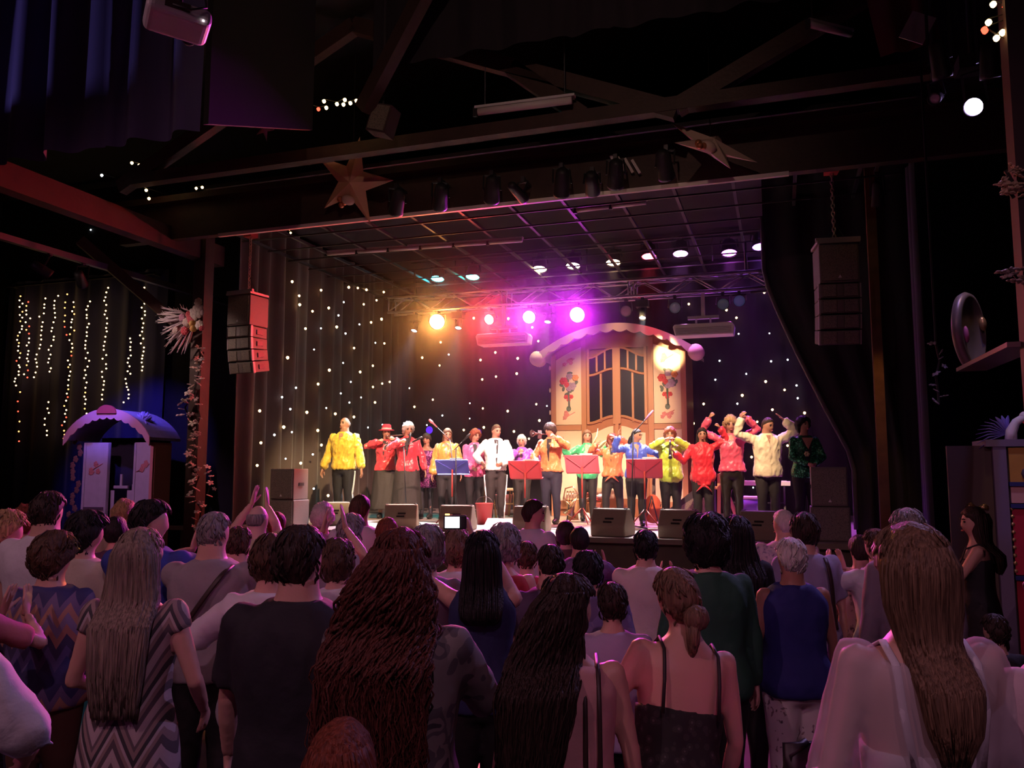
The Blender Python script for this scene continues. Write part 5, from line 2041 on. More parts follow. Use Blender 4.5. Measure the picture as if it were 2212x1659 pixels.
# flower arrangement in a low pot in front of the caravan
q = PV(1283, 1100, 14.6)
ft = thing('flower_pot', 'pot of pink flowers on a low white step before the caravan', 'flowers', (q.x, q.y, STAGE_Z))
MB().box((0, 0, 0.06), (0.5, 0.35, 0.12)).build('step', WHITEPL, ft)
MB().lathe([(0.09, 0.12), (0.13, 0.30), (0.14, 0.31), (0.11, 0.30)], 14).build('pot', mat('terracotta', (0.45, 0.16, 0.07), 0.6), ft, True)
for k in range(11):
    f = MB()
    a, r = rr.uniform(0, 6.28), rr.uniform(0.02, 0.17)
    p = Vector((math.cos(a) * r, math.sin(a) * r, 0.40 + rr.uniform(-.04, .1)))
    for j in range(5):
        b_ = 6.283 * j / 5
        f.ell(p + Vector((math.cos(b_) * 0.035, math.sin(b_) * 0.035, 0)), (0.03, 0.03, 0.02), 6, 4)
    f.tube([(0, 0, 0.28), p], 0.006, 4)
    f.build('flower', (FL_PINK, FL_RED, mat('petal_white', (0.6, 0.5, 0.46), 0.6))[k % 3], ft, True)

# guitar on a stand
q = PV(1410, 1120, 13.7)
gt = thing('guitar', 'red brown acoustic guitar leaning on a stand beside the dark red music stand', 'guitar', (q.x, q.y, STAGE_Z), 0, rot=(math.radians(12), 0, math.pi))
outl = []
for i in range(36):
    t_ = 2 * math.pi * i / 36
    z = 0.26 - 0.24 * math.cos(t_)
    wv = 0.19 if z < 0.24 else 0.145
    outl.append((math.sin(t_) * (0.19 - 0.05 * sst(0.15, 0.45, z) - 0.045 * math.exp(-((z - 0.29) / 0.05) ** 2)), z))
MB().prism(outl, -0.05, 0.05).build('body', mat('guitar_red', (0.42, 0.07, 0.03), 0.25, coat=0.5), gt)
MB().box((0, -0.055, 0.68), (0.05, 0.025, 0.42)).build('neck', DARKWOOD, gt)
MB().box((0, -0.05, 0.95), (0.075, 0.02, 0.15)).build('headstock', DARKWOOD, gt)
MB().lathe([(0.045, 0.0), (0.01, 0.003)], 14, c=(0, -0.052, 0.31), rot=Matrix.Rotation(math.pi / 2, 3, 'X')).build('sound_hole', BLK, gt)
MB().box((0, -0.056, 0.17), (0.11, 0.014, 0.02)).build('bridge', BLK, gt)
for sx in (-1, 1):
    MB().tube([(sx * 0.12, -0.12, 0.02), (sx * 0.10, 0.14, 0.05), (0, 0.16, 0.45)], 0.010, 6).build('stand_leg', BLACKPL, gt)

# brass horn by the orange blouse
q = PV(1224, 1090, 13.9)
hn_ = thing('brass_horn', 'pinkish brass horn propped beside the cream bucket', 'horn', (q.x, q.y, STAGE_Z))
BRASS = mat('brass', (0.75, 0.48, 0.30), 0.25, 0.9)
MB().lathe([(0.014, 0.5), (0.02, 0.36), (0.05, 0.22), (0.13, 0.14), (0.135, 0.13), (0.05, 0.2)], 18, rot=Matrix.Rotation(0.4, 3, 'Y')).build('bell', BRASS, hn_, True)
MB().tube([(0.2, 0, 0.48), (0.12, 0, 0.62), (-0.02, 0, 0.58), (-0.06, 0, 0.40), (0.06, 0, 0.30), (0.16, 0, 0.40)], 0.014, 8).build('tubing', BRASS, hn_, True)
for k in range(3):
    MB().tube([(0.0 + 0.05 * k, 0, 0.36), (0.02 + 0.05 * k, 0, 0.54)], 0.016, 8).build('valve', BRASS, hn_, True)
MB().tube([(0, 0, 0.0), (0.05, 0, 0.34)], 0.012, 6).build('peg', BLACKPL, hn_)

# keyboard, its stand and the slanting amplifier at the far end
q = PV(1620, 1040, 14.4)
kb = thing('keyboard', 'pale keyboard on a dark stand behind the players with raised arms', 'keyboard', (q.x, q.y, STAGE_Z))
hk = q.z - STAGE_Z
MB().box((0.1, 0, hk - 0.03), (1.1, 0.32, 0.07)).build('case', WHITEPL, kb)
wk = MB().box((0, 0, 0), (0.025, 0.14, 0.012)).mesh('white_key', WHITEPL)
for k in range(36):
    put('white_key', wk, kb, (-0.40 + k * 0.028, -0.05, hk + 0.01))
for sx in (-0.35, 0.55):
    MB().bar((sx, -0.15, 0.02), (sx, 0.15, hk - 0.07), 0.03).build('leg', BLACKPL, kb)
    MB().bar((sx, 0.15, 0.02), (sx, -0.15, hk - 0.07), 0.03).build('leg', BLACKPL, kb)
MB().bar((-0.35, 0.0, hk / 2), (0.55, 0.0, hk / 2), 0.025).build('stretcher', BLACKPL, kb)
q = PV(1490, 1090, 14.0)
simple('amplifier', 'slanting black amplifier cabinet leaning behind the red shirt', 'amplifier', (q.x, q.y, STAGE_Z), [
    ('cabinet', MB().prism([(-0.42, 0.0), (0.42, 0.0), (0.42, 0.72), (0.30, 0.75), (-0.42, 0.18)], -0.2, 0.2), mat('amp_black', (0.045, 0.035, 0.040), 0.6), False),
    ('grille', MB().prism([(-0.36, 0.04), (0.36, 0.04), (0.36, 0.62), (-0.36, 0.16)], -0.215, -0.19), GRILLE, False)])
q = PV(1552, 1100, 13.6)
simple('wooden_post', 'pale wooden easel leg beside the pink satin blouse', 'easel', (q.x, q.y, STAGE_Z), [
    ('leg', MB().bar((0, 0, 0), (0.02, 0.1, 0.85), 0.05, 0.04), mat('pine', (0.55, 0.30, 0.14), 0.5), False), ('leg', MB().bar((0.3, 0.5, 0), (0.03, 0.12, 0.85), 0.05, 0.04), mat('pine', (0.55, 0.3, 0.14), 0.5), False),
    ('bracket', MB().box((0.03, 0.1, 0.62), (0.34, 0.04, 0.05)), mat('pine', (0.55, 0.3, 0.14), 0.5), False)])
q = PV(1628, 1085, 14.0)  # drum with a violet shell
simple('side_drum', 'violet drum standing behind the leather trousers', 'drum', (q.x, q.y, STAGE_Z), [
    ('shell', MB().lathe([(0.20, 0.14), (0.20, 0.46)], 24), mat('drum_violet', (0.16, 0.10, 0.42), 0.35), True),
    ('hoop', MB().lathe([(0.21, 0.44), (0.215, 0.46), (0.21, 0.48), (0.19, 0.475)], 24), WHITEPL, True), ('skin', MB().lathe([(0.195, 0.465), (0.02, 0.467)], 24), WHITEPL, True),
    ('leg', MB().tube([(0.16, 0.1, 0.15), (0.24, 0.16, 0.0)], 0.012, 6), STEEL, True), ('leg', MB().tube([(-0.16, 0.1, 0.15), (-0.24, 0.16, 0.0)], 0.012, 6), STEEL, True), ('leg', MB().tube([(0.0, -0.18, 0.15), (0.0, -0.28, 0.0)], 0.012, 6), STEEL, True)])

# a lit white board of song sheets at the stage edge and loose papers
q = PV(1072, 1138, 11.35)
simple('song_board', 'white board of song sheets propped at the stage edge', 'board', (q.x, q.y, STAGE_Z), [
    ('sheet', MB().box((0, 0.12, 0.09), (0.46, 0.02, 0.34), Matrix.Rotation(math.radians(-58), 3, 'X')), mat('bright_paper', (0.9, 0.88, 0.86), 0.6), False),
    ('prop', MB().box((0, 0.26, 0.08), (0.4, 0.03, 0.16)), BLACKPL, False)])
pp = MB().box((0, 0, 0), (0.21, 0.297, 0.004)).mesh('paper_sheet', mat('paper', (0.75, 0.72, 0.7), 0.7))
for k, (px, py) in enumerate(((925, 1132), (950, 1138), (905, 1130), (1250, 1142), (1215, 1143), (845, 1128))):
    q = PZ(px, py, STAGE_Z + 0.003)
    o = put('paper_sheet', pp, None, q, (0, 0, k * 1.1))
    tag(o, 'loose white song sheet lying on the stage boards', 'paper', 'loose song sheets on the stage')

# ------------------------------------------------------------------ roof ornaments
def paper_star(label, q, R, tilt, m, spikes=5, seed=1, fruit=True):
    t = thing('paper_star', label, 'star', q, rot=tilt)
    for k in range(spikes):
        a = 2 * math.pi * k / spikes + math.pi / 2
        b_ = math.pi / spikes
        tip = Vector((math.cos(a) * R, 0, math.sin(a) * R))
        l_, r2 = (Vector((math.cos(a + s_ * b_) * R * 0.36, 0, math.sin(a + s_ * b_) * R * 0.36)) for s_ in (1, -1))
        f = MB()
        for sy in (-1, 1):
            c = Vector((0, sy * R * 0.16, 0))
            f.add([c, l_, tip], [(0, 1, 2)])
            f.add([c, tip, r2], [(0, 1, 2)])
        f.build('spike', m, t)
    if fruit:
        f = MB()
        f.ell((0.0, -0.05, -R * 0.42), (R * 0.16, R * 0.12, R * 0.11), 12, 8)
        f.build('pale_ball', mat('ball_pale', (0.7, 0.5, 0.4), 0.5), t, True)
        for dx, dz in ((-.10, -.46), (-.04, -.50), (-.07, -.58)):
            MB().ell((dx * R * 2, -0.05, dz * R), (R * 0.07,) * 3, 10, 8).build('bauble', mat('bauble_copper', (0.6, 0.22, 0.1), 0.25, 0.5), t, True)
    from mathutils import Euler
    up = Euler(tilt).to_matrix().inverted() @ Vector((0, 0, 7.85 - q.z))
    MB().tube([(0, 0, 0), up], 0.004, 4).build('string', WIRE, t)
    return t


paper_star('gold paper star with baubles hung at the end of the header', PV(762, 392, 9.6), 0.62, (0.5, 0.35, 0.2), mat('star_gold', (0.62, 0.36, 0.20), 0.6))
paper_star('pale paper star with baubles hung below the header', PV(1535, 315, 9.4), 0.60, (-0.9, 0.5, 0.2), mat('star_pale', (0.66, 0.46, 0.38), 0.6))
paper_star('small faint paper star in the dark roof', P(572, 277, 9.4), 0.16, (0.3, 0.6, 0), mat('star_grey', (0.35, 0.3, 0.22), 0.6), fruit=False)

# projector hung from the roof
q = P(383, 48, 5.0)
q = P(383, 45, 5.3)
pj = thing('projector', 'white projector hanging from the roof before the purple curtain', 'projector', q, rot=(math.radians(-8), math.radians(4), YAW + math.radians(30)))
o = MB().prism([(-0.21, -0.06), (0.21, -0.06), (0.21, 0.07), (-0.21, 0.07)], -0.15, 0.15).build('body', mat('projector_white', (0.85, 0.78, 0.82), 0.4), pj)
bevel(o, 0.05, 4)
MB().box((-0.02, -0.152, 0.01), (0.16, 0.012, 0.06)).build('port_panel', mat('port_dark', (0.10, 0.06, 0.06), 0.6), pj)
MB().lathe([(0.05, 0.0), (0.045, 0.03), (0.03, 0.03)], 14, c=(0.10, 0.15, 0.0), rot=Matrix.Rotation(-math.pi / 2, 3, 'X')).build('lens', LENSDARK, pj, True)
MB().tube([(0, 0, 0.06), (0, 0, 1.6)], 0.022, 8).build('drop_pole', BLACKPL, pj)
MB().tube([(-0.05, -0.16, 0.0), (0.06, -0.20, -0.03), (0.16, -0.17, 0.05), (0.12, -0.1, 0.3)], 0.008, 6).build('cable', BLACKPL, pj, True)
MB().ell((0.15, -0.15, -0.045), (0.008, 0.004, 0.008), 6, 4).build('lamp_led', glow('led_white', (1, 0.85, 0.9), 4), pj)

# a dark box loudspeaker, a red cloth and a pale card under the roof
q = P(828, 262, 9.3)
q0 = q
simple('roof_speaker', 'dim brown box loudspeaker hung in the roof', 'loudspeaker', q, [('cabinet', MB().box((0, 0, 0), (0.26, 0.24, 0.34), Matrix.Rotation(0.3, 3, 'Y')), mat('box_brown', (0.06, 0.035, 0.035), 0.6), False),
       ('grille', MB().box((0, -0.125, 0), (0.22, 0.012, 0.30), Matrix.Rotation(0.3, 3, 'Y')), GRILLE, False), ('bracket', MB().tube([(0, 0, 0.1), (0.0, 0, 7.86 - q0.z)], 0.015, 6), STEEL, False)])
q = P(1930, 45, 6.6)
rc = MB()
vs = []
for k in range(8):
    for i in range(10):
        vs.append((-0.25 + i * 0.055 + 0.02 * k, 0.05 * math.sin(i * 1.4 + k * .3), 0.55 - k * 0.12 - 0.02 * math.sin(i)))
rc.add(vs, [(k * 10 + i, k * 10 + i + 1, (k + 1) * 10 + i + 1, (k + 1) * 10 + i) for k in range(7) for i in range(9)])
tag(rc.build('red_cloth', mat('cloth_dim_red', (0.16, 0.03, 0.025), 0.8), None, True, q), 'red cloth gathered under the roof beside the pale card', 'cloth')
q = P(1982, 60, 6.4)
simple('pale_card', 'pale tilted card hung from the roof by the red cloth', 'card', q, [('card', MB().box((0, 0, 0), (0.20, 0.012, 0.24), Matrix.Rotation(0.5, 3, 'Y')), mat('card_grey', (0.42, 0.36, 0.38), 0.7), False), ('string', MB().tube([(0.05, 0, 0.1), (0.05, 0, 7.9 - q.z)], 0.004, 4), WIRE, False)])
q = P(1845, 300, 9.6)
rc = MB(); rc.box((0, 0, 0), (0.30, 0.05, 0.22), Matrix.Rotation(-0.25, 3, 'Y')); bevel(rc.build('red_plaque', mat('cloth_dim_red', (0.16, 0.03, 0.025), 0.8), None, False, q), 0.02)
tag(bpy.data.objects['red_plaque'], 'dim red plaque beside the chain of the shadowed loudspeaker column', 'plaque')

# ------------------------------------------------------------------ hall corner with the fairground booth
q = P(2144, 1010, 7.0)
rb = thing('fairground_booth', 'red and gold fairground organ booth at the hall side', 'booth', (q.x, q.y, 0), YAW - 0.35)
MB().box((0.75, 0.25, 1.02), (1.5, 0.5, 2.04)).build('body', mat('organ_dark', (0.05, 0.035, 0.05), 0.6), rb)
MB().box((-0.17, 0.06, 1.02), (0.34, 0.06, 2.04)).build('side_wing', mat('organ_brown', (0.10, 0.07, 0.06), 0.6), rb)
MB().box((0.05, -0.02, 1.02), (0.10, 0.06, 2.04)).build('corner_post', mat('organ_violet', (0.20, 0.16, 0.28), 0.5), rb)
for z0, z1, m, nm in ((1.72, 2.02, mat('organ_gold', (0.55, 0.30, 0.07), 0.5, var=0.2), 'gold_panel'), (1.55, 1.70, mat('organ_rose', (0.75, 0.42, 0.42), 0.5), 'rose_panel'), (0.95, 1.50, mat('organ_red', (0.55, 0.03, 0.07), 0.45, var=0.2), 'red_panel'), (0.1, 0.9, mat('organ_red', (0.55, 0.03, 0.07), 0.45), 'red_panel')):
    MB().box((0.80, -0.01, (z0 + z1) / 2), (1.36, 0.05, z1 - z0)).build(nm, m, rb)
for z in (1.525, 0.925, 1.71):
    MB().box((0.80, -0.02, z), (1.38, 0.07, 0.035)).build('rail', mat('organ_blue', (0.03, 0.04, 0.22), 0.5), rb)
MB().ell((0.36, -0.05, 1.80), (0.16, 0.03, 0.09), 14, 8).build('painted_scroll', mat('organ_scroll', (0.10, 0.10, 0.16), 0.5), rb, True)
for k in range(9):
    MB().ell((0.12, -0.03, 0.98 + k * 0.065), (0.018, 0.018, 0.018), 8, 6).build('edge_bead', mat('bead_gold', (0.6, 0.4, 0.2), 0.3, 0.7), rb, True)
MB().box((0.75, 0.25, 2.06), (1.6, 0.62, 0.06)).build('cornice', mat('organ_violet', (0.2, 0.16, 0.28), 0.5), rb)
q = P(2178, 962, 6.95)
rs = thing('rooster_figure', 'white and blue feathered rooster figure on the fairground booth', 'figure', q)
fm = MB()
fm.tube([(0.02, 0, 0.02), (0.03, 0, 0.12), (0.07, 0, 0.20), (0.13, 0, 0.24)], [0.05, 0.045, 0.035, 0.03], 12)
fm.ell((0.14, 0, 0.25), (0.045, 0.035, 0.04), 10, 8)
fm.build('body', mat('figure_white', (0.72, 0.70, 0.85), 0.5), rs, True)
for k in range(11):
    a = math.radians(205 - k * 12)
    MB().tube([(0.0, 0.02, 0.10), Vector((math.cos(a) * 0.14, 0.03, 0.10 + math.sin(a) * 0.12)), Vector((math.cos(a) * 0.24, 0.03, 0.06 + math.sin(a) * 0.20))], [0.014, 0.018, 0.004], 6, flat=0.4).build('feather', mat('feather_blue', (0.16, 0.14, 0.62), 0.5), rs, True)
MB().ell((0.16, -0.035, 0.19), (0.05, 0.02, 0.02), 8, 6).build('wattle', mat('wattle_red', (0.7, 0.05, 0.05), 0.4), rs, True)
# gold tinsel bow
q = P(2142, 1090, 6.93)
Mb = Matrix.Translation(rb.location) @ Matrix.Rotation(YAW - 0.35, 4, 'Z')
q = Mb @ Vector((-0.13, 0.03, 1.50))
bw_ = thing('tinsel_bow', 'gold tinsel bow pinned to the corner of the fairground booth', 'bow', q)
for k in range(9):
    a = rr.uniform(-0.5, 0.5)
    MB().tube([(0, 0, 0), (math.cos(a) * 0.06 * (1 if k % 2 else -1), -0.02, math.sin(a) * 0.05 + 0.02), (math.cos(a) * 0.09 * (1 if k % 2 else -1), 0, math.sin(a) * 0.06)], [0.008, 0.014, 0.004], 5).build('loop', mat('tinsel_gold', (0.7, 0.5, 0.22), 0.25, 0.9), bw_, True)
# oval disc on a shelf
q = P(2095, 716, 6.6)
ov = thing('oval_disc', 'large oval grey disc tilted over a rose shelf', 'disc', q, rot=(0, math.radians(-9), YAW + math.radians(38)))
MB().lathe([(0.02, -0.06), (0.24, -0.06), (0.285, -0.04), (0.30, 0.0), (0.285, 0.03), (0.25, 0.035), (0.24, 0.015), (0.02, 0.02)], 36, rot=Matrix.Rotation(math.pi / 2, 3, 'X')).xf(lambda p: Vector((p.x * 0.85, p.y, p.z * 1.1))).build('disc', mat('disc_grey', (0.22, 0.17, 0.18), 0.35, 0.3), ov, True)
MB().ell((0.17, -0.04, 0.05), (0.03, 0.03, 0.06), 10, 8).build('gilt_boss', mat('bead_gold', (0.6, 0.4, 0.2), 0.3, 0.7), ov, True)
MB().ell((-0.16, -0.035, -0.02), (0.025, 0.02, 0.07), 10, 8).build('rose_glass', mat('rose_glass', (0.7, 0.2, 0.5), 0.2), ov, True)
a, b = P(2098, 798, 6.6), P(2222, 742, 4.66)
mb = MB(); mb.bar(a, b, 0.22, 0.03); tag(mb.build('rose_shelf', mat('shelf_rose', (0.16, 0.07, 0.08), 0.4)), 'rose coloured shelf board under the oval disc', 'shelf')
garland('pale garland strand hanging before the dark hall wall', [P(2022, 745, 7.5) + Vector((0, 0, 7.9 - P(2022, 745, 7.5).z))] + [P(x, y, 7.5) for x, y in ((2022, 745), (2030, 780), (2022, 815), (2027, 850), (2028, 872))], 9, mat('garland_pale', (0.42, 0.38, 0.40), 0.6), 0.035, seed=21, spread=0.05, skip=1)
garland('cream flower bunch fixed on the wooden hall column', [P(x, y, 4.55) for x, y in ((2172, 368), (2185, 390), (2178, 412), (2190, 428))], 16, mat('cream_flower', (0.48, 0.36, 0.22), 0.6), 0.035, seed=22, cat='flowers', spread=0.05)
garland('pale flower bunch lower on the wooden hall column', [P(x, y, 4.55) for x, y in ((2165, 600), (2190, 592), (2205, 610))], 9, mat('dusk_flower', (0.34, 0.27, 0.24), 0.6), 0.035, seed=23, cat='flowers', spread=0.04)
# ------------------------------------------------------------------ the players on the stage
def satin(name, c, rough=0.35):
    return mat('satin_' + name, c, rough, sheen=0.2, bump=0.9, bscale=11, var=0.18, vscale=16)


def cotton(name, c):
    return mat('cotton_' + name, c, 0.8, bump=0.15, bscale=30, var=0.10, vscale=10)


SEQ_P = cell_mat('purple_sequins', [(0.0, (0.06, 0.01, 0.06)), (0.5, (0.16, 0.02, 0.12)), (0.85, (0.45, 0.10, 0.35))], 70, 0.25, metal=0.4, per_cell=True, bump=0.3)
SEQ_G = cell_mat('green_sequins', [(0.0, (0.01, 0.08, 0.03)), (0.5, (0.02, 0.22, 0.08)), (0.85, (0.10, 0.55, 0.25))], 60, 0.25, metal=0.4, per_cell=True, bump=0.3)
LEATHER = mat('black_leather', (0.020, 0.016, 0.014), 0.28)
TROU = mat('trousers_black', (0.012, 0.010, 0.011), 0.7, bump=0.15, bscale=30)
CHARCOAL = mat('trousers_charcoal', (0.020, 0.016, 0.015), 0.75, bump=0.15, bscale=30)
WHITE_STRIPE = mat('stripe_white', (0.7, 0.72, 0.78), 0.5)
BLKT = mat('top_black', (0.012, 0.010, 0.012), 0.7)
SK = SKIN['tan']
tr = {'mat': TROU}
PG = 'players lined up on the stage'
BL = dict(kind='shirt', collar=True, cuff=0.010, ds=0.020, d=0.020, amp=0.018, freq=11)

B1 = perf('bald man in a loose yellow satin shirt and black trousers with white side stripe', 745, 902, 12.7, -8, sex='m', w=1.08, skin='tan', hair=('bald', 'grey', {}), group=PG,
          top=dict(BL, mat=satin('yellow', (0.80, 0.52, 0.06)), ds=0.032, hem=.50, vneck=SKIN['tan'], vw=.03, vz=.77), bottom=dict(mat=TROU, stripe=WHITE_STRIPE), head=(-14, -8, 0),
          arms=(dict(t=(-.20, .03, .50)), dict(t=(.21, .03, .49))))
B2 = perf('player in a red felt hat and red satin shirt with a flute', 835, 922, 13.8, 4, sex='f', w=1.06, hair=('short', 'dark', {}), group=PG, head=(16, 0, 0),
          top=dict(BL, mat=satin('red', (0.62, 0.035, 0.05)), hem=.52, vneck=BLKT, vw=.035, vz=.60), bottom=dict(kind='skirt', mat=CHARCOAL, hem=.10, flare=.10),
          arms=(dict(t=(-.13, .16, .855), hand='grip', pole=(-1, 0, -.4)), dict(t=(.06, .15, .84), hand='grip', pole=(1, 0, -.4))))
B3 = perf('white curly haired singer in a red satin blouse at a microphone', 881, 914, 13.55, 10, sex='f', w=1.05, hair=('curlybob', 'white', dict(rough=.5)), group=PG, head=(22, 6, 0),
          top=dict(BL, mat=satin('scarlet', (0.64, 0.03, 0.05)), hem=.50, vneck=BLKT, vw=.03, vz=.62), bottom=dict(kind='skirt', mat=CHARCOAL, hem=.10, flare=.09),
          arms=(dict(t=(-.19, .05, .50)), dict(t=(.06, .18, .80), hand='grip', pole=(1, 0, -.6))))
B4 = perf('small dark haired woman in a short purple sequin dress and black tights', 922, 937, 13.95, -6, sex='f', hair=('fringe', 'dark', {}), group=PG,
          top=dict(kind='dress', mat=SEQ_P, skirt=.36, skirt_flare=.025, neck=.80, d=.014, amp=.004), bottom=dict(mat=mat('tights_black', (0.03, 0.028, 0.035), 0.35), d=.004), arms=(dict(t=(-.16, -.03, .52)), dict(t=(.15, -.02, .50))))
B5 = perf('singer with long brown hair in an orange satin blouse', 966, 926, 13.55, 6, sex='f', w=1.04, hair=('straight', 'brown', dict(len=.36, wid=.10)), group=PG, head=(16, 8, 0),
          top=dict(BL, mat=satin('orange', (0.75, 0.26, 0.05)), hem=.50, ds=.03, vneck=SK, vw=.03, vz=.70), bottom=tr, arms=(dict(t=(-.16, .06, .50)), dict(t=(.16, .04, .47))))
B6 = perf('auburn curly haired woman in a shiny pink blouse holding sheets', 1026, 929, 13.7, 12, sex='f', hair=('curlybob', 'auburn', dict(rough=.5)), group=PG, head=(26, 4, 0),
          top=dict(BL, mat=satin('pink', (0.72, 0.10, 0.26)), hem=.48, vneck=BLKT, vw=.025, vz=.62), bottom=tr, arms=(dict(t=(-.10, .14, .60), hand='grip'), dict(t=(.03, .15, .58), hand='grip')))
B7 = perf('short haired man in a white shirt with a dark tie and black trousers', 1071, 918, 13.5, 14, sex='m', hair=('short', 'brown', {}), group=PG, head=(24, 4, 0),
          top=dict(BL, mat=cotton('white_stage', (0.82, 0.78, 0.74)), hem=.53, vneck=BLKT, vw=.022, vz=.58), bottom=dict(mat=CHARCOAL, stripe=WHITE_STRIPE), arms=(dict(t=(-.05, .14, .60), hand='grip', pole=(-1, -.3, -.5)), dict(t=(.16, .15, .61), hand='flat', pole=(1, -.3, -.6))))
B8 = perf('white haired player in a purple blouse behind a red music stand', 1127, 941, 14.4, 0, sex='f', hair=('bob', 'white', dict(rough=.35)), group=PG,
          top=dict(BL, mat=satin('purple', (0.30, 0.07, 0.48)), hem=.50, vneck=SK, vw=.025, vz=.70), bottom=dict(mat=CHARCOAL), arms=(dict(t=(-.18, .14, .76), hand='grip', pole=(-1, 0, -.7)), dict(t=(.02, .16, .80), hand='grip', pole=(1, 0, -.7))))
B9 = perf('woman with dark hair and glasses in an orange blouse playing a trumpet', 1190, 915, 13.3, -14, sex='f', w=1.05, hair=('fringe', 'dark', dict(th=.03)), group=PG, head=(-28, 4, 0),
          top=dict(BL, mat=satin('coral', (0.75, 0.22, 0.08)), hem=.52, vneck=BLKT, vw=.025, vz=.60), bottom=dict(mat=mat('trousers_navy', (0.02, 0.018, 0.035), .65)), arms=(dict(t=(-.12, .20, .85), hand='grip', pole=(-1, 0, -.6)), dict(t=(.08, .15, .58), hand='relax', pole=(1, -.2, -.4))))
B10 = perf('woman with a white yellow scarf and emerald green sleeves waving both arms', 1268, 930, 14.3, 0, sex='f', hair=('straight', 'brown', dict(len=.30, wid=.095)), group=PG, head=(10, 0, 0),
           top=dict(BL, mat=satin('emerald', (0.03, 0.36, 0.14)), hem=.46, vneck=SK, vw=.025, vz=.70), bottom=tr, arms=(dict(t=(-.22, .14, .82), hand='flat', pole=(-.6, 0, -1)), dict(t=(.25, .12, .85), hand='flat', pole=(.6, 0, -1))))
B11 = perf('woman in a knotted orange blouse with hands thrown up', 1322, 938, 14.0, -6, sex='f', w=1.04, hair=('bob', 'auburn', {}), group=PG,
           top=dict(BL, mat=satin('tangerine', (0.74, 0.18, 0.06)), hem=.52, tie=True, vneck=BLKT, vw=.02, vz=.58), bottom=tr, legs_apart=.08, arms=(dict(t=(-.06, .14, .96), hand='flat', pole=(-1, 0, -.2)), dict(t=(.16, .14, .88), hand='flat', pole=(1, 0, -.4))))
B12 = perf('woman in a royal blue shirt with dark ponytail and arms spread', 1373, 927, 13.3, 6, sex='f', hair=('ponytail', 'black', dict(len=.16)), group=PG, head=(50, 4, 0),
           top=dict(BL, mat=satin('blue', (0.05, 0.10, 0.55), .45), hem=.50, vneck=SK, vw=.025, vz=.68), bottom=dict(mat=CHARCOAL), arms=(dict(t=(-.28, .08, .86), hand='flat', pole=(-.2, 0, -1)), dict(t=(.20, .10, .92), hand='flat', pole=(.5, 0, -1))))
B13 = perf('player in a lime green blouse with both hands at the mouth', 1447, 925, 13.3, -4, sex='f', w=1.10, hair=('curlybob', 'auburn', dict(rough=.5)), group=PG,
           top=dict(BL, mat=satin('lime', (0.42, 0.62, 0.06)), hem=.45, amp=.016), bottom=tr, arms=(dict(t=(-.05, .15, .88), hand='grip', pole=(-1, 0, -.5)), dict(t=(.05, .15, .88), hand='grip', pole=(1, 0, -.5))))
B14 = perf('dark haired woman in a crimson knotted shirt with lifted arms', 1516, 925, 12.9, 0, sex='f', w=1.06, hair=('straight', 'black', dict(len=.26, wid=.10)), group=PG,
           top=dict(BL, mat=satin('crimson', (0.66, 0.02, 0.04), .5), hem=.43, tie=True), bottom=dict(mat=CHARCOAL), arms=(dict(t=(-.17, .06, 1.0), hand='grip', pole=(-1, 0, 0)), dict(t=(.28, .06, .76), hand='relax', pole=(0, -.3, -1))))
B15 = perf('blond curly haired woman in a pink satin shirt with fists raised', 1578, 903, 13.0, -4, sex='f', hair=('curlybob', 'blond', dict(rough=.7, th=.045)), group=PG, head=(0, 2, 0),
           top=dict(BL, mat=satin('rose', (0.70, 0.09, 0.16)), hem=.52, vneck=SK, vw=.03, vz=.72), bottom=dict(mat=LEATHER, d=.006), arms=(dict(t=(-.13, .06, 1.0), hand='grip', pole=(-1, -.2, 0)), dict(t=(.19, .06, 1.0), hand='grip', pole=(1, -.2, 0))))
B16 = perf('man in a cream white shirt with both arms flung up', 1655, 903, 12.9, 4, sex='m', w=1.05, skin='tan', hair=('short', 'dark', {}), group=PG, head=(30, 10, 0),
           top=dict(BL, mat=satin('cream', (0.80, 0.72, 0.48), .6), hem=.48, flare=.03, vneck=SKIN['tan'], vw=.02, vz=.77), bottom=dict(mat=CHARCOAL), arms=(dict(t=(-.15, .02, .98), hand='flat', pole=(-1, 0, 0)), dict(t=(.23, .04, 1.0), hand='grip', pole=(1, 0, -.2))))
B17 = perf('dark haired woman in a green sequin jacket over a black top', 1735, 903, 12.5, 8, sex='f', skin='tan', hair=('bob', 'black', dict(th=.04, rough=.4)), group=PG, head=(20, -8, 0),
           top=dict(BL, kind='jacket', name='jacket', mat=SEQ_G, hem=.48, ds=.018, cuff=None, vneck=BLKT, vw=.045, vz=.50, amp=.008), bottom=tr, arms=(dict(t=(-.03, .16, .60), hand='grip', pole=(-1, -.3, -.4)), dict(t=(.03, .15, .60), hand='grip', pole=(1, -.3, -.4))))
# low neck under the green jacket
body, T, TH, ag = B17
Hh = body['_h']
k = MB()
k.add([Vector((sx * 0.05 * Hh * (1 - t), 0.074 * Hh + 0.030 - 0.012 * abs(sx), (0.825 - 0.10 * t) * Hh)) for t in (0, .5, 1) for sx in (-1, 0, 1)], [(0, 1, 4, 3), (1, 2, 5, 4), (3, 4, 7, 6), (4, 5, 8, 7)])
k.build('bare_neck', SKIN['tan'], body, True)
k = MB()
for i in range(6):
    a = i * 1.047
    k.ell((0.03 + math.cos(a) * 0.022, 0.074 * Hh + 0.05, 0.685 * Hh + math.sin(a) * 0.022), (0.022, 0.012, 0.02), 7, 5)
k.build('brooch', mat('brooch_gold', (0.75, 0.6, 0.3), 0.35, 0.4), body, True)


def at_mouth(b, off=(0, 0.10, -0.066)):
    return b[2](Vector(off))


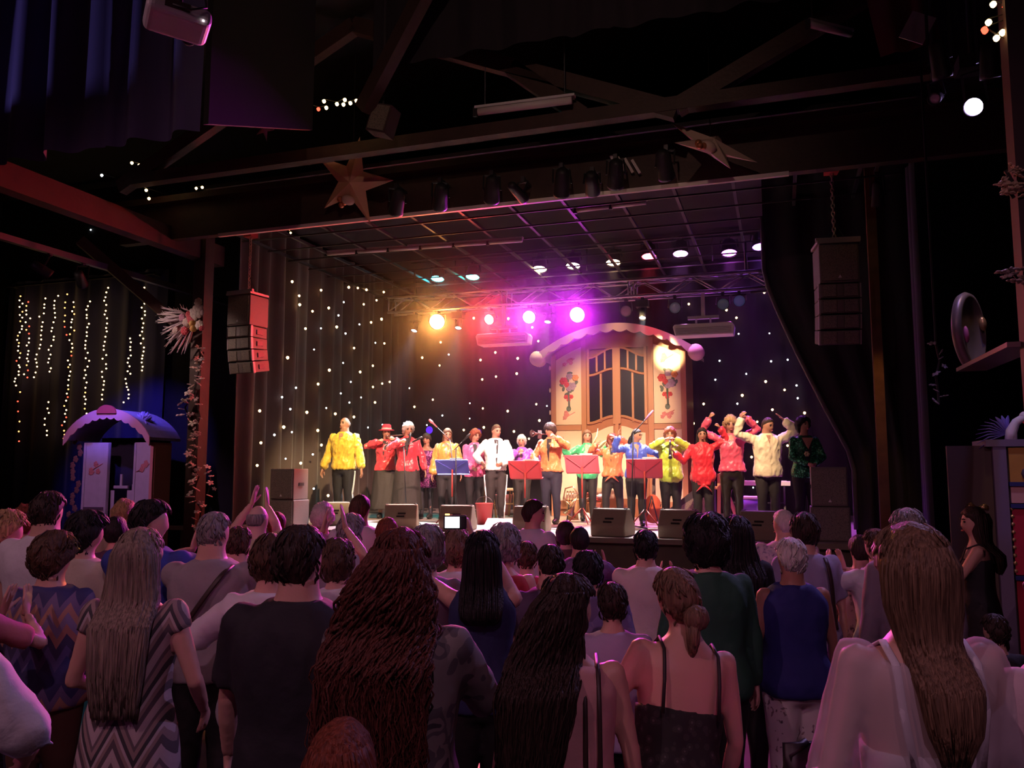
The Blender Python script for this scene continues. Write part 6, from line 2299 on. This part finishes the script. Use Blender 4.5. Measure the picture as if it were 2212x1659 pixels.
# hat, scarf and glasses belong to their wearers
body, T, TH, ag = B2
hat = MB()
hat.lathe([(0.155, 0.05), (0.150, 0.06), (0.096, 0.075), (0.092, 0.10), (0.088, 0.155), (0.060, 0.175), (0.02, 0.165)], 22, c=(0, 0, -0.005))
hat.xf(lambda p: TH(Vector((p.x, p.y * 1.12, p.z)))).build('hat', mat('felt_red', (0.62, 0.05, 0.08), 0.8), body, True)
band = MB().lathe([(0.100, 0.077), (0.098, 0.102)], 22, c=(0, 0, -0.005), cap=False)
band.xf(lambda p: TH(Vector((p.x, p.y * 1.12, p.z)))).build('hat_band', mat('band_cream', (0.7, 0.6, 0.55), 0.6), body, True)
for b_, m in ((B9, 'glasses_black'), (B4, 'glasses_black')):
    body, T, TH, ag = b_
    g = MB()
    for sd in (-1, 1):
        g.tube([(sd * 0.031 + math.cos(t_) * 0.022, 0.100 - abs(sd * 0.031 + math.cos(t_) * 0.022) * 0.15, 0.006 + math.sin(t_) * 0.017) for t_ in (6.283 * i / 12 for i in range(13))], 0.003, 5, cap=False)
        g.tube([(sd * 0.053, 0.088, 0.01), (sd * 0.078, 0.0, 0.01)], 0.003, 5)
    g.tube([(-0.01, 0.099, 0.008), (0.01, 0.099, 0.008)], 0.003, 5)
    g.xf(TH).build('glasses', BLACKPL, body)
body, T, TH, ag = B10
Hh = body['_h']
sc_ = MB()
sc_.tube([T(Vector((-0.06, 0.06, 0.80 * Hh))), T(Vector((-0.20, 0.12, 0.80 * Hh))), T(Vector((-0.30, 0.17, 0.86 * Hh))), T(Vector((-0.40, 0.2, 0.90 * Hh)))], [0.06, 0.075, 0.05, 0.02], 10, flat=0.4)
sc_.tube([T(Vector((-0.10, 0.10, 0.84 * Hh))), T(Vector((-0.18, 0.12, 0.93 * Hh))), T(Vector((-0.20, 0.1, 1.02 * Hh)))], [0.05, 0.03, 0.008], 8, flat=0.4)
sc_.build('scarf', mat('scarf_pale', (0.85, 0.80, 0.45), 0.6), body, True)
# the shirt hems' knot strands of the white shirt and the yellow belt are part of the cloth; instruments are held
def held(name, label, cat, body, pts, rad, m, extra=None):
    M = body.matrix_basis
    w = [M @ Vector(p) for p in pts]
    t = thing(name, label, cat, w[0])
    MB().tube([q - w[0] for q in w], rad, 10).build('tube', m, t, True)
    if extra:
        extra(t, [q - w[0] for q in w])
    return t


for b_ in (B2, B9, B13, B3):
    b_[0].matrix_basis = Matrix.Translation(b_[0].location) @ Matrix.Rotation(b_[0].rotation_euler.z, 4, 'Z')
body, T, TH, ag = B2
m0 = TH(Vector((0.02, 0.115, -0.066)))
held('flute', 'thin silver flute at the lips of the red hatted player', 'flute', body, [m0, m0 + Vector((-0.34, 0.10, 0.02)), m0 + Vector((-0.5, 0.14, 0.02))], [0.012, 0.012, 0.011], mat('silver', (0.75, 0.72, 0.72), 0.25, 0.9),
     lambda t, w: MB().ell(w[0].lerp(w[1], 0.1), (0.02, 0.018, 0.012), 8, 6).build('lip_plate', mat('silver', (0.7, 0.7, 0.7), 0.3, 0.9), t, True))
body, T, TH, ag = B9
m0 = TH(Vector((0.0, 0.108, -0.066)))
d_ = (TH(Vector((0, 0.4, -0.04))) - m0)


def bell(t, w):
    d = (w[-1] - w[0]).normalized()
    MB().lathe([(0.012, -0.16), (0.018, -0.10), (0.032, -0.05), (0.062, 0.0), (0.064, 0.004), (0.03, -0.04)], 16, c=w[-1], rot=d.to_track_quat('Z', 'Y').to_matrix()).build('bell', mat('pink_brass', (0.8, 0.5, 0.5), 0.25, 0.9), t, True)
    for k in range(3):
        c = w[0].lerp(w[-1], 0.35 + 0.1 * k)
        MB().tube([c + Vector((0, 0, -0.08)), c + Vector((0, 0, 0.06))], 0.011, 8).build('valve', mat('pink_brass', (0.8, 0.5, 0.5), 0.25, 0.9), t, True)


held('trumpet', 'pinkish trumpet raised by the woman in the coral orange blouse', 'trumpet', body, [m0, m0 + d_ * 0.5, m0 + d_ * 1.1], [0.008, 0.010, 0.014], mat('pink_brass', (0.8, 0.5, 0.5), 0.25, 0.9), bell)
body, T, TH, ag = B13
m0 = TH(Vector((0, 0.112, -0.066)))
held('clarinet', 'short dark clarinet held to the mouth over the lime blouse', 'clarinet', body, [m0, m0 + Vector((0, 0.16, -0.10)), m0 + Vector((0, 0.30, -0.28))], [0.010, 0.016, 0.026], BLACKPL,
     lambda t, w: MB().lathe([(0.02, 0.0), (0.034, 0.05), (0.03, 0.052)], 12, c=w[-1], rot=(w[-1] - w[1]).normalized().to_track_quat('Z', 'Y').to_matrix()).build('bell', BLACKPL, t, True))
body, T, TH, ag = B3
m0 = TH(Vector((0, 0.15, -0.07)))
held('hand_microphone', 'hand microphone held by the white curly haired singer', 'microphone', body, [m0, m0 + Vector((0.0, 0.03, -0.05)), m0 + Vector((0.03, 0.06, -0.20))], [0.024, 0.020, 0.012], BLACKPL,
     lambda t, w: MB().ell(w[0], (0.027, 0.027, 0.027), 10, 8).build('grille_ball', mat('silver', (0.7, 0.7, 0.7), 0.3, 0.9), t, True))

# ------------------------------------------------------------------ the audience in the hall
DENIM = mat('denim_dark', (0.025, 0.03, 0.06), 0.8, bump=0.2, bscale=60)
dj = {'mat': DENIM}
dk = {'mat': TROU}
clap = lambda x=0.0, z=.78, y=.20: (dict(t=(-.035 + x, y, z), hand='flat', dir=(.15, .35, 1), palm=(1, 0, 0), pole=(-1, 0, -.8)), dict(t=(.035 + x, y, z), hand='flat', dir=(-.15, .35, 1), palm=(-1, 0, 0), pole=(1, 0, -.8)))
AG = 'standing audience'
PAT_FL = cell_mat('pattern_floral_white', [(0.0, (0.06, 0.04, 0.07)), (0.10, (0.28, 0.22, 0.22)), (0.22, (0.70, 0.66, 0.62))], 16, 0.8, warp=0.25)
PAT_LEAF = cell_mat('pattern_beige_leaf', [(0.0, (0.10, 0.08, 0.07)), (0.18, (0.40, 0.32, 0.22)), (0.4, (0.62, 0.52, 0.36))], 14, 0.8, warp=0.3)
PAT_LILAC = cell_mat('pattern_lilac_floral', [(0.0, (0.20, 0.16, 0.28)), (0.2, (0.45, 0.40, 0.48)), (0.45, (0.60, 0.54, 0.58))], 16, 0.8, warp=0.3)
PAT_GREY = cell_mat('pattern_grey_flowers', [(0.0, (0.30, 0.20, 0.12)), (0.12, (0.05, 0.045, 0.055)), (0.22, (0.22, 0.19, 0.18)), (0.38, (0.10, 0.09, 0.10)), (0.55, (0.20, 0.18, 0.17))], 8, 0.75, warp=0.35)
PAT_DOT = cell_mat('pattern_dark_dots', [(0.0, (0.09, 0.09, 0.08)), (0.15, (0.035, 0.035, 0.03)), (0.4, (0.018, 0.018, 0.016))], 34, 0.8)
PAT_PLUM = cell_mat('pattern_plum', [(0.0, (0.14, 0.10, 0.22)), (0.3, (0.26, 0.20, 0.36)), (0.6, (0.20, 0.16, 0.34))], 26, 0.8, per_cell=True)
CHEV = chevron_mat('chevron_zigzag', [(0.0, (0.48, 0.40, 0.40)), (0.14, (0.10, 0.08, 0.09)), (0.30, (0.30, 0.22, 0.20)), (0.42, (0.48, 0.42, 0.42)), (0.52, (0.05, 0.05, 0.055)), (0.66, (0.32, 0.24, 0.22)), (0.80, (0.14, 0.11, 0.12)), (0.9, (0.45, 0.38, 0.38))], 0.20, 0.155, 0.075)
BANDS = chevron_mat('banded_knit', [(0.0, (0.04, 0.04, 0.14)), (0.30, (0.10, 0.08, 0.20)), (0.42, (0.05, 0.04, 0.10)), (0.55, (0.40, 0.18, 0.14)), (0.66, (0.22, 0.18, 0.30)), (0.78, (0.42, 0.22, 0.16)), (0.88, (0.16, 0.12, 0.24))], 0.42, 0.07, 0.035)
tee = lambda m, **k: dict(dict(kind='tee', mat=m, sleeve=.32, ds=.020, d=.018), **k)
shirt = lambda m, **k: dict(dict(kind='shirt', mat=m, sleeve=1, ds=.014, d=.016), **k)
WHT = cotton('white', (0.66, 0.66, 0.68))

# nearest row
aud('man in a plain black shirt with short dark hair seen from behind', 648, 1142, 2.85, 4, sex='m', w=1.10, hair=('short', 'dark', dict(th=.016)), top=tee(cotton('black', (0.016, 0.016, 0.020)), d=.022, sleeve=.40, ds=.03), bottom=dk, vox=.016, head=(-22, -6, 0), group=AG,
    arms=(dict(t=(-.16, .10, .50)), dict(t=(.13, .14, .56))))
aud('woman with very long curly auburn hair in a dark flowered blouse', 862, 1152, 2.45, -4, sex='f', w=1.08, hair=('curly', 'chestnut', dict(len=.74, wid=.138, vol=1.28, curl=.011, tip=.95, mid=1.05, dx=-.06)), strands=400,
    top=shirt(PAT_GREY, sleeve=.55, d=.022, ds=.026), bottom=dk, vox=.016, head=(-6, 0, 0), arms=clap(0, .70), group=AG)
W_SHEER = aud('woman in a sheer white blouse over a white camisole with a loose ponytail', 1972, 1142, 2.1, 2, sex='f', w=.98, skin='fair', hair=('halfup', 'light', dict(len=.42, wid=.070, mid=.9, tip=.45, vol=.95)), strands=220,
    top=[dict(kind='strap', mat=cotton('camisole_white', (0.72, 0.70, 0.74)), zt=.685, sx=.060, sw=.011, d=.010, sback=.8), shirt(mat('sheer_white', (0.78, 0.74, 0.78), 0.85, alpha=0.42), sleeve=.62, d=.024, ds=.026, amp=.008, neck=.81)], bottom=dict(mat=cotton('skirt_white', (0.6, 0.58, 0.62))), vox=.016,
    arms=(dict(t=(-.14, .13, .58), pole=(-.25, -.9, -.4)), dict(t=(.14, .13, .58), pole=(.25, -.9, -.4))), group=AG)
W_BROWN = aud('woman with long wavy dark brown hair in a bare-shouldered pink top', 1222, 1247, 2.6, -2, sex='f', w=1.0, hair=('wavy', 'dark', dict(len=.60, wid=.105, vol=1.08, curl=.003, mid=.85, tip=.55, dx=-.14)), strands=200,
    top=dict(kind='shirt', name='top', sleeve=0, mat=cotton('pink_top', (0.58, 0.32, 0.30)), d=.014, neck=.825, flare=.03), bottom=dk, vox=.016, head=(-58, -4, 0), group=AG)
W_BUN = aud('woman leaning over in a dark thin-strapped dress with hair in a low bun', 1444, 1262, 2.72, 8, sex='f', w=1.02, hair=('bun', 'light', {}), lean=(12, 10), dH=.06, head=(10, -16, -26),
    top=dict(kind='strap', mat=PAT_DOT, zt=.695, sx=.062, sw=.006, d=.010, skirt=.28, strapmat=mat('strap_black', (0.02, 0.015, 0.015), .6), name='dress'), bottom=dk, vox=.016, arms=(dict(t=(-.17, .12, .56)), dict(t=(.16, .10, .52))), group=AG)
aud('woman with long straight ash hair in a zigzag patterned dress', 300, 1148, 3.2, 0, sex='f', w=.98, hair=('halfup', 'ash', dict(len=.56, wid=.105, mid=.95, tip=.8)), strands=200,
    top=dict(kind='dress', mat=CHEV, skirt=.10, skirt_flare=.06, d=.018, sleeve=.14), bottom=dict(mat=TROU, d=.002, waist=.50), vox=.016, arms=(dict(t=(-.10, .14, .60)), dict(t=(.14, .10, .55))), group=AG)
aud('person in a white shirt standing at the hall edge with an arm bent', -235, 1110, 2.1, 0, sex='m', w=1.0, hair=('short', 'grey', {}), top=shirt(WHT, sleeve=.55, ds=.03, d=.02), bottom=dk, arms=(dict(t=(-.1, .2, .6)), dict(t=(.13, .16, .60), pole=(1, -.3, -.6))), group=AG)
aud('person in a loose rose white blouse beside the sheer blouse', 2318, 1220, 2.1, 0, sex='f', w=1.1, hair=('bob', 'brown', {}), top=shirt(cotton('rose_white', (0.62, 0.48, 0.52)), sleeve=.6, ds=.045, d=.03), bottom=dk, arms=(dict(t=(-.13, .15, .58), pole=(-1, -.3, -.6)), None), group=AG)

# middle rows
aud('man in a white tee shirt with thick dark hair', 103, 1066, 4.9, 4, sex='m', w=1.12, hair=('short', 'dark', dict(th=.018)), top=tee(WHT), bottom=dj, head=(-10, 0, 0), group=AG)
aud('woman with short brown curls in a banded blue knit top', 115, 1160, 4.0, 2, sex='f', w=1.14, hair=('curlybob', 'brown', dict(rough=.6)), top=shirt(BANDS, sleeve=.5, ds=.03, d=.024), bottom=dict(mat=mat('brown_skirt', (0.11, 0.05, 0.03), .8)), head=(-24, 0, 0), group=AG)
aud('dark haired woman in a cream blouse turning towards the stage', 186, 1112, 4.7, -14, sex='f', hair=('bob', 'black', dict(th=.035)), top=shirt(cotton('cream', (0.52, 0.46, 0.36))), bottom=dict(mat=mat('cyan_trousers', (0.05, 0.40, 0.45), .7), shoe=mat('shoe_white', (0.7, 0.66, 0.62), .5)), head=(-30, 0, 0), group=AG)
aud('blond woman with pinned up curls before the small caravan', 268, 1086, 7.2, 0, sex='f', hair=('curlybob', 'blond', dict(rough=.7)), top=shirt(cotton('sand', (0.4, 0.32, 0.24))), bottom=dk, vox=.024, group=AG)
aud('dark haired man in a bright blue shirt looking towards the stage', 322, 1085, 4.5, -6, sex='m', w=1.08, hair=('short', 'black', dict(th=.02)), top=tee(cotton('blue', (0.03, 0.05, 0.30))), bottom=dk, head=(-55, 0, 0), arms=clap(.06, .82, .26), vox=.018, group=AG)
aud('person with small black hair beside the blue shirt', 250, 1120, 6.0, 0, sex='f', hair=('fringe', 'black', {}), top=shirt(cotton('plum_dark', (0.10, 0.04, 0.08))), bottom=dk, vox=.024, group=AG)
aud('red haired person at the hall edge near the man in white tee', 55, 1098, 6.4, 4, sex='f', hair=('curlybob', 'auburn', dict(rough=.6)), top=shirt(cotton('rust', (0.35, 0.10, 0.08))), bottom=dk, vox=.024, head=(-20, 0, 0), group=AG)
aud('person with blond curls at the hall edge looking across', 14, 1112, 5.2, -10, sex='f', hair=('curlybob', 'blond', dict(rough=.7)), top=shirt(cotton('rose', (0.5, 0.16, 0.18))), bottom=dk, vox=.022, head=(-50, 0, 0), group=AG)
aud('person in a rose shirt clapping beside the banded knit top', -95, 1190, 3.4, 0, sex='f', hair=('bob', 'brown', {}), top=shirt(cotton('rose', (0.5, 0.16, 0.18)), sleeve=.4), bottom=dk, arms=clap(.05, .8), group=AG)
GREYMAN = aud('grey haired balding man in a grey shirt with a dark shoulder strap', 460, 1108, 4.3, 4, sex='m', w=1.10, skin='fair', hair=('crop', 'grey', {}), top=tee(cotton('grey', (0.30, 0.27, 0.28)), sleeve=.42), bottom=dk, head=(-26, 0, 0), arms=clap(.08, .74), vox=.017, group=AG)
aud('bald man in a pale yellow shirt', 556, 1092, 5.8, 0, sex='m', w=1.06, skin='pale', hair=('bald', 'grey', {}), top=tee(cotton('pale_yellow', (0.50, 0.45, 0.28))), bottom=dk, head=(-14, 0, 0), arms=clap(-.06, 1.0, .22), group=AG)
aud('man with short reddish hair beside the bald man', 598, 1108, 6.6, 0, sex='m', hair=('short', 'auburn', {}), top=tee(cotton('wine', (0.16, 0.04, 0.06))), bottom=dk, vox=.024, group=AG)
aud('person in a dark blue shirt behind the grey shirted man', 515, 1140, 4.9, 0, sex='m', w=1.1, hair=('short', 'brown', {}), top=tee(cotton('navy', (0.02, 0.025, 0.09))), bottom=dk, vox=.022, group=AG)
aud('woman with brown hair in a white blouse clapping behind the black shirt', 585, 1162, 3.7, 4, sex='f', w=1.1, hair=('bob', 'brown', dict(th=.026)), top=shirt(WHT, sleeve=.6, ds=.035, d=.03), bottom=dk, arms=clap(-.14, .73), group=AG)
aud('woman with fluffy grey blond hair near the stage', 697, 1092, 6.9, 0, sex='f', hair=('curlybob', 'white', dict(rough=.6)), top=shirt(cotton('mauve', (0.25, 0.15, 0.22))), bottom=dk, vox=.024, group=AG)
aud('tall man in a lilac white shirt close to the stage', 777, 1072, 6.6, 0, sex='m', w=1.05, hair=('short', 'brown', dict(th=.018)), top=tee(cotton('lilac_white', (0.62, 0.58, 0.68))), bottom=dk, head=(-16, 0, 0), vox=.022, group=AG)
aud('grey haired man in a grey tee shirt between clapping arms', 757, 1112, 4.9, 2, sex='m', w=1.05, hair=('short', 'grey', {}), top=tee(cotton('stone', (0.26, 0.24, 0.27))), bottom=dk, head=(-20, 0, 0), group=AG)
aud('person with both bare arms raised clapping overhead', 728, 1172, 4.15, 2, sex='f', hair=('bob', 'brown', {}), top=tee(WHT, sleeve=.22), bottom=dk, arms=(dict(t=(-.08, .16, 1.03), hand='flat', dir=(.2, .1, 1), palm=(1, 0, 0), pole=(-1, 0, -.1)), dict(t=(.0, .16, 1.04), hand='flat', dir=(-.2, .1, 1), palm=(-1, 0, 0), pole=(1, 0, -.1))), vox=.017, group=AG)
aud('person with short red hair in an orange top near the stage', 836, 1122, 5.9, 0, sex='f', hair=('short', 'auburn', dict(th=.022)), top=tee(cotton('orange', (0.70, 0.18, 0.04))), bottom=dk, vox=.024, group=AG)
aud('person with smooth grey hair behind the curly auburn hair', 922, 1143, 4.2, 0, sex='f', hair=('bob', 'grey', dict(th=.03)), top=shirt(cotton('dusty', (0.22, 0.17, 0.2))), bottom=dk, group=AG)
A_PHONE = aud('dark haired woman in navy holding a small camera up', 1042, 1152, 3.9, 0, sex='f', skin='fair', hair=('straight', 'black', dict(len=.30, wid=.095)), strands=40, top=dict(kind='shirt', name='top', sleeve=0, mat=cotton('navy', (0.02, 0.025, 0.09)), d=.014), bottom=dk, vox=.016,
              arms=(dict(t=(-.20, .22, .96), hand='grip', pole=(-1, 0, -.5)), dict(t=(-.045, .20, .985), hand='grip', dir=(-.3, .1, 1), palm=(-1, 0, 0), pole=(1, .1, -.7))), group=AG)
aud('woman with short blond brown hair in a white top with a strap', 985, 1152, 5.0, 0, sex='f', hair=('curlybob', 'light', dict(rough=.5)), top=tee(WHT), bottom=dk, group=AG)
aud('woman with silver grey curls and bare shoulders', 1088, 1142, 4.7, 0, sex='f', hair=('curlybob', 'grey', dict(rough=.5)), top=dict(kind='shirt', name='top', sleeve=0, mat=cotton('red', (0.42, 0.03, 0.03)), neck=.825), bottom=dk, group=AG)
aud('young man in a lilac white shirt turned sideways by the stage', 1150, 1083, 6.9, -40, sex='m', hair=('short', 'dark', dict(th=.022)), top=tee(cotton('lilac_white', (0.62, 0.58, 0.68))), bottom=dk, head=(-45, 0, 0), vox=.018, facey=True, group=AG)
aud('person in a red top beside the grey curls', 1138, 1172, 5.3, 0, sex='f', hair=('short', 'brown', {}), top=tee(cotton('red', (0.42, 0.03, 0.03))), bottom=dk, vox=.022, group=AG)
aud('broad man with thinning dark hair in a plum grey tee shirt', 1190, 1178, 4.2, 6, sex='m', w=1.15, hair=('crop', 'dark', {}), top=tee(cotton('plum_grey', (0.13, 0.10, 0.16))), bottom=dk, group=AG)
aud('dark haired person behind the plum grey tee shirt', 1222, 1130, 6.9, 0, sex='f', hair=('bob', 'dark', {}), top=shirt(cotton('brown', (0.12, 0.06, 0.05))), bottom=dk, vox=.024, group=AG)
aud('man with cropped dark hair close to the stage front clapping', 1252, 1140, 5.9, 0, sex='m', hair=('short', 'black', {}), top=tee(PAT_PLUM), bottom=dk, arms=clap(.12, .78), vox=.022, group=AG)
aud('dark haired person in a plum patterned shirt beside long brown hair', 1270, 1195, 4.2, 0, sex='m', hair=('short', 'black', dict(th=.02)), top=shirt(PAT_PLUM, sleeve=.5, ds=.03), bottom=dk, group=AG)
aud('person in a lavender shirt half hidden by long brown hair', 1322, 1262, 3.7, 0, sex='f', hair=('short', 'dark', {}), top=tee(cotton('lavender', (0.42, 0.34, 0.5))), bottom=dk, vox=.022, group=AG)
aud('dark haired man in a white tee shirt clapping by the stage', 1394, 1150, 5.2, -4, sex='m', w=1.02, hair=('short', 'black', dict(th=.02)), top=tee(cotton('warm_white', (0.66, 0.58, 0.52)), hem=.50), bottom=dk, arms=clap(.12, .76, .24), group=AG)
aud('woman with a thick dark bob in a deep green blouse', 1527, 1126, 4.05, 4, sex='f', w=1.08, hair=('bob', 'black', dict(th=.05, rough=.25)), top=shirt(cotton('green', (0.02, 0.085, 0.05)), d=.024), bottom=dk, group=AG)
aud('woman with long black hair and black clothes behind the green blouse', 1592, 1118, 4.85, 4, sex='f', hair=('straight', 'black', dict(len=.5, wid=.115)), strands=60, top=shirt(cotton('black', (0.016, 0.016, 0.02))), bottom=dk, group=AG)
aud('white haired man with glasses in a flowered lilac shirt', 1694, 1104, 6.1, -14, sex='m', w=1.12, hair=('short', 'white', {}), top=tee(PAT_LILAC), bottom=dk, head=(40, 0, 0), facey=True, vox=.018, group=AG)
LILAC_W = aud('dark haired woman in a lilac blouse with a bag strap', 1738, 1112, 5.15, 0, sex='f', w=1.1, hair=('bob', 'dark', dict(th=.022)), top=tee(cotton('lilac', (0.34, 0.32, 0.46)), sleeve=.45), bottom=dk, group=AG)
aud('white blond short haired woman in a blue vest and flowered trousers', 1709, 1166, 4.3, 4, sex='f', w=1.14, skin='tan', hair=('short', 'white', dict(th=.016)), top=dict(kind='shirt', name='vest', sleeve=0, mat=cotton('vest_blue', (0.02, 0.025, 0.16)), d=.020, hem=.47), bottom=dict(mat=PAT_FL, d=.014, waist=.53), vox=.017, group=AG)
aud('dark haired woman in a beige leaf patterned blouse', 1857, 1160, 5.6, -4, sex='f', w=1.1, hair=('short', 'dark', dict(th=.022)), top=shirt(PAT_LEAF, sleeve=.5), bottom=dk, group=AG)
aud('person in white sleeves clapping behind the sheer blouse', 1893, 1145, 5.1, 6, sex='f', hair=('short', 'brown', {}), top=shirt(WHT, sleeve=.8, ds=.035), bottom=dk, arms=clap(-.08, .82), group=AG)
aud('grey haired person behind the ponytail and sheer blouse', 1962, 1104, 4.3, 0, sex='m', hair=('short', 'grey', dict(th=.018)), top=shirt(cotton('ash', (0.2, 0.16, 0.2))), bottom=dk, vox=.022, group=AG)
aud('woman with long dark hair in a black vest standing by the hall wall', 2106, 1098, 6.0, 60, sex='f', hair=('straight', 'dark', dict(len=.36, wid=.10)), strands=40, top=dict(kind='tank', mat=cotton('black', (0.016, 0.016, 0.02)), zt=.765), bottom=dict(kind='skirt', mat=TROU, hem=.35), head=(20, 0, 0), facey=True, vox=.016,
    arms=(dict(t=(-.02, .16, .74), hand='grip', pole=(-.6, 0, -1)), dict(t=(.0, .18, .60), pole=(1, -.2, -.6))))
aud('small dark haired figure in black low before the fairground booth', 2150, 1330, 4.0, 8, sex='f', hair=('short', 'dark', {}), top=shirt(cotton('black', (0.016, 0.016, 0.02))), bottom=dk, vox=.024)
SEATED = person('seated person with parted rosy brown hair low in the hall', tuple(P(742, 1300, 1.95).xy) + (0.0,), 1.50, math.degrees(YAW), sex='f', hair=('straight', 'auburn', dict(len=.30, wid=.11)), strands=120, top=shirt(cotton('plum_dark', (0.1, 0.04, 0.08))), bottom=dk, seat=True, vox=.018,
                arms=(dict(t=(-.10, .2, .58)), dict(t=(.10, .2, .58))))


# ---- things the audience carries
def back_strap(b, a, c, m, wdt=0.022, n=9):
    """A strap over the back from shoulder a to hip c (x, z as shares of the height)."""
    body, T, TH, ag = b
    Hh = body['_h']
    pts = []
    for i in range(n):
        t = i / (n - 1)
        x, z = a[0] + (c[0] - a[0]) * t, a[1] + (c[1] - a[1]) * t
        rx, ry, cy = tor('m', z)
        y = -(ry * 1.20 * (1 - min(0.985, abs(x / (rx * 1.15)) ** 2.5)) ** 0.4) * Hh - 0.036
        pts.append(T(Vector((x * Hh, y, z * Hh))))
    MB().tube(pts, wdt, 6, flat=0.35).build('bag_strap', m, body, True)


STRAP = mat('strap_leather', (0.035, 0.018, 0.015), 0.5)
back_strap(GREYMAN, (.075, .835), (-.10, .58), STRAP, 0.016, 14)
back_strap(LILAC_W, (.05, .835), (.08, .56), STRAP, 0.014, 14)
body, T, TH, ag = W_BROWN
Hh = body['_h']
for dx in (0, .028):
    pts = [T(Vector(((.035 + dx) * Hh, y * Hh, z * Hh))) for y, z in ((.02, .84), (-.05, .815), (-.074, .74), (-.080, .66), (-.085, .58), (-.09, .53))]
    MB().tube(pts, 0.007, 6, flat=0.5).build('bag_strap', STRAP, body, True)
M = Matrix.Translation(body.location) @ Matrix.Rotation(body.rotation_euler.z, 4, 'Z')
q = M @ T(Vector((.05 * Hh, -.13 * Hh, .47 * Hh)))
hb = thing('handbag', 'dark brown handbag hanging behind the woman in the pink top', 'handbag', q, body.rotation_euler.z)
o = MB().box((0, 0, 0), (0.32, 0.11, 0.22), None, 0.85).build('pouch', mat('bag_brown', (0.05, 0.024, 0.018), .5), hb)
bevel(o, 0.03, 3)
MB().box((0, 0, 0.112), (0.27, 0.02, 0.012)).build('zip', mat('zip_brass', (0.5, 0.4, 0.25), .3, .8), hb)
for sx in (-1, 1):
    MB().lathe([(0.012, -0.006), (0.016, 0), (0.012, 0.006)], 10, c=(sx * 0.07, -0.06, 0.07), rot=Matrix.Rotation(math.pi / 2, 3, 'X')).build('ring', mat('silver', (.7, .7, .7), .3, .9), hb, True)
# camera with its lit screen
q = P(983, 1128, 3.72)
cmr = thing('compact_camera', 'compact camera with a glowing white screen held over the crowd', 'camera', q, YAW)
o = MB().box((0, 0, 0), (0.105, 0.024, 0.064)).build('body', BLACKPL, cmr)
bevel(o, 0.006)
MB().box((-0.012, -0.0135, 0.0), (0.066, 0.003, 0.050)).build('screen', glow('screen_white', (0.95, 0.97, 1.0), 2.2), cmr)
MB().lathe([(0.024, 0), (0.022, 0.02), (0.015, 0.02)], 14, c=(0, 0.012, 0), rot=Matrix.Rotation(-math.pi / 2, 3, 'X')).build('lens', BLACKPL, cmr, True)
MB().box((-0.035, -0.004, 0.035), (0.02, 0.012, 0.006)).build('flash_light', glow('led_amber', (1, .6, .15), 4), cmr)


# ---- chairs
def chair(label, loc, rz, m):
    t = thing('chair', label, 'chair', loc, rz)
    o = MB().box((0, 0, 0.455), (0.42, 0.42, 0.045)).build('seat', m, t)
    bevel(o, 0.015)
    for sx in (-1, 1):
        MB().tube([(sx * 0.18, 0.18, 0.44), (sx * 0.19, 0.19, 0.0)], 0.015, 8).build('leg', m, t, True)
        MB().tube([(sx * 0.18, -0.18, 0.44), (sx * 0.19, -0.22, 0.0)], 0.015, 8).build('leg', m, t, True)
        MB().tube([(sx * 0.18, -0.19, 0.44), (sx * 0.185, -0.22, 0.70), (sx * 0.17, -0.24, 0.84), (sx * 0.10, -0.25, 0.88)], 0.016, 8).build('back_post', m, t, True)
    b = MB()
    vs = [Vector((-0.19 + 0.38 * i / 8, -0.25 - 0.02 * math.sin(math.pi * i / 8), z)) + Vector((0, y, 0)) for y in (0, 0.02) for z in (0.64, 0.88) for i in range(9)]
    fs = []
    for i in range(8):
        fs += [(i, i + 1, 10 + i, 9 + i), (18 + i, 27 + i, 28 + i, 19 + i), (i, 18 + i, 19 + i, i + 1), (9 + i, 10 + i, 28 + i, 27 + i)]
    fs += [(0, 9, 27, 18), (8, 26, 35, 17)]
    b.add(vs, fs)
    b.build('backrest', m, t, True)
    return t


CH = mat('chair_dark', (0.02, 0.014, 0.014), 0.45)
q = P(1700, 1500, 3.25)
chair('dark curved back chair behind the flowered trousers', (q.x, q.y, 0), YAW + 0.3, CH)
q = P(742, 1300, 1.95)
chair('dark chair carrying the seated person', (q.x, q.y, 0.0), YAW, CH)

# ------------------------------------------------------------------ grow the fused surfaces
bake(JOBS)
for b_ in PEOPLE:
    del b_['_h']


# ------------------------------------------------------------------ thin stage haze
hz = MB()
hz.box((-3.35, 13.75, 3.27), (10.0, 7.0, 4.7))
hm = bpy.data.materials.new('stage_haze')
hm.use_nodes = True
nt = hm.node_tree
nt.nodes.remove(nt.nodes['Principled BSDF'])
vs = nt.nodes.new('ShaderNodeVolumeScatter')
vs.inputs['Color'].default_value = (0.9, 0.88, 0.92, 1)
vs.inputs['Density'].default_value = 0.0055
vs.inputs['Anisotropy'].default_value = 0.87
nt.links.new(vs.outputs[0], nt.nodes['Material Output'].inputs['Volume'])
o = hz.build('haze', hm)
o['kind'] = 'stuff'
o['label'] = 'thin haze hanging in the stage lights'
